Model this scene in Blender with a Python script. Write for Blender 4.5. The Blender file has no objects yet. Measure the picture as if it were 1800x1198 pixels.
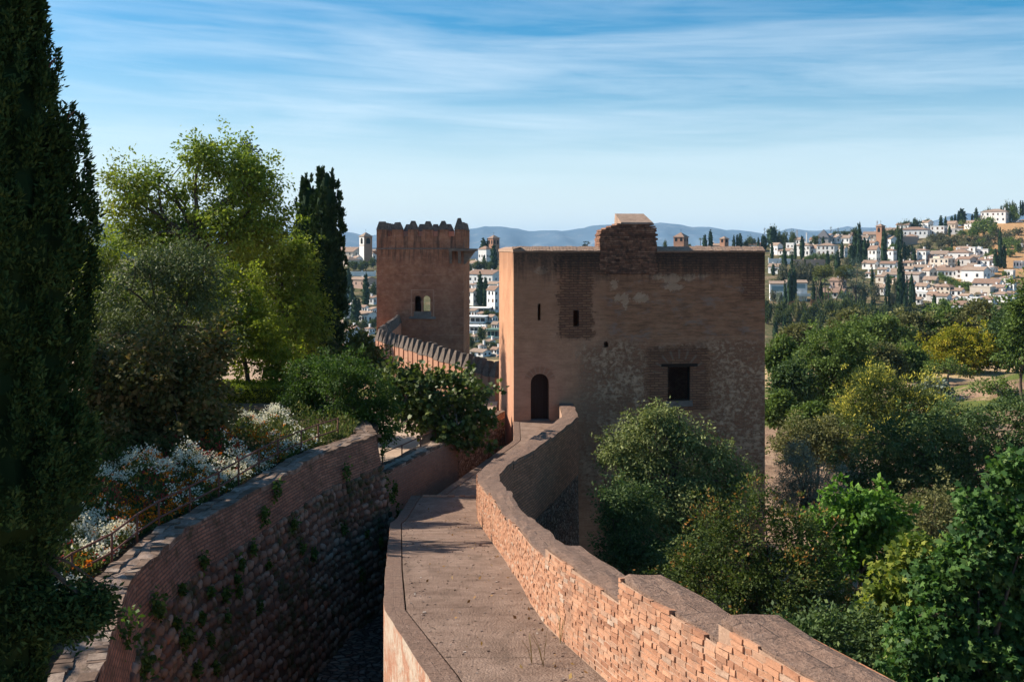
import bpy, math, random
import numpy as np
from mathutils import Vector, Matrix

R = math.radians
rng = np.random.default_rng(7)
random.seed(7)
S = bpy.context.scene
COL = S.collection

# ------------------------------------------------------------------ camera
F, HY = 1750.0, 437.0            # 35 mm lens on 36 mm; eye level is z = 0
cam = bpy.data.cameras.new('camera')
camo = bpy.data.objects.new('camera', cam)
COL.objects.link(camo)
cam.lens = 35.0
cam.sensor_width = 36.0
cam.shift_y = -(599.0 - HY) / 1800.0
cam.clip_start = 0.1
cam.clip_end = 60000
camo.location = (0, 0, 0)
camo.rotation_euler = (R(90), 0, 0)
S.camera = camo

# ------------------------------------------------------------------ light
SUN_AZ, SUN_EL = R(16), R(36)    # sun stands to the left, a little beyond
sdir = Vector((-math.cos(SUN_AZ) * math.cos(SUN_EL), math.sin(SUN_AZ) * math.cos(SUN_EL), math.sin(SUN_EL)))
sl = bpy.data.lights.new('sun', 'SUN')
sl.energy = 4.5
sl.angle = R(0.5)
sl.color = (1.0, 0.91, 0.78)
so = bpy.data.objects.new('sun', sl)
COL.objects.link(so)
so.location = (-40, 10, 60)
so.rotation_euler = sdir.to_track_quat('Z', 'Y').to_euler()

W = bpy.data.worlds.new('World')
S.world = W
W.use_nodes = True
S.view_settings.view_transform = 'Standard'
S.view_settings.look = 'None'
S.view_settings.gamma = 1
S.view_settings.use_curve_mapping = False
S.view_settings.exposure = 0.95
S.cycles.use_denoising = True
S.cycles.max_bounces = 8
S.cycles.diffuse_bounces = 5
S.cycles.transparent_max_bounces = 8
S.cycles.volume_bounces = 0
S.cycles.sample_clamp_indirect = 6


# ------------------------------------------------------------------ node helper
class G:
    def __init__(s, tree):
        s.t = tree
        tree.nodes.clear()

    def n(s, typ, ins=None, **props):
        nd = s.t.nodes.new(typ)
        for k, v in props.items():
            setattr(nd, k, v)
        for k, v in (ins or {}).items():
            s.put(nd.inputs[k], v)
        return nd

    def put(s, inp, v):
        if isinstance(v, bpy.types.NodeSocket):
            s.t.links.new(v, inp)
        elif isinstance(v, (tuple, list)) and inp.type == 'RGBA' and len(v) == 3:
            inp.default_value = (*v, 1)
        else:
            inp.default_value = v

    def coord(s, which='Object'):
        return s.n('ShaderNodeTexCoord').outputs[which]

    def attr(s, name, out='Fac'):
        return s.n('ShaderNodeAttribute', attribute_name=name).outputs[out]

    def map(s, vec, scale=(1, 1, 1), loc=(0, 0, 0), rot=(0, 0, 0)):
        return s.n('ShaderNodeMapping', {'Vector': vec, 'Scale': scale, 'Location': loc, 'Rotation': rot}).outputs[0]

    def noise(s, vec, scale, detail=4, rough=0.55, dist=0.0):
        return s.n('ShaderNodeTexNoise', {'Vector': vec, 'Scale': scale, 'Detail': detail, 'Roughness': rough, 'Distortion': dist}).outputs['Fac']

    def vor(s, vec, scale, out='Distance', feature='F1', rnd=1.0):
        return s.n('ShaderNodeTexVoronoi', {'Vector': vec, 'Scale': scale, 'Randomness': rnd}, feature=feature).outputs[out]

    def ramp(s, fac, stops, interp='LINEAR'):
        nd = s.n('ShaderNodeValToRGB', {'Fac': fac})
        cr = nd.color_ramp
        cr.interpolation = interp
        while len(cr.elements) < len(stops):
            cr.elements.new(0.5)
        for e, (p, c) in zip(cr.elements, stops):
            e.position = p
            e.color = (c, c, c, 1) if isinstance(c, (int, float)) else (*c, 1)
        return nd.outputs['Color']

    def mix(s, fac, a, b, blend='MIX'):
        nd = s.n('ShaderNodeMix', data_type='RGBA', blend_type=blend)
        s.put(nd.inputs[0], fac)
        s.put(nd.inputs[6], a)
        s.put(nd.inputs[7], b)
        return nd.outputs[2]

    def m(s, op, a, b=0.0, c=None):
        nd = s.n('ShaderNodeMath', operation=op)
        s.put(nd.inputs[0], a)
        s.put(nd.inputs[1], b)
        if c is not None:
            s.put(nd.inputs[2], c)
        return nd.outputs[0]

    def step(s, x, a, b):            # smooth 0..1 as x runs from a to b
        nd = s.n('ShaderNodeMapRange', {'Value': x, 'From Min': a, 'From Max': b}, interpolation_type='SMOOTHSTEP')
        return nd.outputs[0]

    def sep(s, vec):
        return s.n('ShaderNodeSeparateXYZ', {0: vec}).outputs

    def comb(s, x, y, z=0.0):
        return s.n('ShaderNodeCombineXYZ', {0: x, 1: y, 2: z}).outputs[0]

    def bump(s, h, strength=0.5, dist=0.05, normal=None):
        ins = {'Height': h, 'Strength': strength, 'Distance': dist}
        if normal is not None:
            ins['Normal'] = normal
        return s.n('ShaderNodeBump', ins).outputs[0]

    def box(s, x, z, x0, x1, z0, z1, w=0.08):
        a = s.m('MULTIPLY', s.step(x, x0 - w, x0 + w), s.step(x, x1 + w, x1 - w))
        b = s.m('MULTIPLY', s.step(z, z0 - w, z0 + w), s.step(z, z1 + w, z1 - w))
        return s.m('MULTIPLY', a, b)

    def brick(s, vec, c1, c2, mortar, bw=0.26, bh=0.065, msize=0.012, off=0.5, bias=0.0, smooth=0.2):
        return s.n('ShaderNodeTexBrick', {'Vector': vec, 'Color1': c1, 'Color2': c2, 'Mortar': mortar, 'Scale': 1.0,
                                          'Mortar Size': msize, 'Mortar Smooth': smooth, 'Bias': bias,
                                          'Brick Width': bw, 'Row Height': bh}, offset=off).outputs

    def done(s, color, rough=0.9, normal=None, spec=0.15, **extra):
        ins = {'Base Color': color, 'Roughness': rough, 'Specular IOR Level': spec}
        if normal is not None:
            ins['Normal'] = normal
        ins.update(extra)
        b = s.n('ShaderNodeBsdfPrincipled', ins)
        s.n('ShaderNodeOutputMaterial', {'Surface': b.outputs[0]})
        return b


def newmat(name):
    m = bpy.data.materials.new(name)
    m.use_nodes = True
    return m, G(m.node_tree)


# ------------------------------------------------------------------ sky with thin cirrus
g = G(W.node_tree)
sky = g.n('ShaderNodeTexSky', sky_type='NISHITA', sun_disc=False, sun_elevation=SUN_EL,
          sun_rotation=-(R(90) - SUN_AZ), altitude=700, air_density=1.0, dust_density=1.6, ozone_density=2.0)
dirv = g.coord('Generated')
dx, dy, dz = g.sep(dirv)
az = g.m('ARCTAN2', dx, dy)
el = g.m('ARCSINE', dz)
hs = g.n('ShaderNodeHueSaturation', {'Color': sky.outputs[0], 'Hue': 0.488, 'Saturation': 1.58, 'Value': 0.97, 'Fac': 1.0}).outputs[0]
tilt = g.m('ADD', el, g.m('MULTIPLY', az, 0.04))
# thin veil that whitens the air towards the horizon, and drawn out cirrus above it
veil = g.m('MULTIPLY', g.m('POWER', g.step(el, 0.235, -0.03), 1.35), 0.88)
cv = g.comb(g.m('MULTIPLY', az, 2.6), g.m('MULTIPLY', tilt, 24.0), 3.1)
c1 = g.noise(cv, 1.0, 6, 0.55, 0.5)
c2 = g.noise(g.comb(g.m('MULTIPLY', az, 6.0), g.m('MULTIPLY', tilt, 95.0), 4.2), 1.0, 5, 0.6, 0.8)
c3 = g.noise(g.comb(g.m('MULTIPLY', az, 2.2), g.m('MULTIPLY', el, 5.0), 9.0), 1.0, 3, 0.5, 0.3)
cl = g.m('ADD', g.m('MULTIPLY', c1, 0.62), g.m('ADD', g.m('MULTIPLY', c2, 0.2), g.m('MULTIPLY', c3, 0.18)))
cm = g.ramp(cl, [(0.43, 0.0), (0.8, 1.0)])
cm = g.m('MULTIPLY', cm, g.m('MULTIPLY', g.step(el, 0.03, 0.13), g.m('ADD', 0.2, g.m('MULTIPLY', g.step(el, 0.3, 0.17), 0.42))))
sv = g.mix(veil, hs, (6.7, 7.75, 8.4))
skyc = g.mix(cm, sv, (7.8, 8.5, 9.0))
bg = g.n('ShaderNodeBackground', {'Color': skyc, 'Strength': 0.074})
g.n('ShaderNodeOutputWorld', {'Surface': bg.outputs[0]})


# ------------------------------------------------------------------ object helpers
def P(px, py, Y):
    """World point seen at a photo pixel at depth Y."""
    return Vector(((px - 900) / F * Y, Y, (HY - py) / F * Y))


def tag(o, label=None, cat=None, group=None, kind=None):
    for k, v in (('label', label), ('category', cat), ('group', group), ('kind', kind)):
        if v:
            o[k] = v
    return o


def empty(name, loc, rz=0.0, label=None, cat=None, group=None, parent=None):
    o = bpy.data.objects.new(name, None)
    o.location = loc
    o.rotation_euler = (0, 0, rz)
    o.empty_display_size = 0.5
    COL.objects.link(o)
    if parent:
        o.parent = parent
    return tag(o, label, cat, group)


def link(name, me, parent=None, loc=(0, 0, 0)):
    o = bpy.data.objects.new(name, me)
    o.location = loc
    COL.objects.link(o)
    if parent is not None:
        o.parent = parent
    return o


def copy_tree(o, parent=None):
    c = o.copy()
    COL.objects.link(c)
    c.parent = parent
    for ch in list(o.children):
        copy_tree(ch, c)
    return c


def np_mesh(name, V, k, mats, attr=None, smooth=False):
    """Mesh of faces with k own vertices each (V: n*k x 3)."""
    V = np.ascontiguousarray(V, dtype=np.float32).reshape(-1, 3)
    n = len(V) // k
    me = bpy.data.meshes.new(name)
    me.vertices.add(len(V))
    me.vertices.foreach_set('co', V.ravel())
    me.loops.add(n * k)
    me.loops.foreach_set('vertex_index', np.arange(n * k, dtype=np.int32))
    me.polygons.add(n)
    me.polygons.foreach_set('loop_start', np.arange(0, n * k, k, dtype=np.int32))
    me.polygons.foreach_set('loop_total', np.full(n, k, dtype=np.int32))
    if attr is not None:
        a = me.attributes.new('v', 'FLOAT', 'POINT')
        a.data.foreach_set('value', np.repeat(attr.astype(np.float32), k))
    me.update(calc_edges=True)
    for m in (mats if isinstance(mats, list) else [mats]):
        me.materials.append(m)
    return me


class MB:
    def __init__(s):
        s.v, s.f, s.uv, s.a, s.mi = [], [], [], [], []

    def poly(s, pts, uv=None, a=0.5, mi=0):
        i = len(s.v)
        s.v += [tuple(p) for p in pts]
        s.f.append(tuple(range(i, i + len(pts))))
        s.uv.append(uv)
        s.a += [a] * len(pts)
        s.mi.append(mi)

    def box(s, x0, x1, y0, y1, z0, z1, a=0.5, M=None, mi=0, jit=0.0):
        c = [Vector(p) for p in ((x0, y0, z0), (x1, y0, z0), (x1, y1, z0), (x0, y1, z0),
                                 (x0, y0, z1), (x1, y0, z1), (x1, y1, z1), (x0, y1, z1))]
        if jit:
            c = [p + Vector((random.uniform(-jit, jit), random.uniform(-jit, jit), random.uniform(-jit, jit))) for p in c]
        if M is not None:
            c = [M @ p for p in c]
        i = len(s.v)
        s.v += [tuple(p) for p in c]
        s.a += [a] * 8
        for q in ((0, 3, 2, 1), (4, 5, 6, 7), (0, 1, 5, 4), (1, 2, 6, 5), (2, 3, 7, 6), (3, 0, 4, 7)):
            s.f.append(tuple(i + k for k in q))
            s.uv.append(None)
            s.mi.append(mi)

    def hexa(s, c, a=0.5, mi=0):
        """box from 8 corners: 4 bottom ccw, 4 top ccw"""
        i = len(s.v)
        s.v += [tuple(p) for p in c]
        s.a += [a] * 8
        for q in ((0, 3, 2, 1), (4, 5, 6, 7), (0, 1, 5, 4), (1, 2, 6, 5), (2, 3, 7, 6), (3, 0, 4, 7)):
            s.f.append(tuple(i + k for k in q))
            s.uv.append(None)
            s.mi.append(mi)

    def tube(s, pts, rad, n=7, cap=True, a=0.5, mi=0):
        pts = [Vector(p) for p in pts]
        if not hasattr(rad, '__len__'):
            rad = [rad] * len(pts)
        rings = []
        for k, p in enumerate(pts):
            d = (pts[min(k + 1, len(pts) - 1)] - pts[max(k - 1, 0)]).normalized()
            u = d.cross(Vector((0, 0, 1)))
            if u.length < 1e-3:
                u = Vector((1, 0, 0))
            u.normalize()
            w = d.cross(u)
            i = len(s.v)
            for j in range(n):
                t = 2 * math.pi * j / n
                s.v.append(tuple(p + (u * math.cos(t) + w * math.sin(t)) * rad[k]))
            s.a += [a] * n
            rings.append(i)
        for k in range(len(rings) - 1):
            for j in range(n):
                j2 = (j + 1) % n
                s.f.append((rings[k] + j, rings[k] + j2, rings[k + 1] + j2, rings[k + 1] + j))
                s.uv.append(None)
                s.mi.append(mi)
        if cap:
            s.f.append(tuple(rings[-1] + j for j in range(n)))
            s.uv.append(None)
            s.f.append(tuple(rings[0] + n - 1 - j for j in range(n)))
            s.uv.append(None)
            s.mi += [mi, mi]

    def mesh(s, name, mats, smooth=False):
        me = bpy.data.meshes.new(name)
        me.from_pydata(s.v, [], s.f)
        for m in (mats if isinstance(mats, list) else [mats]):
            me.materials.append(m)
        if any(u is not None for u in s.uv):
            lay = me.uv_layers.new(name='UVMap')
            for poly, u in zip(me.polygons, s.uv):
                if u is not None:
                    for li, c in zip(poly.loop_indices, u):
                        lay.data[li].uv = c
        at = me.attributes.new('v', 'FLOAT', 'POINT')
        at.data.foreach_set('value', np.array(s.a, dtype=np.float32))
        me.polygons.foreach_set('material_index', np.array(s.mi, dtype=np.int32))
        if smooth:
            me.polygons.foreach_set('use_smooth', np.ones(len(me.polygons), dtype=bool))
        me.update()
        return me

    def build(s, name, mats, parent=None, smooth=False, loc=(0, 0, 0)):
        return link(name, s.mesh(name, mats, smooth), parent, loc)


def wall_face(mb, w, z0, z1, ops, y=0.0, depth=0.4, outward=-1, nseg=10):
    """Vertical wall in local x-z at y with real openings; outward -1 faces -y. Reveals run depth to the inside."""
    xs, zs = {0.0, w}, {z0, z1}
    for o in ops:
        xs |= {o[0], o[1]}
        zs |= {o[2], o[3]}
        if o[4]:
            zs.add(o[3] - (o[1] - o[0]) / 2)
    xs, zs = sorted(xs), sorted(zs)
    yi = y - outward * depth

    def face(pts):
        mb.poly(pts if outward < 0 else pts[::-1])
    for a, b in zip(xs, xs[1:]):
        for c, d in zip(zs, zs[1:]):
            mx, mz = (a + b) / 2, (c + d) / 2
            if any(o[0] < mx < o[1] and o[2] < mz < o[3] for o in ops):
                continue
            face([(a, y, c), (b, y, c), (b, y, d), (a, y, d)])
    for o in ops:
        x0, x1, c, d, arch = o
        r = (x1 - x0) / 2
        cx = (x0 + x1) / 2
        zt = d - r if arch else d
        if arch:
            pts = [(cx - r * math.cos(math.pi * k / nseg), zt + r * math.sin(math.pi * k / nseg)) for k in range(nseg + 1)]
            for p, q in zip(pts, pts[1:]):
                face([(p[0], y, p[1]), (q[0], y, q[1]), (q[0], y, d), (p[0], y, d)])
                face([(p[0], y, p[1]), (p[0], yi, p[1]), (q[0], yi, q[1]), (q[0], y, q[1])])
        else:
            face([(x0, y, d), (x0, yi, d), (x1, yi, d), (x1, y, d)])
        face([(x0, y, c), (x0, yi, c), (x0, yi, zt), (x0, y, zt)])
        face([(x1, y, zt), (x1, yi, zt), (x1, yi, c), (x1, y, c)])
        face([(x0, y, c), (x1, y, c), (x1, yi, c), (x0, yi, c)])
# ------------------------------------------------------------------ masonry materials
def mat_plaster_front():
    m, g = newmat('weathered_ochre_plaster')
    co = g.coord('Object')
    x, y, z = g.sep(co)
    n1 = g.noise(co, 0.55, 5, 0.6)
    n2 = g.noise(co, 2.2, 6, 0.65)
    n3 = g.noise(co, 9.0, 6, 0.7)
    n5 = g.noise(co, 30.0, 3, 0.7)
    u = g.m('ADD', x, y)
    w = g.m('MULTIPLY', g.m('SUBTRACT', n2, 0.5), 0.9)
    xw = g.m('ADD', g.m('ADD', x, w), g.m('MULTIPLY', g.m('SUBTRACT', n3, 0.5), 0.9))
    zw = g.m('ADD', z, g.m('MULTIPLY', g.m('SUBTRACT', n1, 0.5), 1.6))
    zw2 = g.m('ADD', g.m('ADD', z, w), g.m('MULTIPLY', g.m('SUBTRACT', n3, 0.5), 0.5))
    # smooth plaster
    base = g.ramp(g.m('ADD', g.m('MULTIPLY', n1, 0.6), g.m('MULTIPLY', n2, 0.4)),
                  [(0.3, (0.34, 0.172, 0.102)), (0.5, (0.47, 0.248, 0.148)), (0.7, (0.55, 0.32, 0.2))])
    base = g.mix(g.m('MULTIPLY', g.step(n3, 0.45, 0.75), 0.35), base, (0.23, 0.135, 0.1))
    # redder lower left, browner right part that also paints the front's shade
    right = g.step(xw, 3.2, 4.3)
    base = g.mix(g.m('MULTIPLY', g.m('MULTIPLY', right, g.step(g.m('ABSOLUTE', y), 0.6, 0.3)), 0.65), base, g.mix(n3, (0.27, 0.122, 0.064), (0.39, 0.186, 0.1)))
    pink = g.m('MULTIPLY', g.step(zw, -3.6, -5.4), g.step(xw, 2.6, 1.4))
    base = g.mix(g.m('MULTIPLY', pink, 0.5), base, (0.44, 0.235, 0.165))
    grime_shade = g.m('MULTIPLY', g.step(zw, -4.4, -1.6), g.step(g.m('ABSOLUTE', y), 0.6, 0.3))  # grime with front-face shade painted into it, side face left out
    base = g.mix(g.m('MULTIPLY', grime_shade, 0.45), base, g.mix(n3, (0.23, 0.105, 0.058), (0.36, 0.17, 0.094)))
    # worn horizontal banding, old brick shadowing through the skim
    sk = g.noise(g.map(co, (0.55, 1.0, 2.6)), 2.2, 10, 0.78, 0.1)
    sk2 = g.noise(g.map(co, (0.35, 1.0, 6.0)), 3.0, 6, 0.7)
    fy = g.step(g.m('ABSOLUTE', y), 0.6, 0.3)
    fm = g.m('MULTIPLY', fy, g.m('ADD', .35, g.m('MULTIPLY', right, .65)))
    base = g.mix(g.m('MULTIPLY', fm, g.ramp(sk, [(.46, 0), (.6, .75)])), base, (0.15, 0.085, 0.05))
    base = g.mix(g.m('MULTIPLY', fm, g.ramp(sk, [(.32, .65), (.44, 0)])), base, (0.42, 0.26, 0.17))
    base = g.mix(g.m('MULTIPLY', fm, g.ramp(sk2, [(.5, 0), (.64, .5)])), base, (0.1, 0.06, 0.044))
    # flaking paler layer low on the wall
    mott = g.noise(g.map(co, (1.0, 1.0, 1.35)), 4.6, 9, 0.78, 0.15)
    big = g.noise(co, 0.8, 4, 0.6)
    mk = g.ramp(g.m('ADD', g.m('MULTIPLY', mott, .75), g.m('MULTIPLY', big, .25)), [(0.465, 0.0), (0.545, 1.0)])
    zone = g.m('MULTIPLY', g.step(xw, 2.5, 3.0), g.step(zw, -3.6, -4.3))
    zone = g.m('MULTIPLY', zone, g.step(zw2, -11.2, -9.8))
    hole = g.box(xw, zw2, 5.6, 8.3, -7.0, -4.3, 0.1)
    zone = g.m('MULTIPLY', zone, g.m('SUBTRACT', 1.0, hole))
    flake = g.m('MULTIPLY', zone, mk)
    base = g.mix(g.m('MULTIPLY', zone, 0.5), base, g.mix(n3, (0.19, 0.09, 0.056), (0.28, 0.135, 0.085)))
    base = g.mix(g.m('MULTIPLY', flake, 0.9), base, g.mix(n3, (0.42, 0.25, 0.15), (0.62, 0.41, 0.27)))
    # grey lime patches and pale scars
    gp = g.noise(g.map(co, (0.7, 1.0, 1.4)), 1.5, 9, 0.74, 0.2)
    gz = g.m('MULTIPLY', g.step(xw, 3.4, 4.2), g.m('MULTIPLY', g.step(zw, -1.0, -1.3), g.step(zw, -4.6, -3.6)))
    grey = g.m('MULTIPLY', gz, g.ramp(gp, [(0.53, 0.0), (0.62, 1.0)]))
    base = g.mix(g.m('MULTIPLY', grey, 0.6), base, (0.25, 0.19, 0.16))
    for (cx, cz, rx, rz) in ((4.2, -1.5, .17, .22), (4.35, -2.05, .13, .18), (4.65, -2.1, .2, .25), (5.35, -2.08, .38, .17), (5.3, -1.95, .2, .14),
                             (6.65, -1.25, .4, .2), (6.1, -1.15, .25, .13), (6.75, -1.6, .42, .16), (7.4, -1.2, .28, .15), (8.0, -1.12, .25, .09),
                             (4.7, -2.42, .08, .16), (1.15, -.9, .28, .16)):
        e = g.m('ADD', g.m('POWER', g.m('DIVIDE', g.m('SUBTRACT', g.m('ADD', x, g.m('ADD', g.m('MULTIPLY', w, .25), g.m('MULTIPLY', g.m('SUBTRACT', n3, .5), .7))), cx), rx), 2),
                g.m('POWER', g.m('DIVIDE', g.m('SUBTRACT', g.m('ADD', z, g.m('MULTIPLY', g.m('SUBTRACT', n3, .5), .5)), cz), rz), 2))
        e = g.m('MULTIPLY', g.step(e, 1.15, 0.75), g.step(g.m('ABSOLUTE', y), 0.3, 0.05))
        base = g.mix(g.m('MULTIPLY', e, 0.55), base, g.mix(n5, (0.34, 0.22, 0.14), (0.7, 0.48, 0.32)))
    # exposed thin brick courses
    bv = g.comb(g.m('ADD', u, g.m('MULTIPLY', n5, .03)), g.m('ADD', z, g.m('MULTIPLY', g.m('SUBTRACT', n2, .5), .08)))
    br = g.brick(bv, (0.4, 0.2, 0.11), (0.24, 0.115, 0.068), (0.15, 0.085, 0.058), 0.36, 0.105, 0.024, smooth=0.6)
    zb = g.m('MULTIPLY', g.step(zw2, -1.25, -0.85), g.step(xw, 1.6, 2.1))
    zc = g.box(xw, zw2, 1.9, 3.3, -3.75, -0.8, 0.1)
    zr = g.box(xw, zw2, 9.7, 11.5, -2.1, -0.5, 0.1)
    zl = g.box(xw, zw2, 5.6, 8.2, -6.75, -4.15, 0.12)
    bz = g.m('MAXIMUM', g.m('MAXIMUM', zb, zc), g.m('MAXIMUM', zr, zl))
    front = g.step(g.m('ABSOLUTE', y), 0.6, 0.3)
    bz = g.m('MULTIPLY', bz, front)
    base = g.mix(bz, base, g.mix(g.m('MULTIPLY', n2, 0.7), br['Color'], (0.16, 0.085, 0.058)))
    # black weathering under the top and running down
    run = g.noise(g.map(co, (2.6, 2.6, 0.3)), 1.6, 5, 0.65)
    topw = g.m('MULTIPLY', g.step(g.m('ADD', z, g.m('MULTIPLY', g.m('SUBTRACT', run, 0.5), 2.6)), -1.5, -0.25), 1.0)
    topw = g.m('MULTIPLY', topw, g.ramp(n3, [(0.3, 0.55), (0.6, 1.0)]))
    topw = g.m('MULTIPLY', topw, g.m('ADD', 0.35, g.m('MULTIPLY', front, 0.6)))
    base = g.mix(topw, base, (0.055, 0.043, 0.036))
    # fan of brick over the lattice window and over the door
    for (cx, cz, r0, r1, nn, amt) in ((6.97, -5.35, 0.75, 1.12, 9.0, .8), (1.09, -5.55, .4, .66, 9.0, .55)):
        ddx, ddz = g.m('SUBTRACT', x, cx), g.m('SUBTRACT', z, cz)
        rr = g.m('SQRT', g.m('ADD', g.m('POWER', ddx, 2), g.m('POWER', ddz, 2)))
        an = g.m('ARCTAN2', ddx, ddz)
        st = g.step(g.m('ABSOLUTE', g.m('SINE', g.m('MULTIPLY', an, nn))), .25, .5)
        ring = g.m('MULTIPLY', g.m('MULTIPLY', g.step(rr, r0 - .03, r0 + .03), g.step(rr, r1 + .05, r1 - .03)), g.step(ddz, .1, .25))
        ring = g.m('MULTIPLY', ring, front)
        base = g.mix(g.m('MULTIPLY', ring, amt), base, g.mix(st, (0.26, 0.18, 0.13), (0.22, 0.105, 0.065)))
    hgt = g.m('ADD', g.m('MULTIPLY', n3, 0.5), g.m('MULTIPLY', flake, 0.5))
    hgt = g.m('SUBTRACT', hgt, g.m('MULTIPLY', g.m('MULTIPLY', bz, br['Fac']), 1.2))
    g.done(base, 0.95, g.bump(hgt, 0.9, 0.05), 0.05)
    return m


def mat_plaster_back():
    m, g = newmat('red_rammed_earth')
    co = g.coord('Object')
    x, y, z = g.sep(co)
    n1 = g.noise(co, 0.5, 5, 0.6)
    n2 = g.noise(co, 2.0, 6, 0.65)
    n3 = g.noise(co, 7.0, 5, 0.7)
    base = g.ramp(g.m('ADD', g.m('MULTIPLY', n1, 0.55), g.m('MULTIPLY', n2, 0.45)),
                  [(0.33, (0.23, 0.1, 0.06)), (0.5, (0.37, 0.16, 0.092)), (0.66, (0.5, 0.24, 0.14))])
    # lift lines of the rammed earth boxes
    zl = g.m('ADD', z, g.m('MULTIPLY', n3, 0.12))
    fr = g.m('ABSOLUTE', g.m('SUBTRACT', g.m('FRACT', g.m('DIVIDE', zl, 0.86)), 0.5))
    line = g.m('MULTIPLY', g.step(fr, 0.44, 0.5), g.ramp(n2, [(0.42, 0.0), (0.6, 1.0)]))
    base = g.mix(g.m('MULTIPLY', line, 0.8), base, (0.5, 0.28, 0.18))
    row = g.n('ShaderNodeTexWhiteNoise', {'W': g.m('FLOOR', g.m('DIVIDE', zl, 0.86))}, noise_dimensions='1D').outputs['Value']
    base = g.mix(g.m('MULTIPLY', row, 0.45), base, (0.17, 0.085, 0.06))
    pt = g.noise(g.map(co, (.9, .9, 1.6)), 1.3, 8, .75)
    base = g.mix(g.ramp(pt, [(.52, 0), (.62, .6)]), base, (.46, .24, .155))
    run = g.noise(g.map(co, (2.0, 2.0, 0.22)), 1.5, 5, 0.65)
    dk = g.m('MULTIPLY', g.ramp(run, [(0.46, 0.0), (0.62, 1.0)]), g.step(z, -2.2, -0.2))
    base = g.mix(g.m('MULTIPLY', dk, 0.75), base, (0.065, 0.05, 0.042))
    g.done(base, 0.95, g.bump(g.m('ADD', n3, g.m('MULTIPLY', line, 0.6)), 0.7, 0.08), 0.05)
    return m


def mat_brick_uv(name, c1, c2, mortar, bw=0.27, bh=0.075, dark=0.35, moss=0.0):
    m, g = newmat(name)
    uv = g.coord('UV')
    co = g.coord('Object')
    n2 = g.noise(co, 1.3, 6, 0.65)
    n3 = g.noise(co, 14.0, 4, 0.7)
    wv = g.n('ShaderNodeVectorMath', {0: uv, 1: g.comb(g.m('MULTIPLY', n3, 0.02), g.m('MULTIPLY', n2, 0.04))}, operation='ADD').outputs[0]
    br = g.brick(wv, c1, c2, mortar, bw, bh, 0.014, smooth=0.35)
    col = g.mix(g.m('MULTIPLY', g.ramp(n2, [(0.4, 0.0), (0.7, 1.0)]), dark), br['Color'], (0.07, 0.05, 0.04))
    col = g.mix(g.m('MULTIPLY', g.ramp(n3, [(0.5, 0.0), (0.75, 1.0)]), 0.35), col, (0.5, 0.36, 0.27))
    if moss:
        mo = g.noise(co, 2.6, 5, 0.7)
        col = g.mix(g.ramp(mo, [(0.56, 0.0), (0.66, moss)]), col, (0.035, 0.05, 0.02))
    h = g.m('SUBTRACT', g.m('MULTIPLY', n3, 0.5), g.m('MULTIPLY', br['Fac'], 1.0))
    g.done(col, 0.92, g.bump(h, 0.9, 0.03), 0.08)
    return m


def mat_rubble(name='field_stone_rubble', moss=0.8, tint=(1, 1, 1)):
    m, g = newmat(name)
    uv = g.coord('UV')
    co = g.coord('Object')
    n2 = g.noise(co, 1.1, 5, 0.6)
    n3 = g.noise(co, 16.0, 4, 0.7)
    wv = g.n('ShaderNodeVectorMath', {0: g.map(uv, (1.0, 1.45, 1.0)), 1: g.comb(g.m('MULTIPLY', n2, 0.35), g.m('MULTIPLY', n3, 0.05))}, operation='ADD').outputs[0]
    edge = g.vor(wv, 5.4, 'Distance', 'DISTANCE_TO_EDGE', 0.95)
    cell = g.vor(wv, 5.4, 'Color', 'F1', 0.95)
    r, gg, b = g.sep(cell)
    stone = g.ramp(r, [(0.0, (0.12, 0.08, 0.06)), (0.35, (0.24, 0.155, 0.115)), (0.65, (0.26, 0.2, 0.165)), (0.85, (0.36, 0.28, 0.22)), (1.0, (0.3, 0.15, 0.1))])
    stone = g.mix(g.m('MULTIPLY', n3, 0.4), stone, (0.15, 0.11, 0.09))
    st = g.ramp(edge, [(0.03, 0.0), (0.09, 1.0)])
    col = g.mix(st, (0.085, 0.06, 0.048), stone)
    if moss:
        mo = g.noise(co, 1.9, 6, 0.72)
        col = g.mix(g.ramp(mo, [(0.55, 0.0), (0.64, moss)]), col, (0.03, 0.042, 0.018))
    h = g.m('ADD', g.ramp(edge, [(0.0, 0.0), (0.16, 1.0)]), g.m('MULTIPLY', n3, 0.25))
    g.done(col, 0.92, g.bump(h, 1.0, 0.09), 0.08)
    return m


def mat_real_brick():
    m, g = newmat('worn_red_brick')
    co = g.coord('Object')
    v = g.attr('v')
    n = g.noise(co, 22.0, 5, 0.7)
    n1 = g.noise(co, 1.0, 4, 0.6)
    n2 = g.noise(co, 60.0, 3, 0.7)
    col = g.ramp(v, [(0.0, (0.26, 0.115, 0.068)), (0.25, (0.37, 0.178, 0.104)), (0.55, (0.43, 0.212, 0.125)), (0.85, (0.47, 0.255, 0.158)), (0.96, (0.37, 0.235, 0.165)), (1.0, (0.42, 0.33, 0.26))])
    col = g.mix(g.m('MULTIPLY', g.ramp(n, [(0.45, 0.0), (0.7, 1.0)]), 0.5), col, (0.3, 0.17, 0.11))
    col = g.mix(g.m('MULTIPLY', g.ramp(g.noise(co, 2.3, 6, 0.7), [(0.5, 0.0), (0.62, 1.0)]), 0.55), col, (0.17, 0.115, 0.09))
    col = g.mix(g.m('MULTIPLY', n2, 0.2), col, (0.55, 0.34, 0.23))
    g.done(col, 0.9, g.bump(g.m('ADD', n, g.m('MULTIPLY', n2, .5)), 0.8, 0.012), 0.1)
    return m


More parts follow.
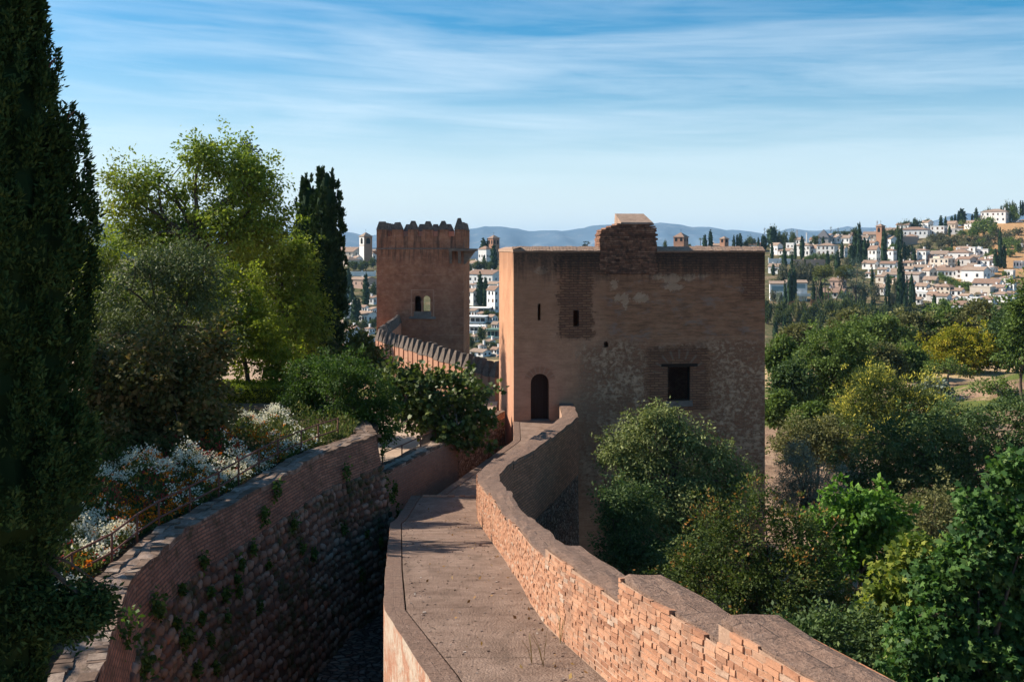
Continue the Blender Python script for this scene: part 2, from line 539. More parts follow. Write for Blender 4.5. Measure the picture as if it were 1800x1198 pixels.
def mat_rough(name, stops, scale=3.0, bump=0.6, bd=0.02, fine=40.0, speck=None):
    m, g = newmat(name)
    co = g.coord('Object')
    n1 = g.noise(co, scale, 6, 0.65)
    n2 = g.noise(co, fine, 5, 0.75)
    n0 = g.noise(co, scale * 0.22, 4, 0.6)
    f = g.m('ADD', g.m('ADD', g.m('MULTIPLY', n1, 0.45), g.m('MULTIPLY', n0, 0.3)), g.m('MULTIPLY', n2, 0.25))
    col = g.ramp(f, stops)
    if speck:
        sp = g.ramp(g.vor(co, fine * 1.6), [(0.08, 1.0), (0.16, 0.0)])
        col = g.mix(g.m('MULTIPLY', sp, g.ramp(n1, [(.4, .2), (.6, .9)])), col, speck)
    g.done(col, 0.95, g.bump(g.m('ADD', g.m('MULTIPLY', n1, 0.5), n2), bump, bd), 0.06)
    return m


def mat_coping(CW=.36, CHH=.3):
    m, g = newmat('coping_brick_on_edge')
    uv = g.coord('UV')
    co = g.coord('Object')
    n1 = g.noise(co, 2.2, 6, 0.65)
    n2 = g.noise(co, 28.0, 5, 0.75)
    br = g.brick(uv, (0.26, 0.16, 0.115), (0.19, 0.12, 0.09), (0.12, 0.085, 0.068), CW, CHH, 0.009, smooth=0.6)
    n4 = g.noise(co, 7.0, 5, 0.7)
    col = g.mix(g.ramp(n1, [(0.38, 0.45), (0.58, 0.95)]), br['Color'], g.ramp(g.m('ADD', g.m('MULTIPLY', n2, .6), g.m('MULTIPLY', n4, .4)), [(0.36, (0.11, 0.075, 0.06)), (0.5, (0.22, 0.145, 0.11)), (0.62, (0.29, 0.2, 0.155)), (0.75, (0.42, 0.33, 0.27))]))
    h = g.m('SUBTRACT', g.m('ADD', n2, n4), g.m('MULTIPLY', br['Fac'], 0.35))
    g.done(col, 0.95, g.bump(h, 1.0, 0.025), 0.06)
    return m


def mat_cap():
    m, g = newmat('lichened_merlon_cap')
    co = g.coord('Object')
    n1 = g.noise(co, 2.2, 6, 0.7)
    n2 = g.noise(co, 11.0, 5, 0.75)
    col = g.ramp(g.m('ADD', g.m('MULTIPLY', n1, .5), g.m('MULTIPLY', n2, .5)), [(0.35, (0.06, 0.05, 0.045)), (0.52, (0.15, 0.12, 0.1)), (0.68, (0.26, 0.2, 0.165))])
    g.done(col, 0.95, g.bump(n2, 0.9, 0.05), 0.05)
    return m


def plain(name, col, rough=0.8, var=0.25, scale=4.0, spec=0.2):
    m, g = newmat(name)
    n = g.noise(g.coord('Object'), scale, 5, 0.65)
    c = g.mix(g.m('MULTIPLY', n, var), col, tuple(c * 0.55 for c in col))
    g.done(c, rough, g.bump(n, 0.25, 0.02), spec)
    return m


M_FRONT = mat_plaster_front()
M_BACK = mat_plaster_back()
M_BRICKF = mat_brick_uv('shaded_brick_courses', (0.46, 0.21, 0.125), (0.27, 0.13, 0.08), (0.13, 0.085, 0.06), .3, .09, .25)
M_BRICKG = mat_brick_uv('garden_wall_brick', (0.38, 0.18, 0.115), (0.23, 0.115, 0.078), (0.13, 0.09, 0.07), 0.27, 0.066, 0.5, 0.5)
M_RUB = mat_rubble()
M_RUBF = mat_rubble('outer_rubble', 0.25)
M_BRICK = mat_real_brick()
M_COP = mat_coping()
M_MORTAR = mat_rough('lime_mortar', [(0.35, (0.26, 0.16, 0.11)), (0.6, (0.46, 0.31, 0.225))], 4)
def mat_walk():
    m, g = newmat('gravel_concrete_paving')
    co = g.coord('Object')
    x, y, z = g.sep(co)
    n0 = g.noise(co, .5, 5, .65)
    n1 = g.noise(co, 2.4, 7, .72)
    n2 = g.noise(co, 45.0, 4, .75)
    f = g.m('ADD', g.m('ADD', g.m('MULTIPLY', n1, .4), g.m('MULTIPLY', n0, .3)), g.m('MULTIPLY', n2, .3))
    col = g.ramp(f, [(.37, (.13, .085, .064)), (.47, (.215, .145, .11)), (.55, (.28, .195, .15)), (.66, (.39, .29, .23))])
    peb = g.vor(co, 38.0)
    col = g.mix(g.ramp(peb, [(.1, .75), (.22, 0.0)]), col, g.ramp(g.vor(co, 38.0, 'Color'), [(0, (.12, .085, .07)), (.6, (.3, .22, .18)), (1, (.55, .47, .4))]))
    jt = g.m('ABSOLUTE', g.m('SUBTRACT', g.m('FRACT', g.m('DIVIDE', g.m('ADD', y, g.m('MULTIPLY', n1, .25)), 2.7)), .5))
    joint = g.m('MULTIPLY', g.step(jt, .009, .002), .3)
    col = g.mix(joint, col, (.06, .045, .036))
    cr = g.vor(g.map(co, (.55, .35, .5)), 1.1, 'Distance', 'DISTANCE_TO_EDGE')
    crack = g.m('MULTIPLY', g.step(g.m('ADD', cr, g.m('MULTIPLY', g.m('SUBTRACT', n1, .5), .05)), .008, .0), .06)
    col = g.mix(crack, col, (.07, .05, .04))
    st = g.noise(g.map(co, (1.6, .5, 1)), .9, 5, .7)
    col = g.mix(g.ramp(st, [(.52, 0), (.7, .6)]), col, (.085, .06, .045))
    h = g.m('SUBTRACT', g.m('ADD', n2, g.m('MULTIPLY', g.m('SUBTRACT', 1.0, peb), .6)), g.m('MULTIPLY', g.m('ADD', joint, crack), 1.5))
    g.done(col, .95, g.bump(h, 1.0, .02), .06)
    return m


M_WALK = mat_walk()
M_EDGE = mat_coping(.27, .075)
M_CAP = mat_cap()
M_WALLPLASTER = mat_rough('patchy_wall_render', [(0.4, (0.36, 0.17, 0.105)), (0.5, (0.42, 0.22, 0.145)), (0.56, (0.5, 0.4, 0.31)), (0.7, (0.56, 0.47, 0.38))], 1.6, 0.8, 0.04, 14)
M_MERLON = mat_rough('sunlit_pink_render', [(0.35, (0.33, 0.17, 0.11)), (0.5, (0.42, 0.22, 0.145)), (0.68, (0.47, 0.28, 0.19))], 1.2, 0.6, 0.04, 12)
M_DARKWOOD = plain('dark_old_wood', (0.028, 0.017, 0.013), 0.7, 0.5, 9)
M_STONE = mat_rough('grey_weathered_stone', [(0.35, (0.1, 0.08, 0.07)), (0.6, (0.24, 0.19, 0.16))], 2.5, 0.8, 0.04, 15)
M_IRON = plain('rusty_iron_pipe', (0.15, 0.065, 0.045), 0.75, 0.5, 12)
M_DARK = plain('dark_void', (0.01, 0.009, 0.009), 0.9, 0.0)
M_CAPTILE = mat_brick_uv('ridge_tiles', (0.42, 0.28, 0.2), (0.3, 0.2, 0.15), (0.24, 0.17, 0.13), 0.3, 0.16, 0.2)
M_COBBLE = mat_rubble('lane_cobbles', 0.3)

# ------------------------------------------------------------------ rampart walk
LY = [3, 8.39, 11.8, 15.4, 23.4, 28.2, 29.5, 37.3, 42.0]
LX = [.2, -.68, -1.52, -1.96, -2.86, -2.84, -2.2, .06, .06]
IY = [2, 10.0, 10.9, 12.3, 14.1, 17.3, 20, 24.5, 26.6, 29.0, 30.75, 37.6, 42.0]
IX = [1.97, .51, .36, .23, .10, -.19, -.46, -.85, -.95, -.55, .07, 1.9, 1.95]
YK, YLIP, YT = 26.6, 28.2, 41.15


def zw(Y):
    if Y <= 24.5:
        return -2.08 - 0.187 * Y
    return -6.66 - .092 * (Y - 24.5) if Y <= YLIP else -7.3 + .012 * (Y - YLIP)


def lx(Y):
    return float(np.interp(Y, LY, LX))


def ix(Y):
    return float(np.interp(Y, IY, IX))


SEG = [(2.0, -1.5, 3.95, -1.86), (3.95, -1.95, 6.0, -2.23), (6.0, -2.36, 8.07, -2.65), (8.07, -2.84, 10.9, -3.25), (10.9, -3.37, 16.0, -4.3),
       (16.0, -4.4, 20.1, -4.88), (20.1, -4.97, 24.5, -5.72), (24.5, -5.8, 26.6, -5.98), (26.6, -6.02, 29.0, -6.1),
       (29.0, -6.15, 30.75, -6.17), (30.75, -6.22, 33.2, -6.22), (33.2, -6.28, 37.6, -6.3), (37.6, -6.35, 41.5, -6.4)]


def TH_(Y):
    return float(np.interp(Y, [18, 25.5], [.37, .6]))


def ztop(Y):
    for a, za, b, zb in SEG:
        if a <= Y <= b:
            return za + (zb - za) * (Y - a) / (b - a)
    return -6.4


def inner(Y, off=0.0):
    """Plan point on the parapet's inner line, pushed off metres outward (to the right)."""
    e = 0.35
    t = Vector((ix(Y + e) - ix(Y - e), 2 * e)).normalized()
    nrm = Vector((t.y, -t.x))
    return Vector((ix(Y) + nrm.x * off, Y + nrm.y * off)), t, nrm


rw = empty('rampart_wall', (-0.5, 20, -15), 0, 'long sloping rampart wall with a walkway and brick parapet leading to the square tower', 'rampart')
tag(rw, kind='thing')
RL = Vector((0.5, -20, 15))      # children keep world coordinates


def rb(mb, name, mats, smooth=False):
    return mb.build(name, mats, rw, smooth, RL)


# walkway surface and its brick border
mb, me_, mo = MB(), MB(), MB()
ys = list(np.arange(2.2, YLIP, 0.4)) + [YLIP]
ys2 = [YLIP + 0.004] + list(np.arange(YLIP + 0.4, YT, 0.4)) + [YT + .2]
BW = 0.27
for yy, fl in ((ys, 0), (ys2, 1)):
    acc = 0
    me_ = MB()
    for a, b in zip(yy, yy[1:]):
        za, zb = zw(a), zw(b)
        if fl:
            pass
        la, lb, ia, ib = lx(a), lx(b), ix(a) + .05, ix(b) + .05
        mb.poly([(la + BW, a, za), (ia, a, za), (ib, b, zb), (lb + BW, b, zb)])
        u0 = acc
        acc += math.hypot(lb - la, b - a)
        j = random.uniform(-.012, .012)
        k = random.uniform(-.012, .012)
        if a == yy[0]:
            k0 = k
        me_.poly([(la + k0, a, za + .015), (la + BW - .02, a, za + .012), (lb + BW - .02, b, zb + .012), (lb + k, b, zb + .015)],
                 [(0, u0), (BW, u0), (BW, acc), (0, acc)])
        me_.poly([(la + BW - .02, a, za + .012), (la + BW - .015, a, za - .03), (lb + BW - .015, b, zb - .03), (lb + BW - .02, b, zb + .012)],
                 [(0, u0), (.03, u0), (.03, acc), (0, acc)])
        mo.poly([(lb + k, b, zb + .015), (lb, b, -11.5), (la, a, -11.5), (la + k0, a, za + .015)],
                [(acc, zb), (acc, -11.5), (u0, -11.5), (u0, za)])
        k0 = k
    rb(me_, 'border_course', M_EDGE)
# the drop behind the lip
zl = zw(YLIP)
mo.poly([(lx(YLIP), YLIP + .003, zl), (lx(YLIP), YLIP + .003, -7.5), (ix(YLIP), YLIP + .003, -7.5), (ix(YLIP), YLIP + .003, zl)], [(0, 0), (0, -1), (2, -1), (2, 0)])
rb(mb, 'walkway_paving', M_WALK)

rb(mo, 'inner_facing', M_WALLPLASTER)
lip = MB()
x = lx(YLIP) + BW + .05
while x < ix(YLIP) - .05:
    w_ = random.uniform(.1, .22)
    lip.box(x, x + w_ - .015, YLIP - .16, YLIP + .01, zl - .1, zl + .03 + random.uniform(-.01, .015), random.random(), jit=.008)
    x += w_
rb(lip, 'step_edge', M_BRICK)

# parapet: mortar core, real bricks on the inner side, coping in steps, outer face
core, bricks, outer, rub, cops = MB(), MB(), MB(), MB(), []
s = 0.0
so_ = 0.0
for a, za, b, zb in SEG:
    n = max(2, int((b - a) / 0.45))
    cp = MB()
    sub = np.linspace(a, b, n + 1)
    u0 = s
    prev = None
    for q in range(n + 1):
        Y = float(sub[q])
        pin, t, nr = inner(Y, .005)
        TH = TH_(Y)
        pout, _, _ = inner(Y, TH)
        zt = za + (zb - za) * q / n
        zz = zt + random.uniform(-.012, .012)
        jo, ji = random.uniform(-.025, .03), random.uniform(-.018, .014)
        row = []
        for kk in range(5):
            p, _, _ = inner(Y, .022 + ji if kk == 0 else (TH + jo if kk == 4 else TH * kk / 4))
            row.append((p.x, p.y, zz + (random.uniform(-.012, .012) if 0 < kk < 4 else -.01)))
        cur = (Y, pin, pout, zt, row, u0)
        if prev:
            Yp, pi0, po0, zt0, row0, _ = prev
            L = (pin - pi0).length
            u1 = u0 + L
            core.poly([(pi0.x, pi0.y, zw(Yp) - .05), (pi0.x, pi0.y, zt0 - .03), (pin.x, pin.y, zt - .03), (pin.x, pin.y, zw(Y) - .05)])
            Lo = (pout - po0).length
            bz0, bz1 = zt0 - 2.2, zt - 2.2
            outer.poly([(po0.x, po0.y, bz0), (pout.x, pout.y, bz1), (pout.x, pout.y, zt - .02), (po0.x, po0.y, zt0 - .02)],
                       [(so_, -2.2), (so_ + Lo, -2.2), (so_ + Lo, 0), (so_, 0)])
            rub.poly([(po0.x + .1, po0.y, -15.5), (pout.x + .1, pout.y, -15.5), (pout.x, pout.y, bz1), (po0.x, po0.y, bz0)],
                     [(so_, -15.5), (so_ + Lo, -15.5), (so_ + Lo, bz1), (so_, bz0)])
            so_ += Lo
            for kk in range(4):
                cp.poly([row0[kk], row0[kk + 1], row[kk + 1], row[kk]],
                        [(TH * kk / 4, u0), (TH * (kk + 1) / 4, u0), (TH * (kk + 1) / 4, u1), (TH * kk / 4, u1)])
            for kk, dz_ in ((0, -1), (4, 1)):
                A, B = row0[kk], row[kk]
                q4 = [A, B, (B[0], B[1], B[2] - .1), (A[0], A[1], A[2] - .1)]
                cp.poly(q4 if kk == 0 else q4[::-1], [(0, u0), (0, u1), (.1, u1), (.1, u0)])
            u0 = u1
        else:
            endrow = [(p[0], p[1], p[2] - .02) for p in row]
            for kk in range(4):
                cp.poly([endrow[kk], endrow[kk + 1], row[kk + 1], row[kk]], [(0, 0), (.1, 0), (.1, .2), (0, .2)])
        prev = cur
    row = prev[4]
    endrow = [(p[0], p[1], p[2] - .3) for p in row]
    endrow[0] = tuple(Vector(endrow[0]).lerp(Vector(endrow[1]), .3))
    
    for kk in range(4):
        cp.poly([row[kk], row[kk + 1], endrow[kk + 1], endrow[kk]], [(0, 0), (.1, 0), (.1, .2), (0, .2)])
    s = u0
    cops.append(cp)
par = rb(core, 'parapet', M_MORTAR)
for cp in cops:
    link('coping', cp.mesh('coping', M_COP), par)
# bricks one by one, courses parallel to the walk
arc = [0.0]
ya = np.arange(2.3, YK + .01, 0.02)
pts = [inner(float(Y))[0] for Y in ya]
for a, b in zip(pts, pts[1:]):
    arc.append(arc[-1] + (b - a).length)
arc = np.array(arc)
CH = 0.044
steps_arc = None
BRK = [float(np.interp(b_, ya, arc)) for (_, _, b_, _) in SEG if b_ < YK]
for c in range(30):
    d = -random.uniform(0, .2) - (c % 2) * .12
    while d < arc[-1]:
        L = random.choice((.2, .21, .19, .2, .1)) + random.uniform(-.012, .012)
        for bk in BRK:
            if d < bk < d + L:
                L = max(bk - d, .02)
        if any(abs(d + L + q_ - bk) < .03 for bk in BRK for q_ in (.03,)):
            L += .03
        mid = d + L / 2
        if 0.2 < mid < arc[-1]:
            Y = float(np.interp(mid, arc, ya))
            p, t, nr = inner(Y)
            slope = -0.187 * t.y
            zc = zw(Y) + .01 + c * CH + .008 * math.sin(mid * .9 + c * .35) + .005 * math.sin(mid * 2.3)
            e2 = L * abs(t.y) * .5
            if zc + CH < min(ztop(Y - e2 * .9), ztop(Y + e2 * .9)) + random.uniform(-.006, .01):
                pr = random.uniform(-.002, .007) + (.008 if random.random() < .06 else 0)
                hl, hh = max(L / 2 - random.uniform(.004, .009), .006), CH / 2 - random.uniform(.0035, .0075)
                T = Vector((t.x, t.y, slope))
                N = Vector((nr.x, nr.y, 0))
                cc = Vector((p.x, p.y, zc + CH / 2)) - N * pr
                tilt = random.uniform(-.005, .005)
                cs = []
                for (st_, sn, sz) in ((-1, 0, -1), (1, 0, -1), (1, 1, -1), (-1, 1, -1), (-1, 0, 1), (1, 0, 1), (1, 1, 1), (-1, 1, 1)):
                    j = lambda k=.003: random.uniform(-k, k)
                    cs.append(cc + T * (st_ * hl + j()) + N * (.06 * sn + (j(.004) if sn == 0 else 0)) + Vector((0, 0, sz * hh + j() + tilt * st_)))
                bricks.hexa(cs, random.random())
        d += L + .004
bo = link('brick_facing', bricks.mesh('brick_facing', M_BRICK), par)
o = rb(outer, 'outer_brick_face', M_BRICKF)
rb(rub, 'outer_rubble_face', M_RUBF)
# stone buttress base under the far stretch, straight top of tower side
# ------------------------------------------------------------------ square tower (front)
TX, TY, TR = 0.07, 41.15, R(5)
tw = empty('square_tower', (TX, TY, -15), TR, 'massive square tower with patched ochre plaster, arched doorway and lattice window', 'tower')
UP = Vector((0, 0, 15))


def tb(mb, name, mats, parent=None, smooth=False):
    return mb.build(name, mats, parent or tw, smooth, UP if parent is None else (0, 0, 0))


WF, DF = 10.66, 8.1
ops = [(.71, 1.47, -7.14, -5.17, True), (1.0, 1.12, -2.96, -2.28, False), (2.49, 2.73, -3.22, -2.56, False),
       (3.77, 3.96, -4.1, -3.86, True), (6.49, 7.44, -6.37, -4.93, False)]
mb = MB()
wall_face(mb, WF, -15, -.07, ops, 0, .5, -1)
mb.poly([(0, DF, -15), (0, 0, -15), (0, 0, -.07), (0, DF, -.07)])
mb.poly([(WF, 0, -15), (WF + .1, DF, -15), (WF, DF, -.07), (WF, 0, -.07)])
mb.poly([(WF, DF, -15), (0, DF, -15), (0, DF, -.07), (WF, DF, -.07)])
mb.poly([(0, .5, -.6), (WF, .5, -.6), (WF, DF - .5, -.6), (0, DF - .5, -.6)])
tb(mb, 'body', M_FRONT)
mb = MB()
mb.box(.62, 1.56, .38, .44, -7.14, -5.1)
for k in range(6):
    mb.box(.66 + k * .145, .795 + k * .145, .345, .385, -7.1, -5.1)
mb.box(.66, 1.52, .33, .35, -6.3, -6.18)
tb(mb, 'door', plain('reddish_door_wood', (0.034, 0.016, 0.013), .7, .5, 9))
mb = MB()
mb.box(.66, 1.52, -.22, .36, -7.2, -7.09, jit=.01)
tb(mb, 'threshold', M_STONE)
mb = MB()
for k in range(-22, 23):
    c = k * .085
    for sg in (1, -1):
        pts = []
        for t in np.linspace(-1.2, 1.2, 49):
            xx, zz = 6.965 + c + t, -5.65 + sg * t
            if 6.52 < xx < 7.41 and -6.33 < zz < -4.97:
                pts.append((xx, .16 + .012 * sg, zz))
        if len(pts) > 1:
            mb.tube([pts[0], pts[-1]], .011, 4, False)
mb.box(6.49, 6.55, .12, .2, -6.37, -4.93)
mb.box(7.38, 7.44, .12, .2, -6.37, -4.93)
mb.box(6.55, 7.38, .12, .2, -6.37, -6.31)
mb.box(6.55, 7.38, .12, .2, -4.99, -4.93)
lat = tb(mb, 'lattice_window', M_DARKWOOD)
mb = MB()
mb.box(6.2, 7.74, -.05, .3, -4.93, -4.82, jit=.008)
tb(mb, 'lintel', M_DARKWOOD)
mb = MB()
mb.box(6.4, 7.55, -.035, .1, -6.62, -6.375, jit=.03)
tb(mb, 'window_sill', M_STONE)
# ridge of tiles along the top
for (x0, x1) in ((-.03, 3.62), (6.02, WF + .02)):
    mb = MB()
    nq = int((x1 - x0) / .14)
    for k in range(nq):
        a, b = x0 + (x1 - x0) * k / nq, x0 + (x1 - x0) * (k + .93) / nq
        dz_ = random.uniform(-.012, .012)
        mb.poly([(a, -.045, -.08 + dz_), (b, -.045, -.08 + dz_), (b, .32, .1 + dz_), (a, .32, .1 + dz_)], [(a, 0), (b, 0), (b, .4), (a, .4)])
        mb.poly([(b, -.045, -.08 + dz_), (b, .32, .1 + dz_), (b, .32, -.1), (b, -.04, -.12)])
        mb.poly([(a, .32, .1 + dz_), (a, -.045, -.08 + dz_), (a, -.04, -.12), (a, .32, -.1)])
        mb.poly([(a, -.045, -.12), (b, -.045, -.12), (b, -.045, -.08 + dz_), (a, -.045, -.08 + dz_)])
        mb.poly([(a, .32, .1 + dz_), (b, .32, .1 + dz_), (b, .64, -.06), (a, .64, -.06)], [(a, .4), (b, .4), (b, .8), (a, .8)])
    mb.box(x0, x1, -.02, .6, -.16, -.075)
    tb(mb, 'ridge_tiles', M_CAPTILE)
mb = MB()
mb.box(-.035, .3, -.03, DF, -.14, -.02, jit=.01)
mb.poly([(-.05, -.05, -.02), (.3, -.05, .08), (.3, DF, .08), (-.05, DF, -.02)])
tb(mb, 'side_ridge', M_CAPTILE)
# brick turret stub
mb = MB()
zc, k = -1.05, 0
while zc < 1.04:
    h = .088
    xl = 3.6 + random.uniform(-.03, .05)
    xr = 6.03 + random.uniform(-.07, .05)
    if zc > .7:
        xl += (zc - .7) * 2.6
    if zc > .85:
        xr -= (zc - .85) * 1.0
    yb = 1.15 if zc > -.1 else .2
    xx = xl
    while xx < xr - .05:
        w_ = min(random.uniform(.2, .34), xr - xx)
        fy = -.03 + random.uniform(-.02, .025)
        if random.random() < .04:
            fy += .06
        mb.box(xx, xx + w_ - .012, fy, yb, zc + .008, zc + h - .008, random.random() * .8, jit=.008)
        xx += w_
    if zc < .75:
        mb.box(xl + .05, xr - .05, .0, yb - .03, zc - .01, zc + h + .01, .1)
    zc += h
tur = tb(mb, 'turret_stub', None)
m_, g_ = newmat('dark_ruined_brick')
co_ = g_.coord('Object')
n_ = g_.noise(co_, 5, 6, .7)
cc_ = g_.ramp(g_.attr('v'), [(0, (.16, .08, .055)), (.5, (.27, .135, .085)), (1, (.36, .2, .13))])
cc_ = g_.mix(g_.ramp(n_, [(.42, 0), (.62, .8)]), cc_, (.06, .047, .04))
g_.done(cc_, .95, g_.bump(n_, .8, .03), .05)
M_RUIN = m_
tur.data.materials.clear()
tur.data.materials.append(M_RUIN)
mb = MB()
mb.hexa([(4.45, -.06, 1.03), (5.88, -.06, 1.03), (5.72, 1.1, 1.03), (4.42, 1.1, 1.03), (4.5, -.03, 1.1), (5.84, -.03, 1.1), (5.68, 1.05, 1.5), (4.44, 1.05, 1.5)])
capo = link('turret_cap', mb.mesh('turret_cap', mat_rough('pale_weathered_tile', [(.35, (.2, .14, .11)), (.5, (.34, .24, .18)), (.65, (.44, .32, .25))], 6, .9, .03, 22)), tur)

# ------------------------------------------------------------------ battlement tower (behind)
bt = empty('battlement_tower', (-13.6, 100, -18), R(-1), 'tall red tower with pyramid topped battlements and a twin arched window', 'tower')
UB = Vector((0, 0, 18))


def bb(mb, name, mats, parent=None):
    return mb.build(name, mats, parent or bt, False, UB if parent is None else (0, 0, 0))


WB, DB = 8.74, 10.0
mb = MB()
wall_face(mb, WB, -18, 1.26, [(3.83, 4.50, -6.28, -4.71, True), (4.66, 5.40, -6.28, -4.71, True)], 0, .7, -1)
wall_face(mb, WB, -18, 1.26, [(3.6, 4.75, -7.2, -4.9, False)], DB, .7, 1)
mb.poly([(0, DB, -18), (0, 0, -18), (0, 0, 1.26), (0, DB, 1.26)])
mb.poly([(WB, 0, -18), (WB, DB, -18), (WB, DB, 1.26), (WB, 0, 1.26)])
mb.poly([(0, .6, .1), (WB, .6, .1), (WB, DB - .6, .1), (0, DB - .6, .1)])
for (a, b, c, d, fl) in (((.6, .6), (WB - .6, .6), (WB - .6, .6), (.6, .6), 0),):
    pass
mb.poly([(WB - .5, .5, .1), (.5, .5, .1), (.5, .5, 1.26), (WB - .5, .5, 1.26)])
mb.poly([(.5, DB - .5, .1), (WB - .5, DB - .5, .1), (WB - .5, DB - .5, 1.26), (.5, DB - .5, 1.26)])
mb.poly([(.5, .5, .1), (.5, DB - .5, .1), (.5, DB - .5, 1.26), (.5, .5, 1.26)])
mb.poly([(WB - .5, DB - .5, .1), (WB - .5, .5, .1), (WB - .5, .5, 1.26), (WB - .5, DB - .5, 1.26)])
for (a, b, c, d) in ((0, WB, 0, .5), (0, WB, DB - .5, DB), (0, .5, .5, DB - .5), (WB - .5, WB, .5, DB - .5)):
    mb.poly([(a, c, 1.26), (b, c, 1.26), (b, d, 1.26), (a, d, 1.26)])
mb.poly([(.1, .8, -7.4), (WB - .1, .8, -7.4), (WB - .1, DB - .8, -7.4), (.1, DB - .8, -7.4)])
bb(mb, 'body', M_BACK)


def merlon(x0, x1, y0, y1, zt=1.94, tip=2.72, top=.28, mt=None):
    b = MB()
    b.box(x0, x1, y0, y1, 1.255, zt, jit=.02)
    o = bb(b, 'merlon', mt or M_BACK)
    c = MB()
    e = .05
    cx, cy = (x0 + x1) / 2, (y0 + y1) / 2
    tx_, ty_ = (x1 - x0) * top, (y1 - y0) * .22
    j = lambda: random.uniform(-.025, .025)
    c.hexa([(x0 - e, y0 - e, zt - .03), (x1 + e, y0 - e, zt - .03), (x1 + e, y1 + e, zt - .03), (x0 - e, y1 + e, zt - .03),
            (cx - tx_ + j(), cy - ty_, tip + j()), (cx + tx_ + j(), cy - ty_, tip + j()), (cx + tx_ + j(), cy + ty_, tip + j()), (cx - tx_ + j(), cy + ty_, tip + j())])
    link('cap', c.mesh('cap', M_CAP), o)


k = .05714
for (a, b, tp, zt, tt) in ((662, 681, 2.72, 1.94, .3), (689, 708, 2.66, 1.94, .25), (717, 735, 2.8, 1.94, .2), (743, 761.5, 2.75, 1.94, .22), (769.5, 788.5, 2.8, 1.94, .17), (799, 815, 3.08, 1.96, .17)):
    merlon((a - 662) * k, min((b - 662) * k, WB), 0, .95 if a > 790 else .6, zt, tp, tt)
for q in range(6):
    merlon(.0 + q * 1.5, 1.05 + q * 1.5 if q < 5 else WB, DB - .6, DB, 1.94, 2.7, .22, M_MERLON)  # same plaster in a lighter render, painting the back row as if lit
for yy in (1.75, 3.4, 5.0, 6.6, 8.1):
    merlon(0, .55, yy, yy + 1.0)
    merlon(WB - .55, WB, yy, yy + 1.0)
mb = MB()
mb.box(-.06, 6.5, -.09, 0.0, -.06, .06, jit=.01)
mb.box(6.5, 7.3, -.09, 0.0, -.06, .06, jit=.01)
bb(mb, 'cornice', M_STONE)
mb = MB()                                   # ruined corner bracket
for (x0, x1) in ((7.35, 7.6), (8.2, 8.5)):
    mb.hexa([(x0, -.1, -1.5), (x1, -.1, -1.5), (x1, 0, -1.5), (x0, 0, -1.5), (x0, -.65, -.15), (x1, -.65, -.15), (x1, 0, -.15), (x0, 0, -.15)])
mb.hexa([(WB, .1, -1.55), (WB + .12, .1, -1.55), (WB + .12, 1.9, -1.55), (WB, 1.9, -1.55), (WB, 0, -.2), (WB + 1.15, .0, -.2), (WB + 1.15, 2, -.2), (WB, 2, -.2)])
mb.box(7.3, WB + 1.3, -.7, 2.1, -.2, 0, jit=.05)
bb(mb, 'corner_bracket', M_STONE)
mb = MB()
mb.hexa([(-.1, .2, -.6), (0, .2, -.6), (0, 1.4, -.6), (-.1, 1.4, -.6), (-.55, .2, -.22), (0, .2, -.22), (0, 1.4, -.22), (-.55, 1.4, -.22)])
bb(mb, 'side_bracket', M_STONE)
mb = MB()                                   # window surround, column, sill
for (a, b, c, d) in ((3.45, 3.58, -6.9, -4.2), (5.66, 5.79, -6.9, -4.2), (3.45, 5.79, -4.2, -4.08)):
    mb.box(a, b, -.04, 0, c, d)
mb.box(3.4, 3.83, -.1, .0, -5.5, -5.36)
mb.box(5.4, 5.84, -.1, .0, -5.5, -5.36)
wf = bb(mb, 'twin_window', M_MERLON)
mb = MB()
mb.tube([(4.58, -.02, -6.28), (4.58, -.02, -5.4)], .07, 8)
mb.box(4.44, 4.72, -.14, .1, -5.42, -5.25)
link('column', mb.mesh('column', M_MERLON), wf)
mb = MB()
mb.box(3.3, 5.95, -.2, 0, -7.02, -6.83, jit=.03)
link('sill', mb.mesh('sill', M_STONE), wf)
mb = MB()
mb.box(3.75, 5.5, -.03, 0, -6.83, -6.3)
link('apron', mb.mesh('apron', M_STONE), wf)

# ------------------------------------------------------------------ crenellated curtain wall
cw = empty('crenellated_wall', (-9.9, 72.5, -15), 0, 'long pink curtain wall crowned with dark pointed merlons between the two towers', 'wall')
UC = Vector((9.9, -72.5, 15))
tag(cw, kind='thing')


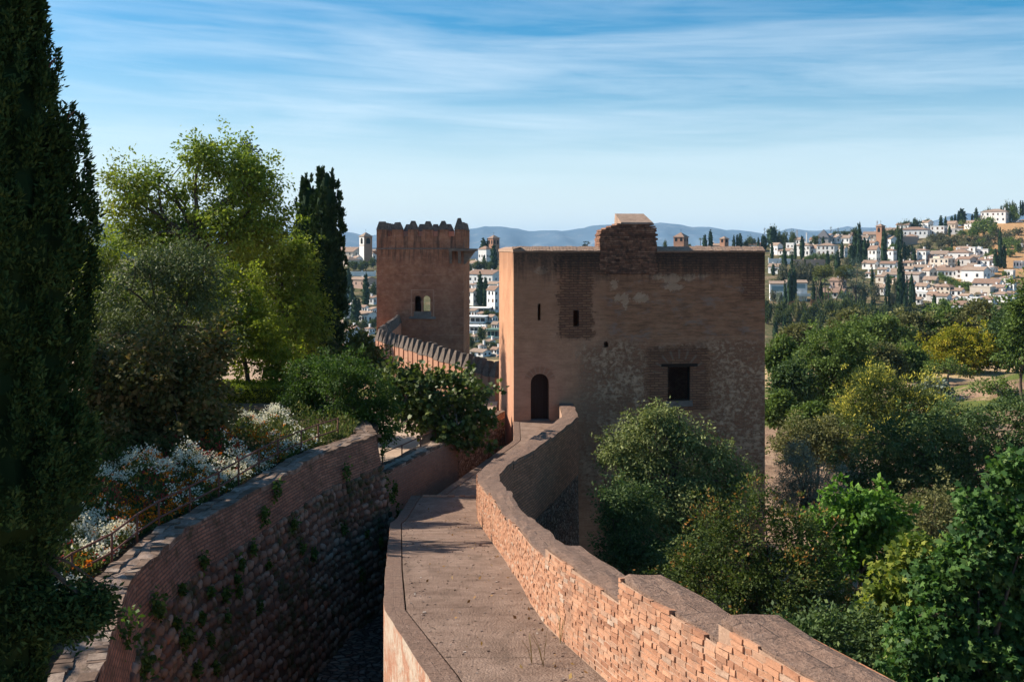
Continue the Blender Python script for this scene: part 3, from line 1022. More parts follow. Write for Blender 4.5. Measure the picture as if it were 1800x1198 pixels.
def cren(A, B, zA, zB, n, thick=.6, zbot=-16.0, bodyh=1.2, caph=.8):
    A, B = Vector((*A, 0)), Vector((*B, 0))
    T = (B - A)
    L = T.length
    T.normalize()
    N = Vector((T.y, -T.x, 0))
    Mx = Matrix(((T.x, N.x, 0, A.x), (T.y, N.y, 0, A.y), (0, 0, 1, 0), (0, 0, 0, 1)))
    w = MB()
    pitch = L / n
    for q in range(n):
        za, zb = zA + (zB - zA) * q / n, zA + (zB - zA) * (q + 1) / n
        b = za - caph - bodyh
        w.hexa([Mx @ Vector(p) for p in ((q * pitch, -thick / 2, zbot), ((q + 1) * pitch, -thick / 2, zbot), ((q + 1) * pitch, thick / 2, zbot), (q * pitch, thick / 2, zbot),
                                         (q * pitch, -thick / 2, b), ((q + 1) * pitch, -thick / 2, b), ((q + 1) * pitch, thick / 2, b), (q * pitch, thick / 2, b))])
    w.build('wall', M_MERLON, cw, False, UC)
    for q in range(n):
        z = zA + (zB - zA) * (q + .5) / n + random.uniform(-.05, .05)
        m0, m1 = q * pitch + pitch * .13, q * pitch + pitch * .87
        bm_ = MB()
        bm_.box(m0, m1, -thick / 2, thick / 2, z - caph - bodyh - .02, z - caph, M=Mx, jit=.015)
        o = bm_.build('merlon', M_MERLON, cw, False, UC)
        c = MB()
        cx, e = (m0 + m1) / 2, .04
        tw_ = (m1 - m0) * .2
        rr = lambda: random.uniform(-.03, .03)
        c.hexa([Mx @ Vector(p) for p in ((m0 - e, -thick / 2 - e, z - caph), (m1 + e, -thick / 2 - e, z - caph), (m1 + e, thick / 2 + e, z - caph), (m0 - e, thick / 2 + e, z - caph),
                                         (cx - tw_ + rr(), -.12, z + rr()), (cx + tw_ + rr(), -.12, z + rr()), (cx + tw_ + rr(), .12, z + rr()), (cx - tw_ + rr(), .12, z + rr()))])
        link('cap', c.mesh('cap', M_CAP), o)


cren((-9.75, 72.8), (-.55, 51.6), -5.86, -5.9, 23)
cren((-11.4, 100.0), (-9.75, 73.2), -6.6, -5.86, 20)

# ------------------------------------------------------------------ garden retaining wall, lane, low wall
GY = [4.0, 5.5, 7.5, 9.5, 11.5, 15.0, 17.7, 19.3, 24.1, 26.8]
GX = [-1.5, -2.1, -3.1, -4.0, -4.8, -5.78, -5.85, -5.5, -4.7, -3.66]


m_, g_ = newmat('weathered_edge_slabs')
co_ = g_.coord('Object')
n_ = g_.noise(co_, 9, 6, .7)
cc_ = g_.ramp(g_.attr('v'), [(0, (.11, .075, .055)), (.5, (.2, .135, .1)), (.85, (.27, .195, .15)), (1, (.33, .26, .21))])
cc_ = g_.mix(g_.ramp(n_, [(.42, 0), (.62, .7)]), cc_, (.1, .07, .055))
g_.done(cc_, .95, g_.bump(n_, .8, .02), .05)
M_SLABS = m_


def strip_wall(name, loc, line, ztop_, zbot, cop_w, band, lean, mats, label, cat, side=-1):
    """line: plan points; face on the right of travel; coping to the left."""
    e = tag(empty(name, loc, 0, label, cat), kind='thing')
    off = -Vector(loc)
    a_, b_, c_ = MB(), MB(), MB()
    s_ = 0.0
    nn = []
    for i, p in enumerate(line):
        q0, q1 = Vector(line[max(i - 1, 0)]), Vector(line[min(i + 1, len(line) - 1)])
        t = (q1 - q0).normalized()
        nn.append(Vector((t.y, -t.x)))
    rows = []
    for i, p in enumerate(line):
        r = []
        for kk in range(4):
            q = Vector(p) - nn[i] * (cop_w * kk / 3 + (random.uniform(-.03, .03) if kk in (0, 3) else 0))
            r.append((q.x, q.y, ztop_ + random.uniform(-.025, .02)))
        rows.append(r)
    for i in range(len(line) - 1):
        p, q = Vector(line[i]), Vector(line[i + 1])
        L = (q - p).length

        def at(v, n, z):
            return (v.x + n.x * lean * (ztop_ - z), v.y + n.y * lean * (ztop_ - z), z)
        a_.poly([at(p, nn[i], ztop_ - band), at(q, nn[i + 1], ztop_ - band), at(q, nn[i + 1], ztop_ - .02), at(p, nn[i], ztop_ - .02)],
                [(s_, -band), (s_ + L, -band), (s_ + L, 0), (s_, 0)])
        b_.poly([at(p, nn[i], zbot), at(q, nn[i + 1], zbot), at(q, nn[i + 1], ztop_ - band), at(p, nn[i], ztop_ - band)],
                [(s_, zbot), (s_ + L, zbot), (s_ + L, ztop_ - band), (s_, ztop_ - band)])
        for kk in range(3):
            c_.poly([rows[i][kk], rows[i + 1][kk], rows[i + 1][kk + 1], rows[i][kk + 1]],
                    [(cop_w * kk / 3, s_), (cop_w * kk / 3, s_ + L), (cop_w * (kk + 1) / 3, s_ + L), (cop_w * (kk + 1) / 3, s_)])
        A, B = rows[i][0], rows[i + 1][0]
        c_.poly([(A[0], A[1], A[2] - .09), (B[0], B[1], B[2] - .09), B, A], [(0, s_), (0, s_ + L), (.09, s_ + L), (.09, s_)])
        A, B = rows[i][3], rows[i + 1][3]
        c_.poly([A, B, (B[0], B[1], B[2] - .5), (A[0], A[1], A[2] - .5)], [(0, s_), (0, s_ + L), (.09, s_ + L), (.09, s_)])
        s_ += L
    a_.build('brick_band', mats[0], e, False, off)
    b_.build('rubble_face', mats[1], e, False, off)
    c_.build('coping', mats[2], e, False, off)
    es = MB()
    for kk in (0, 3):
        for i in range(len(line) - 1):
            A, B = Vector(rows[i][kk]), Vector(rows[i + 1][kk])
            n_ = Vector((nn[i].x, nn[i].y, 0))
            t_ = 0.0
            Lq = (B - A).length
            while t_ < Lq - .05:
                w_ = min(random.uniform(.12, .34), Lq - t_)
                dpt = random.uniform(.12, .22)
                p0_, p1_ = A.lerp(B, (t_ + .006) / Lq), A.lerp(B, (t_ + w_ - .008) / Lq)
                s0 = 1 if kk == 0 else -1
                o_ = n_ * (s0 * random.uniform(.0, .018))
                i0, i1 = p0_ + o_, p1_ + o_
                j0, j1 = p0_ - n_ * (s0 * dpt), p1_ - n_ * (s0 * dpt)
                h_ = random.uniform(.006, .02)
                up = [Vector((random.uniform(-.012, .012), random.uniform(-.012, .012), h_ + random.uniform(-.005, .005))) for _ in range(4)]
                dn = Vector((0, 0, -.07))
                q4 = [i0, i1, j1, j0] if s0 < 0 else [i0, j0, j1, i1]
                es.hexa([v_ + dn for v_ in q4] + [v_ + u_ for v_, u_ in zip(q4, up)], random.random())
                t_ += w_
    es.build('edge_stones', M_SLABS, e, False, off)
    return e


M_COPG = mat_rough('weedy_coping_slabs', [(.36, (.09, .07, .05)), (.47, (.19, .135, .105)), (.55, (.27, .2, .165)), (.66, (.4, .33, .28))], 3.5, .9, .03, 20)
gl = [(float(np.interp(Y, GY, GX)), float(Y)) for Y in np.arange(4.0, 26.81, .3)] + [(-3.66, 26.8)]
gw = strip_wall('garden_retaining_wall', (-4.5, 16, -9.3), gl, -5.0, -10.0, .52, .85, .2, (M_BRICKG, M_RUB, M_COPG),
                'curving retaining wall of brick over mossy fieldstone beside the flower garden', 'wall')
ret = strip_wall('terrace_end_wall', (-4.2, 30, -9.3), [(-3.62, 26.85), (-4.2, 29.0), (-5.3, 33.0)], -5.05, -10, .5, 5.0, 0, (M_BRICKG, M_RUB, M_COPG),
                 'short brick wall closing the far end of the flower terrace', 'wall')
lowl = [(-3.75 + 1.85 * t, 28.8 + 5.6 * t) for t in np.linspace(0, 1, 14)]
lw = strip_wall('low_brick_wall', (-2.8, 31.5, -9.3), lowl, -6.5, -10.0, .6, 1.6, .03,
                (mat_brick_uv('low_wall_brick', (.4, .2, .13), (.3, .155, .105), (.26, .19, .15)), mat_rubble('low_wall_rubble', 0.15), mat_rough('pale_sunlit_slabs', [(.36, (.24, .17, .13)), (.5, (.42, .31, .24)), (.65, (.52, .41, .33))], 3, .8, .03, 18)),
                'low brick wall with pale stone coping in front of the fig tree', 'wall')
fw = strip_wall('lane_end_wall', (-1.2, 39, -9.3), [(-1.92, 34.45), (-1.75, 37.0), (-1.4, 38.6), (-.3, 42.4)], -6.9, -10.0, .5, .3, 0,
                (M_BRICKF, mat_rubble('reddish_rubble', 0.1), M_COPG), 'rough reddish wall at the lane end between fig tree and square tower', 'wall')



def ico():
    import bmesh
    bm = bmesh.new()
    bmesh.ops.create_icosphere(bm, subdivisions=2, radius=1)
    v = np.array([x.co[:] for x in bm.verts])
    f = np.array([[x.index for x in q.verts] for q in bm.faces])
    bm.free()
    return v, f


def mat_stone_real():
    m, g = newmat('rounded_field_stones')
    co = g.coord('Object')
    n = g.noise(co, 12.0, 5, .7)
    n1 = g.noise(co, 1.2, 5, .65)
    c = g.ramp(g.attr('v'), [(0, (.1, .06, .042)), (.3, (.2, .11, .075)), (.55, (.23, .15, .105)), (.8, (.3, .21, .15)), (.93, (.34, .27, .21)), (1, (.34, .15, .09))])
    c = g.mix(g.m('MULTIPLY', n, .5), c, (.12, .085, .068))
    c = g.mix(g.ramp(n1, [(.49, 0), (.6, .85)]), c, (.03, .045, .016))
    g.done(c, .92, g.bump(n, .8, .03), .1)
    return m


M_STONES = mat_stone_real()


def stones(name, parent, off, line, ztop_, zbot, lean, cw_, ch_, mat, seed, cover=1.0):
    """Rounded stones bedded in a wall face: one mesh, each stone its own lump."""
    r = np.random.default_rng(seed)
    bv, bf = ico()
    L = np.array(line, float)
    seg = np.linalg.norm(np.diff(L, axis=0), axis=1)
    arc_ = np.concatenate([[0], np.cumsum(seg)])
    V, Fc, A = [], [], []
    n = 0
    zrow = ztop_ - ch_ * .6
    row = 0
    while zrow > zbot:
        d = r.uniform(0, cw_)
        rowh = ch_ * r.uniform(.8, 1.25)
        while d < arc_[-1]:
            w = cw_ * r.uniform(.45, 1.35)
            c_ = d + w / 2
            d += w
            if r.uniform() > cover:
                continue
            x = np.interp(c_, arc_, L[:, 0])
            y = np.interp(c_, arc_, L[:, 1])
            e_ = .3
            t = np.array([np.interp(c_ + e_, arc_, L[:, 0]) - np.interp(c_ - e_, arc_, L[:, 0]), np.interp(c_ + e_, arc_, L[:, 1]) - np.interp(c_ - e_, arc_, L[:, 1])])
            t /= np.linalg.norm(t) + 1e-9
            nn = np.array([t[1], -t[0]])
            z = zrow + r.normal(0, ch_ * .12)
            s = np.array([w * .5 * r.uniform(.85, 1.02), .06 * r.uniform(.7, 1.5), rowh * .5 * r.uniform(.8, 1.12)])
            q = bv * (1 + r.normal(0, .09, (len(bv), 1)))
            q = np.sign(q) * np.abs(q) ** .8
            q = q * s
            a = r.normal(0, .22)
            q[:, [0, 2]] = q[:, [0, 2]] @ np.array([[math.cos(a), -math.sin(a)], [math.sin(a), math.cos(a)]])
            o = lean * (-5.0 - z) - .015
            P_ = np.stack([x + nn[0] * o + q[:, 0] * t[0] + q[:, 1] * nn[0], y + nn[1] * o + q[:, 0] * t[1] + q[:, 1] * nn[1], z + q[:, 2] + 0 * q[:, 0]], 1)
            V.append(P_)
            Fc.append(bf + n)
            A.append(np.full(len(bv), r.uniform()))
            n += len(bv)
        zrow -= rowh
        row += 1
    V, Fc, A = np.concatenate(V), np.concatenate(Fc), np.concatenate(A)
    me = bpy.data.meshes.new(name)
    me.vertices.add(len(V))
    me.vertices.foreach_set('co', V.astype(np.float32).ravel())
    me.loops.add(len(Fc) * 3)
    me.loops.foreach_set('vertex_index', Fc.astype(np.int32).ravel())
    me.polygons.add(len(Fc))
    me.polygons.foreach_set('loop_start', np.arange(0, len(Fc) * 3, 3, dtype=np.int32))
    me.polygons.foreach_set('loop_total', np.full(len(Fc), 3, dtype=np.int32))
    me.polygons.foreach_set('use_smooth', np.ones(len(Fc), dtype=bool))
    at = me.attributes.new('v', 'FLOAT', 'POINT')
    at.data.foreach_set('value', A.astype(np.float32))
    me.update(calc_edges=True)
    me.materials.append(mat)
    return link(name, me, parent, off)


stones('field_stones', gw, -Vector(gw.location), [q for q in gl if q[1] > 8], -5.8, -9.4, .2, .24, .17, M_STONES, 3)
for ob in list(gw.children):
    if ob.name.startswith('rubble_face'):
        ob.data.materials[0] = mat_rough('dark_bedding_mortar', [(.36, (.06, .045, .036)), (.55, (.11, .08, .062)), (.68, (.17, .125, .1))], 3, .9, .03, 20)
# ------------------------------------------------------------------ ground, hills
CPX = [-2000, 600, 880, 1000, 1180, 1350, 1400, 1500, 1600, 1700, 1800, 2200, 2800]
CPY = [455, 455, 455, 440, 433, 431, 429, 421, 409, 395, 385, 362, 352]
Y0, Y1, Z0 = 380.0, 760.0, -41.0


def crest(px):
    return (HY - np.interp(px, CPX, CPY)) / F * Y1


def ground_z(x, y):
    """Height of the land at plan point x, y (numpy arrays)."""
    x, y = np.asarray(x, float), np.asarray(y, float)
    yy = np.maximum(y, 60.0)
    px = np.clip(900 + F * x / yy, -3000, 4500)
    z1 = crest(px)
    near = np.interp(y, [-1e6, 135, 300, 380], [-15, -15, Z0, Z0])
    t = (y - Y0) / (Y1 - Y0)
    hill = Z0 + (z1 - Z0) * np.clip(t, 0, 1)
    far = np.interp(y, [760, 950, 1800, 1e6], [0, -6, -90, -120])
    far = np.where(y > 760, np.maximum(z1 + far, -90) * (1 - np.clip((y - 900) / 900, 0, 1)) + -90 * np.clip((y - 900) / 900, 0, 1), 0)
    z = np.where(y < Y0, near, np.where(y < Y1, hill, far))
    # little earth mound beside the orchard
    z = z + 2.6 * np.exp(-(((x - 50.5) / 4.5) ** 2 + ((y - 99) / 5.0) ** 2))
    z = z + np.where((y > 20) & (y < 140) & (x > 8), 0.5 * np.sin(x * .13 + 1) * np.cos(y * .11), 0)
    return z


def hillY(px, py):
    """Depth at which the hillside ground is seen at a pixel."""
    z1 = float(crest(px))
    k = (z1 - Z0) / (Y1 - Y0)
    s = (HY - py) / F
    if py <= np.interp(px, CPX, CPY) + .5:
        return Y1
    return min(max((Z0 - k * Y0) / (s - k), Y0), Y1)


ths = np.radians(np.concatenate([np.arange(-180, -40, 5), np.arange(-40, 40.01, .5), np.arange(45, 180.1, 5)]))
rs = np.concatenate([np.arange(1, 140, 3.0), np.arange(140, 1000, 12), np.geomspace(1000, 30000, 14)])
TT, RR = np.meshgrid(ths, rs)
gx, gy = RR * np.sin(TT), RR * np.cos(TT)
gz = ground_z(gx, gy)
vv = np.stack([gx, gy, gz], -1).reshape(-1, 3)
nt, nr = len(ths), len(rs)
ff = [(i * nt + j, i * nt + j + 1, (i + 1) * nt + j + 1, (i + 1) * nt + j) for i in range(nr - 1) for j in range(nt - 1)]
me = bpy.data.meshes.new('ground')
me.from_pydata(vv.tolist(), [], [f[::-1] for f in ff])
me.polygons.foreach_set('use_smooth', np.ones(len(ff), dtype=bool))
m, g = newmat('dry_earth_and_grass')
co = g.coord('Object')
x, y, z = g.sep(co)
n1 = g.noise(co, 0.09, 6, .65)
n2 = g.noise(co, 0.7, 6, .7)
n3 = g.noise(co, 6.0, 4, .7)
earth = g.ramp(n2, [(.35, (.2, .125, .085)), (.55, (.34, .225, .15)), (.7, (.46, .33, .22))])
green = g.ramp(n3, [(.35, (.06, .09, .02)), (.6, (.13, .17, .035))])
straw = g.ramp(n3, [(.35, (.42, .28, .14)), (.65, (.58, .42, .24))])
strip = g.noise(g.map(co, (.5, 1.6, 1)), .16, 4, .6)
orch = g.m('MULTIPLY', g.step(y, 78, 84), g.step(y, 118, 112))
col = g.mix(g.m('MULTIPLY', orch, g.ramp(strip, [(.44, 0.0), (.52, .9)])), earth, green)
strawz = g.m('MULTIPLY', g.step(y, 108, 114), g.step(y, 150, 138))
col = g.mix(g.m('MULTIPLY', strawz, .85), col, straw)
# overgrown valley and hillside ground between houses
veg = g.m('MULTIPLY', g.step(y, 138, 160), g.ramp(n1, [(.36, .45), (.5, .95)]))
col = g.mix(veg, col, g.ramp(n2, [(.4, (.05, .06, .025)), (.6, (.12, .11, .05))]))
# dry bank high on the right
ba = g.m('ADD', g.m('DIVIDE', x, y), g.m('MULTIPLY', g.m('SUBTRACT', n1, .5), .12))
bank = g.m('MULTIPLY', g.m('MULTIPLY', g.step(y, 500, 560), g.step(y, 800, 770)), g.step(ba, .43, .455))
col = g.mix(g.m('MULTIPLY', bank, .95), col, g.ramp(n2, [(.35, (.3, .16, .075)), (.55, (.46, .27, .13)), (.7, (.52, .36, .2))]))
g.done(col, .97, g.bump(g.m('ADD', n2, n3), .6, .2), .03)
gro = link('ground', me)
gro.data.materials.append(m)
tag(gro, 'dry earth and grass sloping from the wall foot into the valley and up the town hillside', 'ground', kind='structure')

# garden terraces and lane
M_SOIL = mat_rough('dark_garden_soil', [(.36, (.05, .035, .025)), (.55, (.1, .07, .045)), (.68, (.16, .12, .08))], 1.5, .8, .05, 12)
M_SAND = mat_rough('sandy_path', [(.36, (.28, .19, .14)), (.5, (.42, .3, .22)), (.65, (.52, .4, .3))], 1.0, .5, .02, 25)


def prism(name, outline, zt, zb, mat, label, cat):
    mb = MB()
    mb.poly([(x, y, zt) for x, y in outline])
    n = len(outline)
    for i in range(n):
        (a, b), (c, d) = outline[i], outline[(i + 1) % n]
        mb.poly([(a, b, zb), (c, d, zb), (c, d, zt), (a, b, zt)])
    return tag(mb.build(name, mat), label, cat, kind='structure')


prism('garden_terrace', [(x - .5, y) for x, y in gl] + [(-3.9, 29.0), (-5.2, 33.0), (-60, 33), (-60, 4)], -5.12, -16, M_SOIL, 'dark soil of the raised flower garden', 'ground')
prism('path', [(-3.9, 28.0), (-2.2, 34.4), (-1.95, 38.5), (-.75, 42.6), (-.65, 46), (-9.2, 46), (-11.8, 73), (-60, 73), (-60, 33.01), (-5.25, 33.01), (-4.2, 29.2)], -7.05, -15.9, M_SAND, 'sandy path behind the low wall', 'path')
prism('lower_terrace', [(-.6, 46.01), (-.6, 52), (-9.9, 73), (-11.8, 73), (-9.2, 46.01)], -11, -15.8, M_SOIL, 'sunken ground at the foot of the crenellated wall', 'ground')
prism('lane', [(-4.2, 4), (-.4, 4), (-.4, 44), (-4.2, 44)], -9.25, -16, M_COBBLE, 'narrow cobbled lane between the two walls', 'lane')
lanem = bpy.data.objects['lane'].data
lay = lanem.uv_layers.new(name='UVMap')
for lp in lanem.loops:
    v = lanem.vertices[lp.vertex_index].co
    lay.data[lp.index].uv = (v.x, v.y)


# mountains
def ridge(name, pxs, pys, Y, depth, zb, seed, label):
    r_ = np.random.default_rng(seed)
    xs = np.linspace(-200, 2300, 260)
    top = (HY - np.interp(xs, pxs, pys)) / F * Y
    ph = r_.uniform(0, 6, 9)
    fr = np.array([.011, .017, .026, .041, .06, .09, .13, .2, .3])
    am = np.array([6, 6, 7, 5, 4, 3.5, 2.5, 2, 1.5]) * Y / 10000 * 1.1
    top = top + sum(a * np.sin(xs * f * 1.0 + p) for a, f, p in zip(am, fr, ph))
    rows = 16
    V = []
    for i in range(rows + 1):
        t = i / rows
        y = Y - depth * (1 - t)
        for j, xp in enumerate(xs):
            base = zb + (top[j] - zb) * (t ** 1.3)
            wob = (top[j] - zb) * .06 * math.sin(math.pi * t) * (math.sin(xp * .03 + ph[0] + t * 3) + math.sin(xp * .075 + ph[1] - t * 5) + .7 * math.sin(xp * .15 + ph[2] + t * 9))
            V.append(((xp - 900) / F * Y, y, base + wob))
    n = len(xs)
    for j, xp in enumerate(xs):
        V.append(((xp - 900) / F * Y, Y + depth, zb))
    Fc = [(i * n + j, i * n + j + 1, (i + 1) * n + j + 1, (i + 1) * n + j) for i in range(rows + 1) for j in range(n - 1)]
    me = bpy.data.meshes.new(name)
    me.from_pydata(V, [], Fc)
    me.polygons.foreach_set('use_smooth', np.ones(len(Fc), dtype=bool))
    me.materials.append(M_MOUNT)
    return tag(link(name, me), label, 'mountains', kind='structure')


m, g = newmat('haze_tinted_scrub_and_rock')
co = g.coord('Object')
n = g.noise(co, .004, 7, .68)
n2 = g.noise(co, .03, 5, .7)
col = g.ramp(g.m('ADD', g.m('MULTIPLY', n, .6), g.m('MULTIPLY', n2, .4)), [(.38, (.05, .09, .14)), (.54, (.08, .12, .165)), (.68, (.28, .26, .25))])  # distance haze painted in as a blue tint over scrub and rock
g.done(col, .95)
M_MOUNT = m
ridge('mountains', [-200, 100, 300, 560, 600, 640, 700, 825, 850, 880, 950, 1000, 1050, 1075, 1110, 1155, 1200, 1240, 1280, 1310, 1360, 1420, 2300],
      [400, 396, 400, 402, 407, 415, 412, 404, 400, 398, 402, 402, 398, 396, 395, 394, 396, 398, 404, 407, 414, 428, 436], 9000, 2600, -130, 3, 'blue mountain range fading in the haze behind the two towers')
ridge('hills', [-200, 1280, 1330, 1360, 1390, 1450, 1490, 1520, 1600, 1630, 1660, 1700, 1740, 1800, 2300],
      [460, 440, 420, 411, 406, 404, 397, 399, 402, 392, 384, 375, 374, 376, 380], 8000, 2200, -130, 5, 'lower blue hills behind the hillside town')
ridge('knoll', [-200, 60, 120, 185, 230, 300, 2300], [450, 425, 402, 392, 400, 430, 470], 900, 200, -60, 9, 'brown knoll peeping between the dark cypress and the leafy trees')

# ------------------------------------------------------------------ haze
mb = MB()
mb.box(-16000, 16000, -3000, 13500, -131, 262)
hz = mb.build('haze', [])
m = bpy.data.materials.new('pale_blue_air')
m.use_nodes = True
g = G(m.node_tree)
v = g.n('ShaderNodeVolumePrincipled', {'Color': (0.42, 0.7, 1.0, 1), 'Density': 6e-5, 'Anisotropy': 0.0})
g.n('ShaderNodeOutputMaterial', {'Volume': v.outputs[0]})
hz.data.materials.append(m)
tag(hz, 'thin blue haze over the valley and far mountains', 'haze', kind='stuff')
# ------------------------------------------------------------------ foliage
def leafmat(name, stops, transl=0.3, rough=0.55, spec=0.25, patch=0.3, patchcol=None, pscale=0.8, boost=1.3):
    m = bpy.data.materials.new(name)
    m.use_nodes = True
    g = G(m.node_tree)
    stops = [(q_, tuple(min(c_ * boost, .9) for c_ in c3)) for q_, c3 in stops]
    spec, rough = spec * .55, min(rough + .12, .9)
    col = g.ramp(g.attr('v'), stops)
    if patchcol:
        n = g.noise(g.coord('Object'), pscale, 3, .6)
        col = g.mix(g.m('MULTIPLY', g.ramp(n, [(.48, 0), (.64, 1)]), patch), col, patchcol)
    b = g.n('ShaderNodeBsdfPrincipled', {'Base Color': col, 'Roughness': rough, 'Specular IOR Level': spec})
    tcol = g.mix(.55, col, (.55, .6, .12), 'SOFT_LIGHT')
    t = g.n('ShaderNodeBsdfTranslucent', {'Color': tcol})
    mx = g.n('ShaderNodeMixShader', {0: transl, 1: b.outputs[0], 2: t.outputs[0]})
    g.n('ShaderNodeOutputMaterial', {'Surface': mx.outputs[0]})
    return m


LM = {
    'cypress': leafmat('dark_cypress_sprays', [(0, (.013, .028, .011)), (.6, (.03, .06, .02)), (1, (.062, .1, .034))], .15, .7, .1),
    'cypress_lit': leafmat('cypress_sprays', [(0, (.014, .03, .014)), (.6, (.03, .055, .022)), (1, (.06, .085, .035))], .12, .7, .15),
    'walnut': leafmat('walnut_leaves', [(0, (.055, .085, .012)), (.5, (.125, .17, .022)), (.85, (.2, .24, .035)), (1, (.28, .25, .06))], .4, .5, .3, .5, (.15, .15, .03), .35, boost=1.65),
    'olive': leafmat('silvery_pear_leaves', [(0, (.03, .042, .014)), (.6, (.065, .085, .028)), (1, (.15, .17, .085))], .25, .45, .4, boost=1.65),
    'lime': leafmat('yellow_green_leaves', [(0, (.08, .11, .015)), (.5, (.16, .2, .02)), (1, (.3, .32, .04))], .45, .5, .25),
    'hazel': leafmat('bronze_hazel_leaves', [(0, (.04, .045, .016)), (.45, (.085, .08, .026)), (.75, (.15, .1, .04)), (1, (.2, .125, .06))], .3, .5, .2, boost=1.65),
    'bush': leafmat('deep_green_shrub', [(0, (.022, .045, .01)), (.5, (.045, .085, .016)), (1, (.09, .14, .025))], .35, .5, .3),
    'fig': leafmat('fig_leaves', [(0, (.025, .042, .01)), (.5, (.06, .085, .018)), (1, (.14, .16, .04))], .25, .4, .5),
    'pale': leafmat('pale_olive_green_leaves', [(0, (.06, .075, .025)), (.5, (.11, .13, .045)), (1, (.21, .225, .09))], .3, .5, .35, boost=1.65),
    'myrtle': leafmat('dark_green_with_rusty_tips', [(0, (.025, .04, .012)), (.6, (.05, .07, .016)), (.85, (.08, .08, .02)), (.95, (.16, .08, .025)), (1, (.24, .11, .03))], .3, .5, .3, boost=1.65),
    'bright': leafmat('bright_green_leaves', [(0, (.03, .075, .012)), (.5, (.075, .16, .02)), (1, (.16, .27, .05))], .4, .45, .35),
    'plane': leafmat('plane_leaves', [(0, (.022, .055, .016)), (.5, (.05, .11, .026)), (.85, (.1, .17, .04)), (1, (.2, .22, .055))], .35, .45, .4),
    'planeyellow': leafmat('yellowing_plane_leaves', [(0, (.05, .09, .018)), (.5, (.12, .16, .026)), (1, (.28, .28, .05))], .45, .45, .35),
    'oliv': leafmat('grey_olive_leaves', [(0, (.06, .075, .05)), (.5, (.12, .14, .1)), (1, (.23, .25, .19))], .15, .5, .4, boost=1.65),
    'tips': leafmat('green_with_yellow_tips', [(0, (.03, .045, .014)), (.55, (.065, .085, .022)), (.78, (.12, .13, .03)), (1, (.38, .33, .06))], .35, .5, .3, boost=1.65),
    'dark': leafmat('dark_green_leaves', [(0, (.022, .04, .014)), (.6, (.05, .08, .025)), (1, (.11, .14, .045))], .28, .5, .35, boost=1.65),
    'mid': leafmat('mid_green_leaves', [(0, (.035, .06, .014)), (.6, (.075, .11, .025)), (1, (.15, .18, .045))], .32, .5, .3, boost=1.65),
    'dusty': leafmat('dusty_olive_green', [(0, (.05, .055, .022)), (.6, (.1, .1, .04)), (1, (.18, .165, .065))], .28, .55, .25, boost=1.65),
    'gold': leafmat('golden_yellow_leaves', [(0, (.08, .1, .012)), (.5, (.2, .2, .018)), (1, (.38, .28, .03))], .45, .5, .25),
    'town': leafmat('town_tree_green', [(0, (.03, .045, .016)), (.6, (.06, .08, .026)), (1, (.12, .135, .045))], .25, .6, .2),
    'townolive': leafmat('grey_green_scrub', [(0, (.055, .06, .032)), (.6, (.1, .1, .055)), (1, (.165, .15, .09))], .2, .6, .2),
    'pine': leafmat('pine_needles', [(0, (.05, .06, .016)), (.6, (.1, .11, .025)), (1, (.17, .17, .045))], .2, .6, .2),
    'cedar': leafmat('blue_green_cedar', [(0, (.025, .045, .032)), (.6, (.05, .08, .06)), (1, (.1, .14, .11))], .15, .6, .2),
    'palm': leafmat('palm_fronds', [(0, (.05, .07, .018)), (.6, (.1, .13, .035)), (1, (.2, .22, .07))], .25, .5, .3),
    'rosy': leafmat('reddish_garden_shrub', [(0, (.08, .05, .03)), (.6, (.15, .08, .05)), (1, (.24, .13, .08))], .25, .6, .2),
}
M_BARK = mat_rough('grey_brown_bark', [(.36, (.05, .035, .026)), (.5, (.11, .08, .06)), (.66, (.19, .15, .12))], 4, .8, .03, 20)
M_BARKG = mat_rough('pale_grey_branches', [(.36, (.12, .1, .085)), (.5, (.22, .19, .16)), (.66, (.3, .27, .24))], 4, .8, .03, 20)

LOBED = np.array([(0, 0), (.18, .1), (.5, .08), (.36, .34), (.62, .62), (.25, .6), (0, 1.0), (-.25, .6), (-.62, .62), (-.36, .34), (-.5, .08), (-.18, .1)], float)
FIGL = np.array([(0, 0), (.3, .12), (.46, .4), (.3, .45), (.3, .75), (.12, .66), (0, 1), (-.12, .66), (-.3, .75), (-.3, .45), (-.46, .4), (-.3, .12)], float)


def leaf_verts(C, Out, size, aspect, shape, r, droop=.3, flat=.6, spread=.8):
    """Leaf polygons at C, tips along Out + droop; returns vertices (n*k,3) and k."""
    n = len(C)
    d = Out * spread + r.normal(0, .55, (n, 3))
    d[:, 2] -= droop
    d /= np.linalg.norm(d, axis=1, keepdims=True) + 1e-9
    nv = r.normal(0, 1 - flat * .6, (n, 3)) + Out * .35
    nv[:, 2] += flat
    side = np.cross(d, nv)
    side /= np.linalg.norm(side, axis=1, keepdims=True) + 1e-9
    up = np.cross(side, d)
    s = size[:, None]
    if shape == 'quad':
        k = 4
        a = C
        t = C + d * s
        midc = C + d * s * .45 - up * s * .07
        w = side * s / aspect * .5
        V = np.stack([a, midc + w, t, midc - w], 1)
    else:
        pr = LOBED if shape == 'lobed' else FIGL
        k = len(pr)
        V = C[:, None, :] + side[:, None, :] * (pr[None, :, 0:1] * s[:, :, None]) + d[:, None, :] * (pr[None, :, 1:2] * s[:, :, None]) \
            - up[:, None, :] * (np.abs(pr[None, :, 0:1]) * .35 * s[:, :, None])
    return V.reshape(-1, 3), k


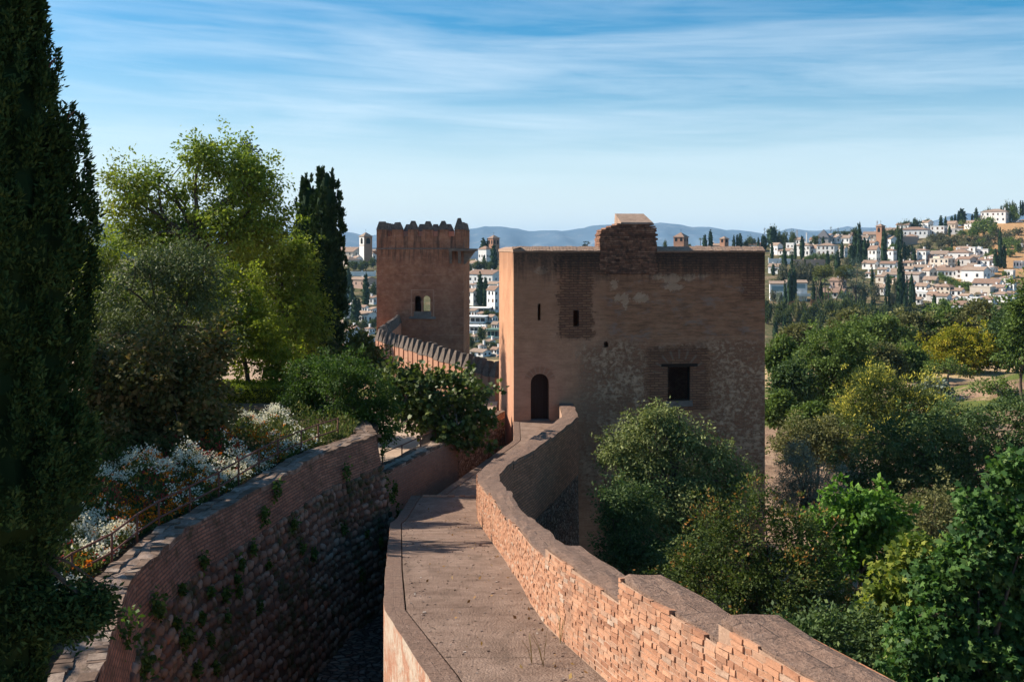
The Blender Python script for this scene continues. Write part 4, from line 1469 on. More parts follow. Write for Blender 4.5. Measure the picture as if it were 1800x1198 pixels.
def crown_points(blobs, n, clump_n, clump_r, r, fill=.42, flatten=.75, sprig=.1):
    """blobs: list of (cx,cy,cz,rx,ry,rz). Leaves gathered in clumps near the surface of the blobs."""
    B = np.array(blobs, float)
    wts = (B[:, 3] * B[:, 5] + .3 * B[:, 3] * B[:, 4])
    wts /= wts.sum()
    nc = max(4, n // clump_n)
    bi = r.choice(len(B), nc, p=wts)
    d = r.normal(0, 1, (nc, 3))
    d /= np.linalg.norm(d, axis=1, keepdims=True)
    rad = r.uniform(0, 1, nc) ** fill
    ph_ = r.uniform(0, 6.28, (len(B), 3))[bi]
    lob = 1 + .3 * np.sin(3 * np.arctan2(d[:, 1], d[:, 0]) + ph_[:, 0]) * np.cos(2.5 * d[:, 2] + ph_[:, 1]) + .16 * np.sin(7 * d[:, 0] + 5 * d[:, 2] + ph_[:, 2])
    rad = rad * lob
    cc = B[bi, :3] + d * B[bi, 3:6] * rad[:, None]
    csz = r.uniform(.6, 1.35, nc) * clump_r
    sp = r.uniform(0, 1, nc) < sprig
    rad = np.where(sp, r.uniform(1.0, 1.32, nc), rad)
    d[:, 2] = np.where(sp, d[:, 2] + .25, d[:, 2])
    cc = np.where(sp[:, None], B[bi, :3] + d * B[bi, 3:6] * rad[:, None], cc)
    csz = np.where(sp, csz * .6, csz)
    per = np.maximum(3, (clump_n * (csz / clump_r) ** 1.6).astype(int))
    idx = np.repeat(np.arange(nc), per)
    off = r.normal(0, .5, (len(idx), 3))
    off[:, 2] *= flatten
    pts = cc[idx] + off * csz[idx, None]
    out = d[idx] * .8 + off * .7
    out /= np.linalg.norm(out, axis=1, keepdims=True) + 1e-9
    tone = np.clip(r.normal(.0, .13, nc)[idx] + r.uniform(.1, .8, len(idx)), 0, .97)
    return pts, out, tone, cc, rad[idx]


def limb(mb, a, b, r0, r1, r, sag=.12, n=5):
    a, b = Vector(a), Vector(b)
    L = (b - a).length
    pts = []
    j = Vector(r.normal(0, .07 * L, 3))
    for k in range(n + 1):
        t = k / n
        p = a.lerp(b, t) + j * math.sin(math.pi * t)
        p.z += sag * L * math.sin(math.pi * t) * .5
        pts.append(p)
    mb.tube(pts, [r0 + (r1 - r0) * k / n for k in range(n + 1)], 6, False)


def tree(name, label, px, zb, Y, blobs, n, size, mat, cat='tree', aspect=1.7, clump_n=40, clump_r=None, shape='quad', trunk=.15, droop=.3,
         seed=1, group=None, limbs=9, bark=None, tips=0.0, fill=.42, flat=.6, lean=0.0, deep=.9, twigs=0, spread=.8):
    """A tree at depth Y whose crown is given as photo-pixel ellipses (px, py, rx, ry)."""
    r = np.random.default_rng(seed)
    k = Y / F
    bx = (px - 900) * k
    e = empty(name, (bx, Y, zb), 0, label, cat, group)
    bl = []
    for q in blobs:
        rx, ry = q[2] * k, q[3] * k
        dy = q[4] if len(q) > 4 else r.uniform(-.35, .35) * rx
        bl.append(((q[0] - 900) * k * (1 + dy / Y) - bx, dy, (HY - q[1]) * k - zb, rx, rx * deep, ry))
    if clump_r is None:
        clump_r = .2 * max(b[3] for b in bl) + size
    pts, out, tone, cc, rad = crown_points(bl, int(n * 1.15), int(clump_n * 1.5), clump_r * .74, r, fill)
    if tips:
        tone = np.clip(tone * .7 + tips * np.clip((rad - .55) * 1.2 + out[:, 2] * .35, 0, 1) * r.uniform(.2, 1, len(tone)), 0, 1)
    sz = size * r.uniform(.4, 1.35, len(pts))
    V, kk = leaf_verts(pts, out, sz, aspect, shape, r, droop, flat, spread)
    link('crown', np_mesh('crown', V, kk, LM[mat], tone), e)
    mb = MB()
    top = np.array([b[:3] for b in bl]).mean(0)
    top[2] = max(top[2] - .3 * max(b[5] for b in bl), .35 * top[2])
    top = Vector(top)
    if limbs >= 0:
        limb(mb, (0, 0, -.3), top, trunk, trunk * .65, r, 0, 6)
        order = r.permutation(len(cc))[:limbs]
        for q in order:
            limb(mb, top.lerp(Vector((0, 0, 0)), r.uniform(0, .35)), cc[q], trunk * .45, trunk * .08, r)
            for w in range(twigs):
                c2 = cc[r.integers(len(cc))]
                if (Vector(c2) - Vector(cc[q])).length < clump_r * 5:
                    limb(mb, Vector(cc[q]).lerp(top, .3), c2, trunk * .12, trunk * .04, r)
        mb.build('trunk', bark or M_BARK, e, True)
    return e


def cypress_mesh(name, mat, n, seed, prof, leaf=.05, wob=.14, clumps=160, plume=.10):
    """Unit cypress: height 1, radius 1 at the widest; flame-like upright plumes."""
    r = np.random.default_rng(seed)
    hs = np.sqrt(r.uniform(0.0, 1, clumps * 3))
    hs = r.uniform(.01, .97, clumps)
    rr = np.interp(hs, prof[0], prof[1])
    keep = r.uniform(0, 1, clumps) < (.25 + .75 * rr)
    hs, rr = hs[keep], rr[keep]
    ang = r.uniform(0, 2 * math.pi, len(hs))
    rad = rr * (1 - plume * 1.2) * r.uniform(.55, 1 + wob, len(hs))
    cx, cy = rad * np.cos(ang), rad * np.sin(ang)
    per = max(3, n // len(hs))
    idx = np.repeat(np.arange(len(hs)), per)
    t = r.uniform(0, 1, len(idx))
    pw = plume * (.35 + .9 * rr[idx]) * (1 - t * .75) * 1.6
    off = r.normal(0, .5, (len(idx), 2)) * pw[:, None]
    x = cx[idx] * (1 + .0 * t) + off[:, 0]
    y = cy[idx] + off[:, 1]
    z = hs[idx] + (t - .35) * plume * .55
    z = np.clip(z, 0, 1.0)
    C = np.stack([x, y, z], 1)
    out = np.stack([np.cos(ang[idx]) * .45 + off[:, 0] * 3, np.sin(ang[idx]) * .45 + off[:, 1] * 3, np.full(len(idx), .25)], 1)
    out /= np.linalg.norm(out, axis=1, keepdims=True)
    return C, out, np.clip(r.normal(0, .14, len(hs))[idx] + r.uniform(.1, .8, len(idx)), 0, 1), r


def cone_core(prof, rad, h, r, na=14, nz=22):
    """Dense inner body of a cypress as loose quads."""
    zz = np.linspace(.02, .99, nz)
    jit = 1 + r.normal(0, .1, (nz, na))
    P_ = np.zeros((nz, na, 3))
    for j in range(na):
        a = 2 * math.pi * j / na
        rr = np.interp(zz, prof[0], prof[1]) * rad * jit[:, j]
        P_[:, j] = np.stack([rr * math.cos(a), rr * math.sin(a), zz * h], 1)
    Q = np.stack([P_[:-1], np.roll(P_, -1, 1)[:-1], np.roll(P_, -1, 1)[1:], P_[1:]], 2)
    return Q.reshape(-1, 3)


PROF_C = ([0, .04, .15, .4, .65, .85, .95, 1.0], [.35, .75, .95, 1.0, .85, .5, .25, .04])
PROF_R = ([0, .04, .15, .4, .65, .82, .91, .96, 1.0], [.35, .75, .95, 1.0, .92, .78, .6, .4, .12])
PROF_S = ([0, .03, .15, .45, .75, .92, 1.0], [.4, .8, .95, 1.0, .8, .4, .05])


def cypress(name, label, px, ptop, pbase, wpx, Y, n=3000, leaf=.22, mat='cypress_lit', seed=1, prof=PROF_C, group=None, clumps=200, zb=None, parts=True, wob=.14, plume=.1):
    k = Y / F
    h, rad = (pbase - ptop) * k, wpx * k / 2
    zb = (HY - pbase) * k if zb is None else zb
    C, out, tone, r = cypress_mesh(name, mat, n, seed, prof, wob=wob, clumps=clumps, plume=plume)
    C = C * np.array([rad, rad, h])
    core_ = cone_core(prof, rad * .62, h * .97, r)
    d = out.copy()
    d[:, 2] += 1.1
    d /= np.linalg.norm(d, axis=1, keepdims=True)
    V, kk = leaf_verts(C, d, leaf * r.uniform(.6, 1.3, len(C)), 2.0, 'quad', r, -.6, .1, 1.2)
    V = np.concatenate([V, core_])
    tone = np.concatenate([tone, np.full(len(core_) // 4, .2)])
    e = empty(name, ((px - 900) * k, Y, zb), 0, label, 'tree', group)
    link('crown', np_mesh('crown', V, kk, LM[mat], tone), e)
    mb = MB()
    mb.tube([(0, 0, -.3), (0, 0, h * .5), (0, 0, h * .93)], [rad * .16 + .05, rad * .1 + .03, .02], 6)
    mb.build('trunk', M_BARK, e)
    return e


# ---- left side -------------------------------------------------------------
# near dark cypress that fills the left edge
Yc = 5.5
kc = Yc / F
H_, R_ = 7.2, .597
pys_ = [2091, 1500, 1198, 1100, 1000, 930, 880, 800, 700, 600, 500, 400, 300, 200, 150, 100, 0, -120, -200]
prs_ = [60, 80, 80, 92, 92, 132, 186, 182, 148, 156, 166, 170, 158, 128, 112, 84, 76, 40, 5]
NEARP = ([((HY - q) * kc + 5.2) / H_ for q in pys_], [q / 190 * .93 for q in prs_])
C, out, tone, r = cypress_mesh('c', None, 240000, 11, NEARP, clumps=2600, plume=.055, wob=.08)
C = C * np.array([R_, R_, H_])
KS = Yc / 7.2
e = empty('cypress_tree', ((-2 - 900) * kc, Yc, -5.2), 0, 'huge near black cypress filling the left edge', 'tree')
d = out.copy()
d[:, 2] += .35
d /= np.linalg.norm(d, axis=1, keepdims=True)
V, kk = leaf_verts(C, d, .036 * r.uniform(.5, 1.4, len(C)), 2.8, 'quad', r, -.25, .1, .8)
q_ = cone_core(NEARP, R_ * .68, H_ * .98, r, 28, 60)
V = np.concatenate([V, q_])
tone = np.concatenate([tone, np.full(len(q_) // 4, .0)])  # core takes the darkest tone, inner shade put into its colour
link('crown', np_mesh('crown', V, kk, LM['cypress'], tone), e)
mb = MB()
mb.tube([(0, 0, -.3), (0, 0, 3.5), (0, 0, 6.9)], [.15, .1, .02], 8)
mb.build('trunk', M_BARK, e)
# drooping side branch in front of the coping, and a bare twig
zc_ = lambda py: (HY - py) * kc + 5.2
br = MB()
bp = [(.25 * KS, 0, zc_(975)), (.45 * KS, -.05, zc_(1005)), (.65 * KS, -.1, zc_(1035)), (.85 * KS, -.1, zc_(1045))]
br.tube(bp, [.018, .014, .01, .005], 5)
bo = br.build('branch', M_BARK, e)
for q_ in ([(.3 * KS, 0, zc_(965)), (.55 * KS, -.05, zc_(985)), (.82 * KS, -.1, zc_(1020))], [(.33 * KS, 0, zc_(135)), (.38 * KS, 0, zc_(110)), (.42 * KS, 0, zc_(100))], [(.45 * KS, 0, zc_(230)), (.5 * KS, 0, zc_(205)), (.55 * KS, 0, zc_(195))]):
    br = MB()
    br.tube(q_, [.011, .007, .003], 5)
    br.build('branch', M_BARK, e)
rr_ = np.random.default_rng(4)
nb = 9000
t = rr_.uniform(0, 1, nb)
ctr = np.stack([(.1 + .72 * t) * KS, -.05 - .05 * t + 0 * t, np.interp(t, [0, .5, 1], [zc_(1030), zc_(1075), zc_(1050)])], 1)
ctr += rr_.normal(0, 1, (nb, 3)) * np.array([.05, .055, .075]) * (1.2 - .45 * t[:, None])
oo = np.tile(np.array([.6, 0, -.2]), (nb, 1))
V, kk = leaf_verts(ctr, oo, .038 * rr_.uniform(.5, 1.4, nb), 2.6, 'quad', rr_, 0, .1, .8)
link('branch_foliage', np_mesh('branch_foliage', V, kk, LM['cypress'], rr_.uniform(0, .9, nb)), bo)

tree('walnut_tree', 'tallest leafy walnut tree with two spreading crowns against the sky', 360, -7, 50,
     [(245, 330, 50, 52), (235, 400, 48, 50), (300, 400, 60, 55), (385, 290, 58, 48), (350, 265, 32, 24), (445, 320, 52, 55), (420, 400, 85, 70), (470, 380, 38, 50), (310, 480, 110, 60), (330, 330, 30, 25)],
     46000, .185, 'walnut', 'tree', 1.8, 45, .75, trunk=.32, seed=3, limbs=26, twigs=2, droop=.45, fill=.5)
tree('chestnut_tree', 'olive green tree with a drooping side crown beside the pair of cypresses', 505, -7, 53,
     [(510, 450, 48, 55), (520, 530, 55, 60), (490, 590, 60, 45), (450, 480, 45, 50), (545, 575, 35, 45)], 24000, .19, 'walnut', 'tree', 1.8, 45, .7, trunk=.25, seed=5, limbs=12, fill=.5)
tree('conifer_tree', 'thin dark conifer tip rising behind the walnut crown', 435, -7, 72,
     [(436, 250, 9, 14), (436, 275, 16, 16), (436, 305, 20, 24), (436, 350, 30, 40), (436, 420, 36, 60)], 5000, .3, 'cypress_lit', 'tree', 2.5, 24, .4, trunk=.2, seed=6, limbs=4, droop=.5)
cypress('cypress_tree', 'narrower left cypress of the pair standing beside the leafy trees', 541, 252, 600, 52, 57, 20000, .19, 'cypress_lit', 21, PROF_R, None, 420, -7.0, plume=.07)
cypress('cypress_tree', 'broader right cypress of the pair nearest the battlement tower', 574, 252, 622, 70, 55, 25000, .19, 'cypress_lit', 22, PROF_R, None, 480, -7.0, plume=.07)
tree('acacia_tree', 'yellowish green tree half hidden behind the near black cypress', 180, -7, 44,
     [(190, 440, 32, 42), (170, 500, 40, 60), (200, 540, 50, 60), (150, 590, 45, 60)], 14000, .15, 'walnut', 'tree', 1.8, 40, .5, trunk=.18, seed=8, limbs=8)
tree('pear_tree', 'dark tree with silvery glinting leaves in front of the walnut', 300, -6.5, 34,
     [(300, 455, 70, 50), (250, 520, 85, 75), (350, 500, 60, 70), (290, 600, 120, 70), (215, 610, 60, 60)], 30000, .13, 'olive', 'tree', 2.6, 40, .45, trunk=.16, seed=9, limbs=14, twigs=1, droop=.5)
tree('plum_tree', 'bright yellow green tree of upright shoots before the tall walnut', 420, -6.5, 38,
     [(355, 520, 24, 55), (395, 505, 22, 60), (445, 530, 22, 65), (470, 600, 45, 60), (410, 590, 60, 70), (330, 540, 22, 40), (500, 640, 35, 45)],
     24000, .115, 'lime', 'tree', 1.5, 40, .38, trunk=.12, seed=10, limbs=12, droop=.4)
tree('hazel_bush', 'large bronze leaved hazel bush shading the flower bed', 280, -5.2, 25,
     [(280, 660, 90, 65), (210, 720, 80, 60), (340, 700, 62, 72), (280, 760, 100, 50), (375, 620, 32, 44), (180, 660, 50, 55)],
     30000, .125, 'hazel', 'bush', 1.3, 30, .35, trunk=.07, seed=12, limbs=16, droop=.35)
tree('garden_shrub', 'dense dark green shrub beside the clipped hedge', 545, -5.2, 31,
     [(548, 690, 42, 42), (522, 705, 26, 32), (565, 660, 45, 30), (535, 735, 38, 26)], 13000, .09, 'bush', 'shrub', 1.7, 40, .3, trunk=.06, seed=13, limbs=8)
tree('garden_shrub', 'dense green shrub spilling over the end of the retaining wall', 632, -5.2, 29.5,
     [(625, 695, 62, 52), (660, 710, 42, 52), (600, 660, 55, 36), (640, 748, 48, 32), (680, 745, 22, 38)], 18000, .085, 'bush', 'shrub', 1.7, 40, .28, trunk=.06, seed=14, limbs=8)
tree('loquat_tree', 'small tree with coarse glossy leaves at the foot of the battlement tower', 625, -7, 52,
     [(625, 620, 34, 34), (605, 640, 36, 26), (655, 640, 30, 28), (640, 600, 16, 16)], 5200, .27, 'fig', 'tree', 2.2, 24, .4, trunk=.1, seed=15, limbs=8)
tree('fig_tree', 'spreading fig tree with thick dark trunk behind the low wall', 733, -7.05, 34.5,
     [(770, 690, 78, 48), (700, 665, 48, 36), (820, 700, 58, 58), (745, 730, 52, 40), (840, 745, 38, 42), (790, 760, 55, 36), (720, 700, 40, 45)],
     9500, .16, 'fig', 'tree', 1.5, 22, .34, 'fig', trunk=.28, seed=16, limbs=26, twigs=2, bark=M_BARKG, droop=.4, fill=.5)
# clipped hedge
e = empty('clipped_hedge', (-9.6, 37.5, -7.05), 0, 'low clipped hedge with sunlit top behind the flower bed', 'hedge')
r = np.random.default_rng(31)
nh = 16000
q = r.uniform(0, 1, (nh, 3))
hx, hy, hz_ = (q[:, 0] - .5) * 3.6, (q[:, 1] - .5) * 2.0, q[:, 2] * 1.95
face = r.integers(0, 3, nh)
hz_ = np.where(face == 0, 1.95, hz_)
hy = np.where(face == 1, -1.0, hy)
hx = np.where(face == 2, np.where(hx > 0, 1.8, -1.8), hx)
Cq = np.stack([hx, hy, hz_], 1) + r.normal(0, .03, (nh, 3))
oo = np.where(face[:, None] == 0, np.array([[0, 0, 1.]]), np.where(face[:, None] == 1, np.array([[0, -1., .2]]), np.array([[1., 0, .2]])))
V, kk = leaf_verts(Cq, oo, .07 * r.uniform(.6, 1.3, nh), 1.6, 'quad', r, 0, .3, .7)
link('foliage', np_mesh('foliage', V, kk, LM['lime'], r.uniform(0, .6, nh)), e)
mb = MB()
mb.box(-1.72, 1.72, -.93, .93, 0, 1.88)
mb.build('stems', plain('hedge_core', (.03, .05, .01), .9), e)

# trees outside the picture on the left, whose shade lies over the garden
for i, (x_, y_, h_, w_) in enumerate(((-14.5, 15.0, 6.0, 2.6), (-13.4, 20.5, 8.4, 2.7), (-17.5, 26.5, 9.5, 2.9), (-22, 33, 10, 3.4))):
    k_ = y_ / F
    pxc = 900 + x_ / k_
    zz = -5.1 + h_ * .6
    tree('garden_tree', 'leafy garden tree standing left of the flower bed', pxc, -5.2, y_,
         [(pxc, HY - zz / k_, w_ / k_, h_ * .42 / k_), (pxc + .8 / k_, HY - (zz + .6) / k_, w_ * .7 / k_, h_ * .35 / k_)], 7000, .3, 'mid', 'tree', 1.5, 40, .7, trunk=.2, seed=40 + i, limbs=6, group='garden trees beside the flower bed')

# ---- right side, near ------------------------------------------------------
tree('ash_tree', 'pale olive green tree growing against the front of the square tower', 1185, -15, 34,
     [(1165, 735, 38, 24), (1128, 765, 40, 28), (1202, 768, 42, 30), (1085, 795, 32, 26), (1250, 800, 40, 28), (1150, 810, 48, 30), (1292, 836, 26, 28), (1225, 845, 48, 34), (1110, 850, 42, 34), (1170, 880, 58, 40), (1270, 880, 40, 34), (1098, 920, 44, 40), (1210, 930, 55, 40)],
     42000, .12, 'pale', 'tree', 2.2, 36, .42, trunk=.18, seed=50, limbs=18, twigs=1, droop=.55, fill=.5)
tree('laurel_tree', 'dark shaded tree at the foot of the square tower', 1110, -15, 31,
     [(1110, 890, 50, 40), (1090, 960, 42, 60), (1150, 970, 70, 50), (1075, 875, 28, 20)], 18000, .1, 'dark', 'tree', 2.0, 36, .38, trunk=.14, seed=51, limbs=8, fill=.5)
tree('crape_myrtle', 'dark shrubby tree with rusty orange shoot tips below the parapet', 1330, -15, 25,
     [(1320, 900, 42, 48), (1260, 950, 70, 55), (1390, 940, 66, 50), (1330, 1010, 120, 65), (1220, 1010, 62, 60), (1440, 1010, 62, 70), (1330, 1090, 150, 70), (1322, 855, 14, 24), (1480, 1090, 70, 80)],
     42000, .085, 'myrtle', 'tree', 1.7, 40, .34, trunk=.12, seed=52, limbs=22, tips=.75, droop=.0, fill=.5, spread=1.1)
tree('mulberry_tree', 'bright green broad leaved tree in the gully', 1510, -15, 31,
     [(1510, 890, 55, 36), (1460, 920, 42, 36), (1555, 910, 44, 42), (1510, 945, 75, 45), (1470, 975, 50, 40), (1560, 990, 55, 40)], 12000, .17, 'bright', 'tree', 1.35, 34, .4, trunk=.14, seed=53, limbs=10, droop=.4)
tree('maple_tree', 'yellowing tree with pointed lobed leaves beside the large green plane', 1595, -15, 22,
     [(1610, 950, 30, 34), (1600, 1010, 44, 45), (1560, 1040, 44, 50), (1620, 1080, 55, 60), (1570, 1130, 55, 60)], 6500, .13, 'planeyellow', 'tree', 1.3, 22, .3, 'lobed', trunk=.1, seed=54, limbs=8, droop=.45)
tree('plane_tree', 'big green plane tree with lobed leaves at the right edge', 1740, -15, 18.5,
     [(1775, 835, 30, 44), (1735, 905, 44, 42), (1800, 930, 50, 55), (1690, 975, 42, 40), (1755, 990, 55, 45), (1655, 1040, 44, 40), (1720, 1060, 55, 48), (1790, 1060, 60, 60), (1620, 1110, 44, 40), (1690, 1130, 60, 50), (1770, 1150, 70, 60), (1830, 1120, 60, 80), (1600, 1180, 50, 44), (1700, 1200, 90, 40)],
     24000, .12, 'plane', 'tree', 1.3, 22, .3, 'lobed', trunk=.16, seed=55, limbs=18, droop=.5, fill=.55)
tree('elder_tree', 'deep shaded green tree hidden between rusty tipped shrub and parapet', 1480, -15, 20,
     [(1450, 1130, 80, 50), (1540, 1140, 80, 70), (1380, 1140, 70, 45), (1480, 1190, 140, 50)], 14000, .1, 'dark', 'tree', 1.6, 34, .32, trunk=.1, seed=56, limbs=8)
# ---- right side, middle ----------------------------------------------------
tree('olive_tree', 'soft grey green olive tree right of the square tower', 1420, -15, 46,
     [(1410, 830, 44, 40), (1450, 850, 44, 38), (1385, 865, 36, 36), (1430, 890, 60, 36), (1400, 790, 22, 22)], 26000, .11, 'oliv', 'tree', 4.0, 50, .4, trunk=.16, seed=60, limbs=10, droop=.1)
tree('dusty_bush', 'olive brown bush just behind the grey olive tree', 1420, -15, 56,
     [(1400, 770, 44, 34), (1450, 770, 48, 36), (1430, 800, 70, 30), (1475, 800, 30, 30)], 20000, .15, 'dusty', 'bush', 1.8, 36, .45, trunk=.1, seed=61, limbs=8)
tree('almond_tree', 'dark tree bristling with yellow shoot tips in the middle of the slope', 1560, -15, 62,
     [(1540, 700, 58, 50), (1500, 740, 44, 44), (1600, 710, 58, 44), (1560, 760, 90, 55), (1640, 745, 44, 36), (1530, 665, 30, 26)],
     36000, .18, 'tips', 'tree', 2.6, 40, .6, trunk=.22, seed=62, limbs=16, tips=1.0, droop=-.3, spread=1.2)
tree('quince_tree', 'large dark green tree spread along the lower right slope', 1650, -15, 47,
     [(1590, 780, 70, 50), (1680, 760, 80, 55), (1760, 770, 70, 52), (1640, 830, 100, 60), (1730, 840, 100, 60), (1560, 850, 50, 48), (1800, 730, 40, 34), (1500, 830, 36, 48)],
     46000, .15, 'dark', 'tree', 1.7, 38, .55, trunk=.2, seed=63, limbs=18)
tree('brown_bush', 'brownish bush between the bright green tree and the plane', 1620, -15, 36,
     [(1610, 900, 60, 40), (1660, 890, 50, 40), (1640, 930, 70, 40)], 9000, .12, 'dusty', 'bush', 1.8, 36, .36, trunk=.08, seed=64, limbs=6)
tree('oak_tree', 'rounded dark green oak beside the square tower on the slope', 1470, -15, 88,
     [(1465, 620, 62, 44), (1430, 660, 44, 50), (1500, 650, 50, 50), (1450, 700, 56, 40), (1480, 590, 40, 24), (1410, 700, 28, 36)], 34000, .24, 'mid', 'tree', 1.6, 40, .75, trunk=.3, seed=65, limbs=12, tips=.35)
for i, (px_, py_, rx_, ry_, Y_, mt, lb, nm) in enumerate((
        (1375, 625, 26, 34, 96, 'mid', 'bushy green tree closest to the right edge of the square tower', 'slope_tree'),
        (1392, 670, 34, 40, 84, 'dark', 'dark drooping bush on the bare bank beside the tower', 'bank_bush'),
        (1372, 715, 22, 28, 76, 'mid', 'small green bush low on the bare bank', 'bank_bush'),
        (1425, 735, 34, 24, 68, 'mid', 'green bush covering the foot of the bare bank', 'bank_bush'),
        (1545, 640, 42, 34, 100, 'dusty', 'olive toned tree between the oak and the golden tree', 'slope_tree'),
        (1595, 640, 34, 32, 112, 'mid', 'fresh green tree left of the golden tree', 'slope_tree'),
        (1640, 690, 30, 20, 90, 'oliv', 'greyish low bush below the golden tree', 'slope_bush'),
        (1540, 585, 60, 34, 145, 'mid', 'broad green tree in the belt below the town, left of centre', 'belt_tree'),
        (1600, 578, 54, 32, 150, 'dusty', 'olive brown tree in the middle of the belt below the town', 'belt_tree'),
        (1660, 570, 54, 34, 150, 'mid', 'rounded green tree of the belt just above the golden tree', 'belt_tree'),
        (1720, 562, 50, 36, 148, 'dusty', 'dull green tree of the belt right of the golden tree', 'belt_tree'),
        (1770, 590, 50, 62, 118, 'dark', 'dark spreading tree with visible trunk over the dry straw field', 'field_tree'),
        (1805, 570, 44, 95, 92, 'mid', 'fresh green tree cut off by the right edge before the white houses', 'edge_tree'),
        (1400, 590, 30, 22, 150, 'dusty', 'dull bush beside the red roofed house below the gardens', 'belt_tree'),
        (1500, 570, 44, 24, 165, 'dusty', 'straw green tree top just above the rounded oak', 'belt_tree'))):
    k_ = Y_ / F
    zb = float(ground_z((px_ - 900) * k_, Y_))
    tree(nm, lb, px_, zb, Y_, [(px_, py_, rx_ * .75, ry_ * .8), (px_ - rx_ * .45, py_ + ry_ * .3, rx_ * .6, ry_ * .65), (px_ + rx_ * .45, py_ + ry_ * .25, rx_ * .6, ry_ * .7), (px_ + rx_ * .1, py_ - ry_ * .45, rx_ * .45, ry_ * .5)],
         int(7000 + rx_ * 90), .0026 * Y_ + .08, mt, 'tree' if 'bush' not in nm else 'bush', 1.7, 36, .0065 * Y_ + .1, trunk=.16, seed=70 + i, limbs=8, tips=.25)
tree('golden_tree', 'golden yellow autumn tree at the edge of the straw field', 1685, -15, 117,
     [(1680, 605, 46, 30), (1650, 620, 34, 28), (1715, 610, 38, 32), (1690, 635, 55, 22), (1670, 590, 26, 18)], 16000, .32, 'gold', 'tree', 1.7, 40, .8, trunk=.16, seed=66, limbs=12)
tree('orchard_tree', 'small sparse orchard tree with forked trunk on green grass', 1667, -14.6, 107,
     [(1640, 645, 20, 14), (1670, 640, 22, 14), (1695, 650, 16, 12)], 1500, .26, 'mid', 'tree', 1.7, 12, .5, trunk=.14, seed=67, limbs=16, twigs=1, bark=M_BARKG, fill=.7)
tree('orchard_tree', 'small bare looking orchard tree further right near the earth mound', 1750, -14.8, 95,
     [(1735, 680, 26, 13), (1765, 682, 26, 15), (1790, 700, 20, 14)], 2000, .24, 'mid', 'tree', 1.7, 12, .5, trunk=.14, seed=68, limbs=16, twigs=1, bark=M_BARKG, fill=.7)

# ---- wall plants -----------------------------------------------------------
rt_ = np.random.default_rng(8)
for i, (px_, py_, s_) in enumerate(((465, 860, .17), (205, 1105, .22), (440, 905, .14), (585, 830, .16), (672, 850, .2), (665, 905, .22), (270, 1060, .16), (690, 858, .13), (350, 985, .1), (230, 1165, .25), (300, 1120, .16), (655, 790, .16), *[(float(a_), float(b_), float(c_)) for a_, b_, c_ in zip(rt_.uniform(230, 655, 26), rt_.uniform(0, 1, 26), rt_.uniform(.05, .13, 26))])):
    if py_ < 1.01:
        py_ = float(np.interp(px_, [200, 330, 400, 550, 665], [1120, 1010, 950, 860, 800])) + py_ * 170
    Yw = float(np.interp(px_, [150, 200, 330, 400, 550, 665], [12.0, 13.5, 17.5, 19.3, 24, 27.2]))
    p = P(px_, py_, Yw)
    xw_ = float(np.interp(Yw, GY, GX)) + .2 * max(0, -5.0 - p.z) + .03 if px_ < 668 else p.x
    e = empty('wall_plant', (xw_, Yw, p.z), 0, 'small tuft of green leaves rooted in the retaining wall', 'plant', 'tufts growing from the retaining wall')
    r = np.random.default_rng(100 + i)
    C = r.normal(0, 1, (120, 3)) * s_ * np.array([.45, .6, .7])
    C[:, 0] = np.abs(C[:, 0]) * 1.0
    oo = np.tile(np.array([.6, -.2, .1]), (120, 1))
    V, kk = leaf_verts(C, oo, .085 * r.uniform(.5, 1.3, 120), 1.5, 'quad', r, .4)
    link('leaves', np_mesh('leaves', V, kk, LM['bush'], r.uniform(0, 1, 120)), e)

# ---- flower bed ------------------------------------------------------------
r = np.random.default_rng(77)


def bed_pts(n):
    Yb = r.uniform(11.5, 29.0, n)
    xe = np.interp(Yb, GY, GX) - .75
    return xe - (r.uniform(0, 1, n) ** 1.3) * np.interp(Yb, [11, 20, 29], [2.6, 4.2, 5.0]), Yb


def bed_h(x, y):
    edge = np.interp(y, GY, GX) - .7 - x
    return (.26 + .2 * np.sin(x * 2.1 + y * .7) * np.cos(y * 1.3 - x) + .14 * np.sin(x * 5 + y * 3.1)).clip(.1, .7) * np.clip(edge * .9 + .3, .3, 1.15) + np.clip(edge, 0, 4) * .06


n = 42000
x_, y_ = bed_pts(n)
C = np.stack([x_, y_, -5.12 + bed_h(x_, y_) * r.uniform(.05, 1.0, n)], 1)
oo = np.tile(np.array([0, 0, .9]), (n, 1)) + r.normal(0, .4, (n, 3))
V, kk = leaf_verts(C, oo, .11 * r.uniform(.5, 1.4, n), 3.0, 'quad', r, -.2, .2)
tag(link('flower_bed_foliage', np_mesh('flower_bed_foliage', V, kk, leafmat('bed_foliage', [(0, (.03, .045, .012)), (.5, (.06, .085, .02)), (.8, (.1, .11, .03)), (1, (.2, .17, .07))], .3), r.uniform(0, 1, n))),
    'mixed green foliage of the flower bed', 'foliage', kind='stuff')


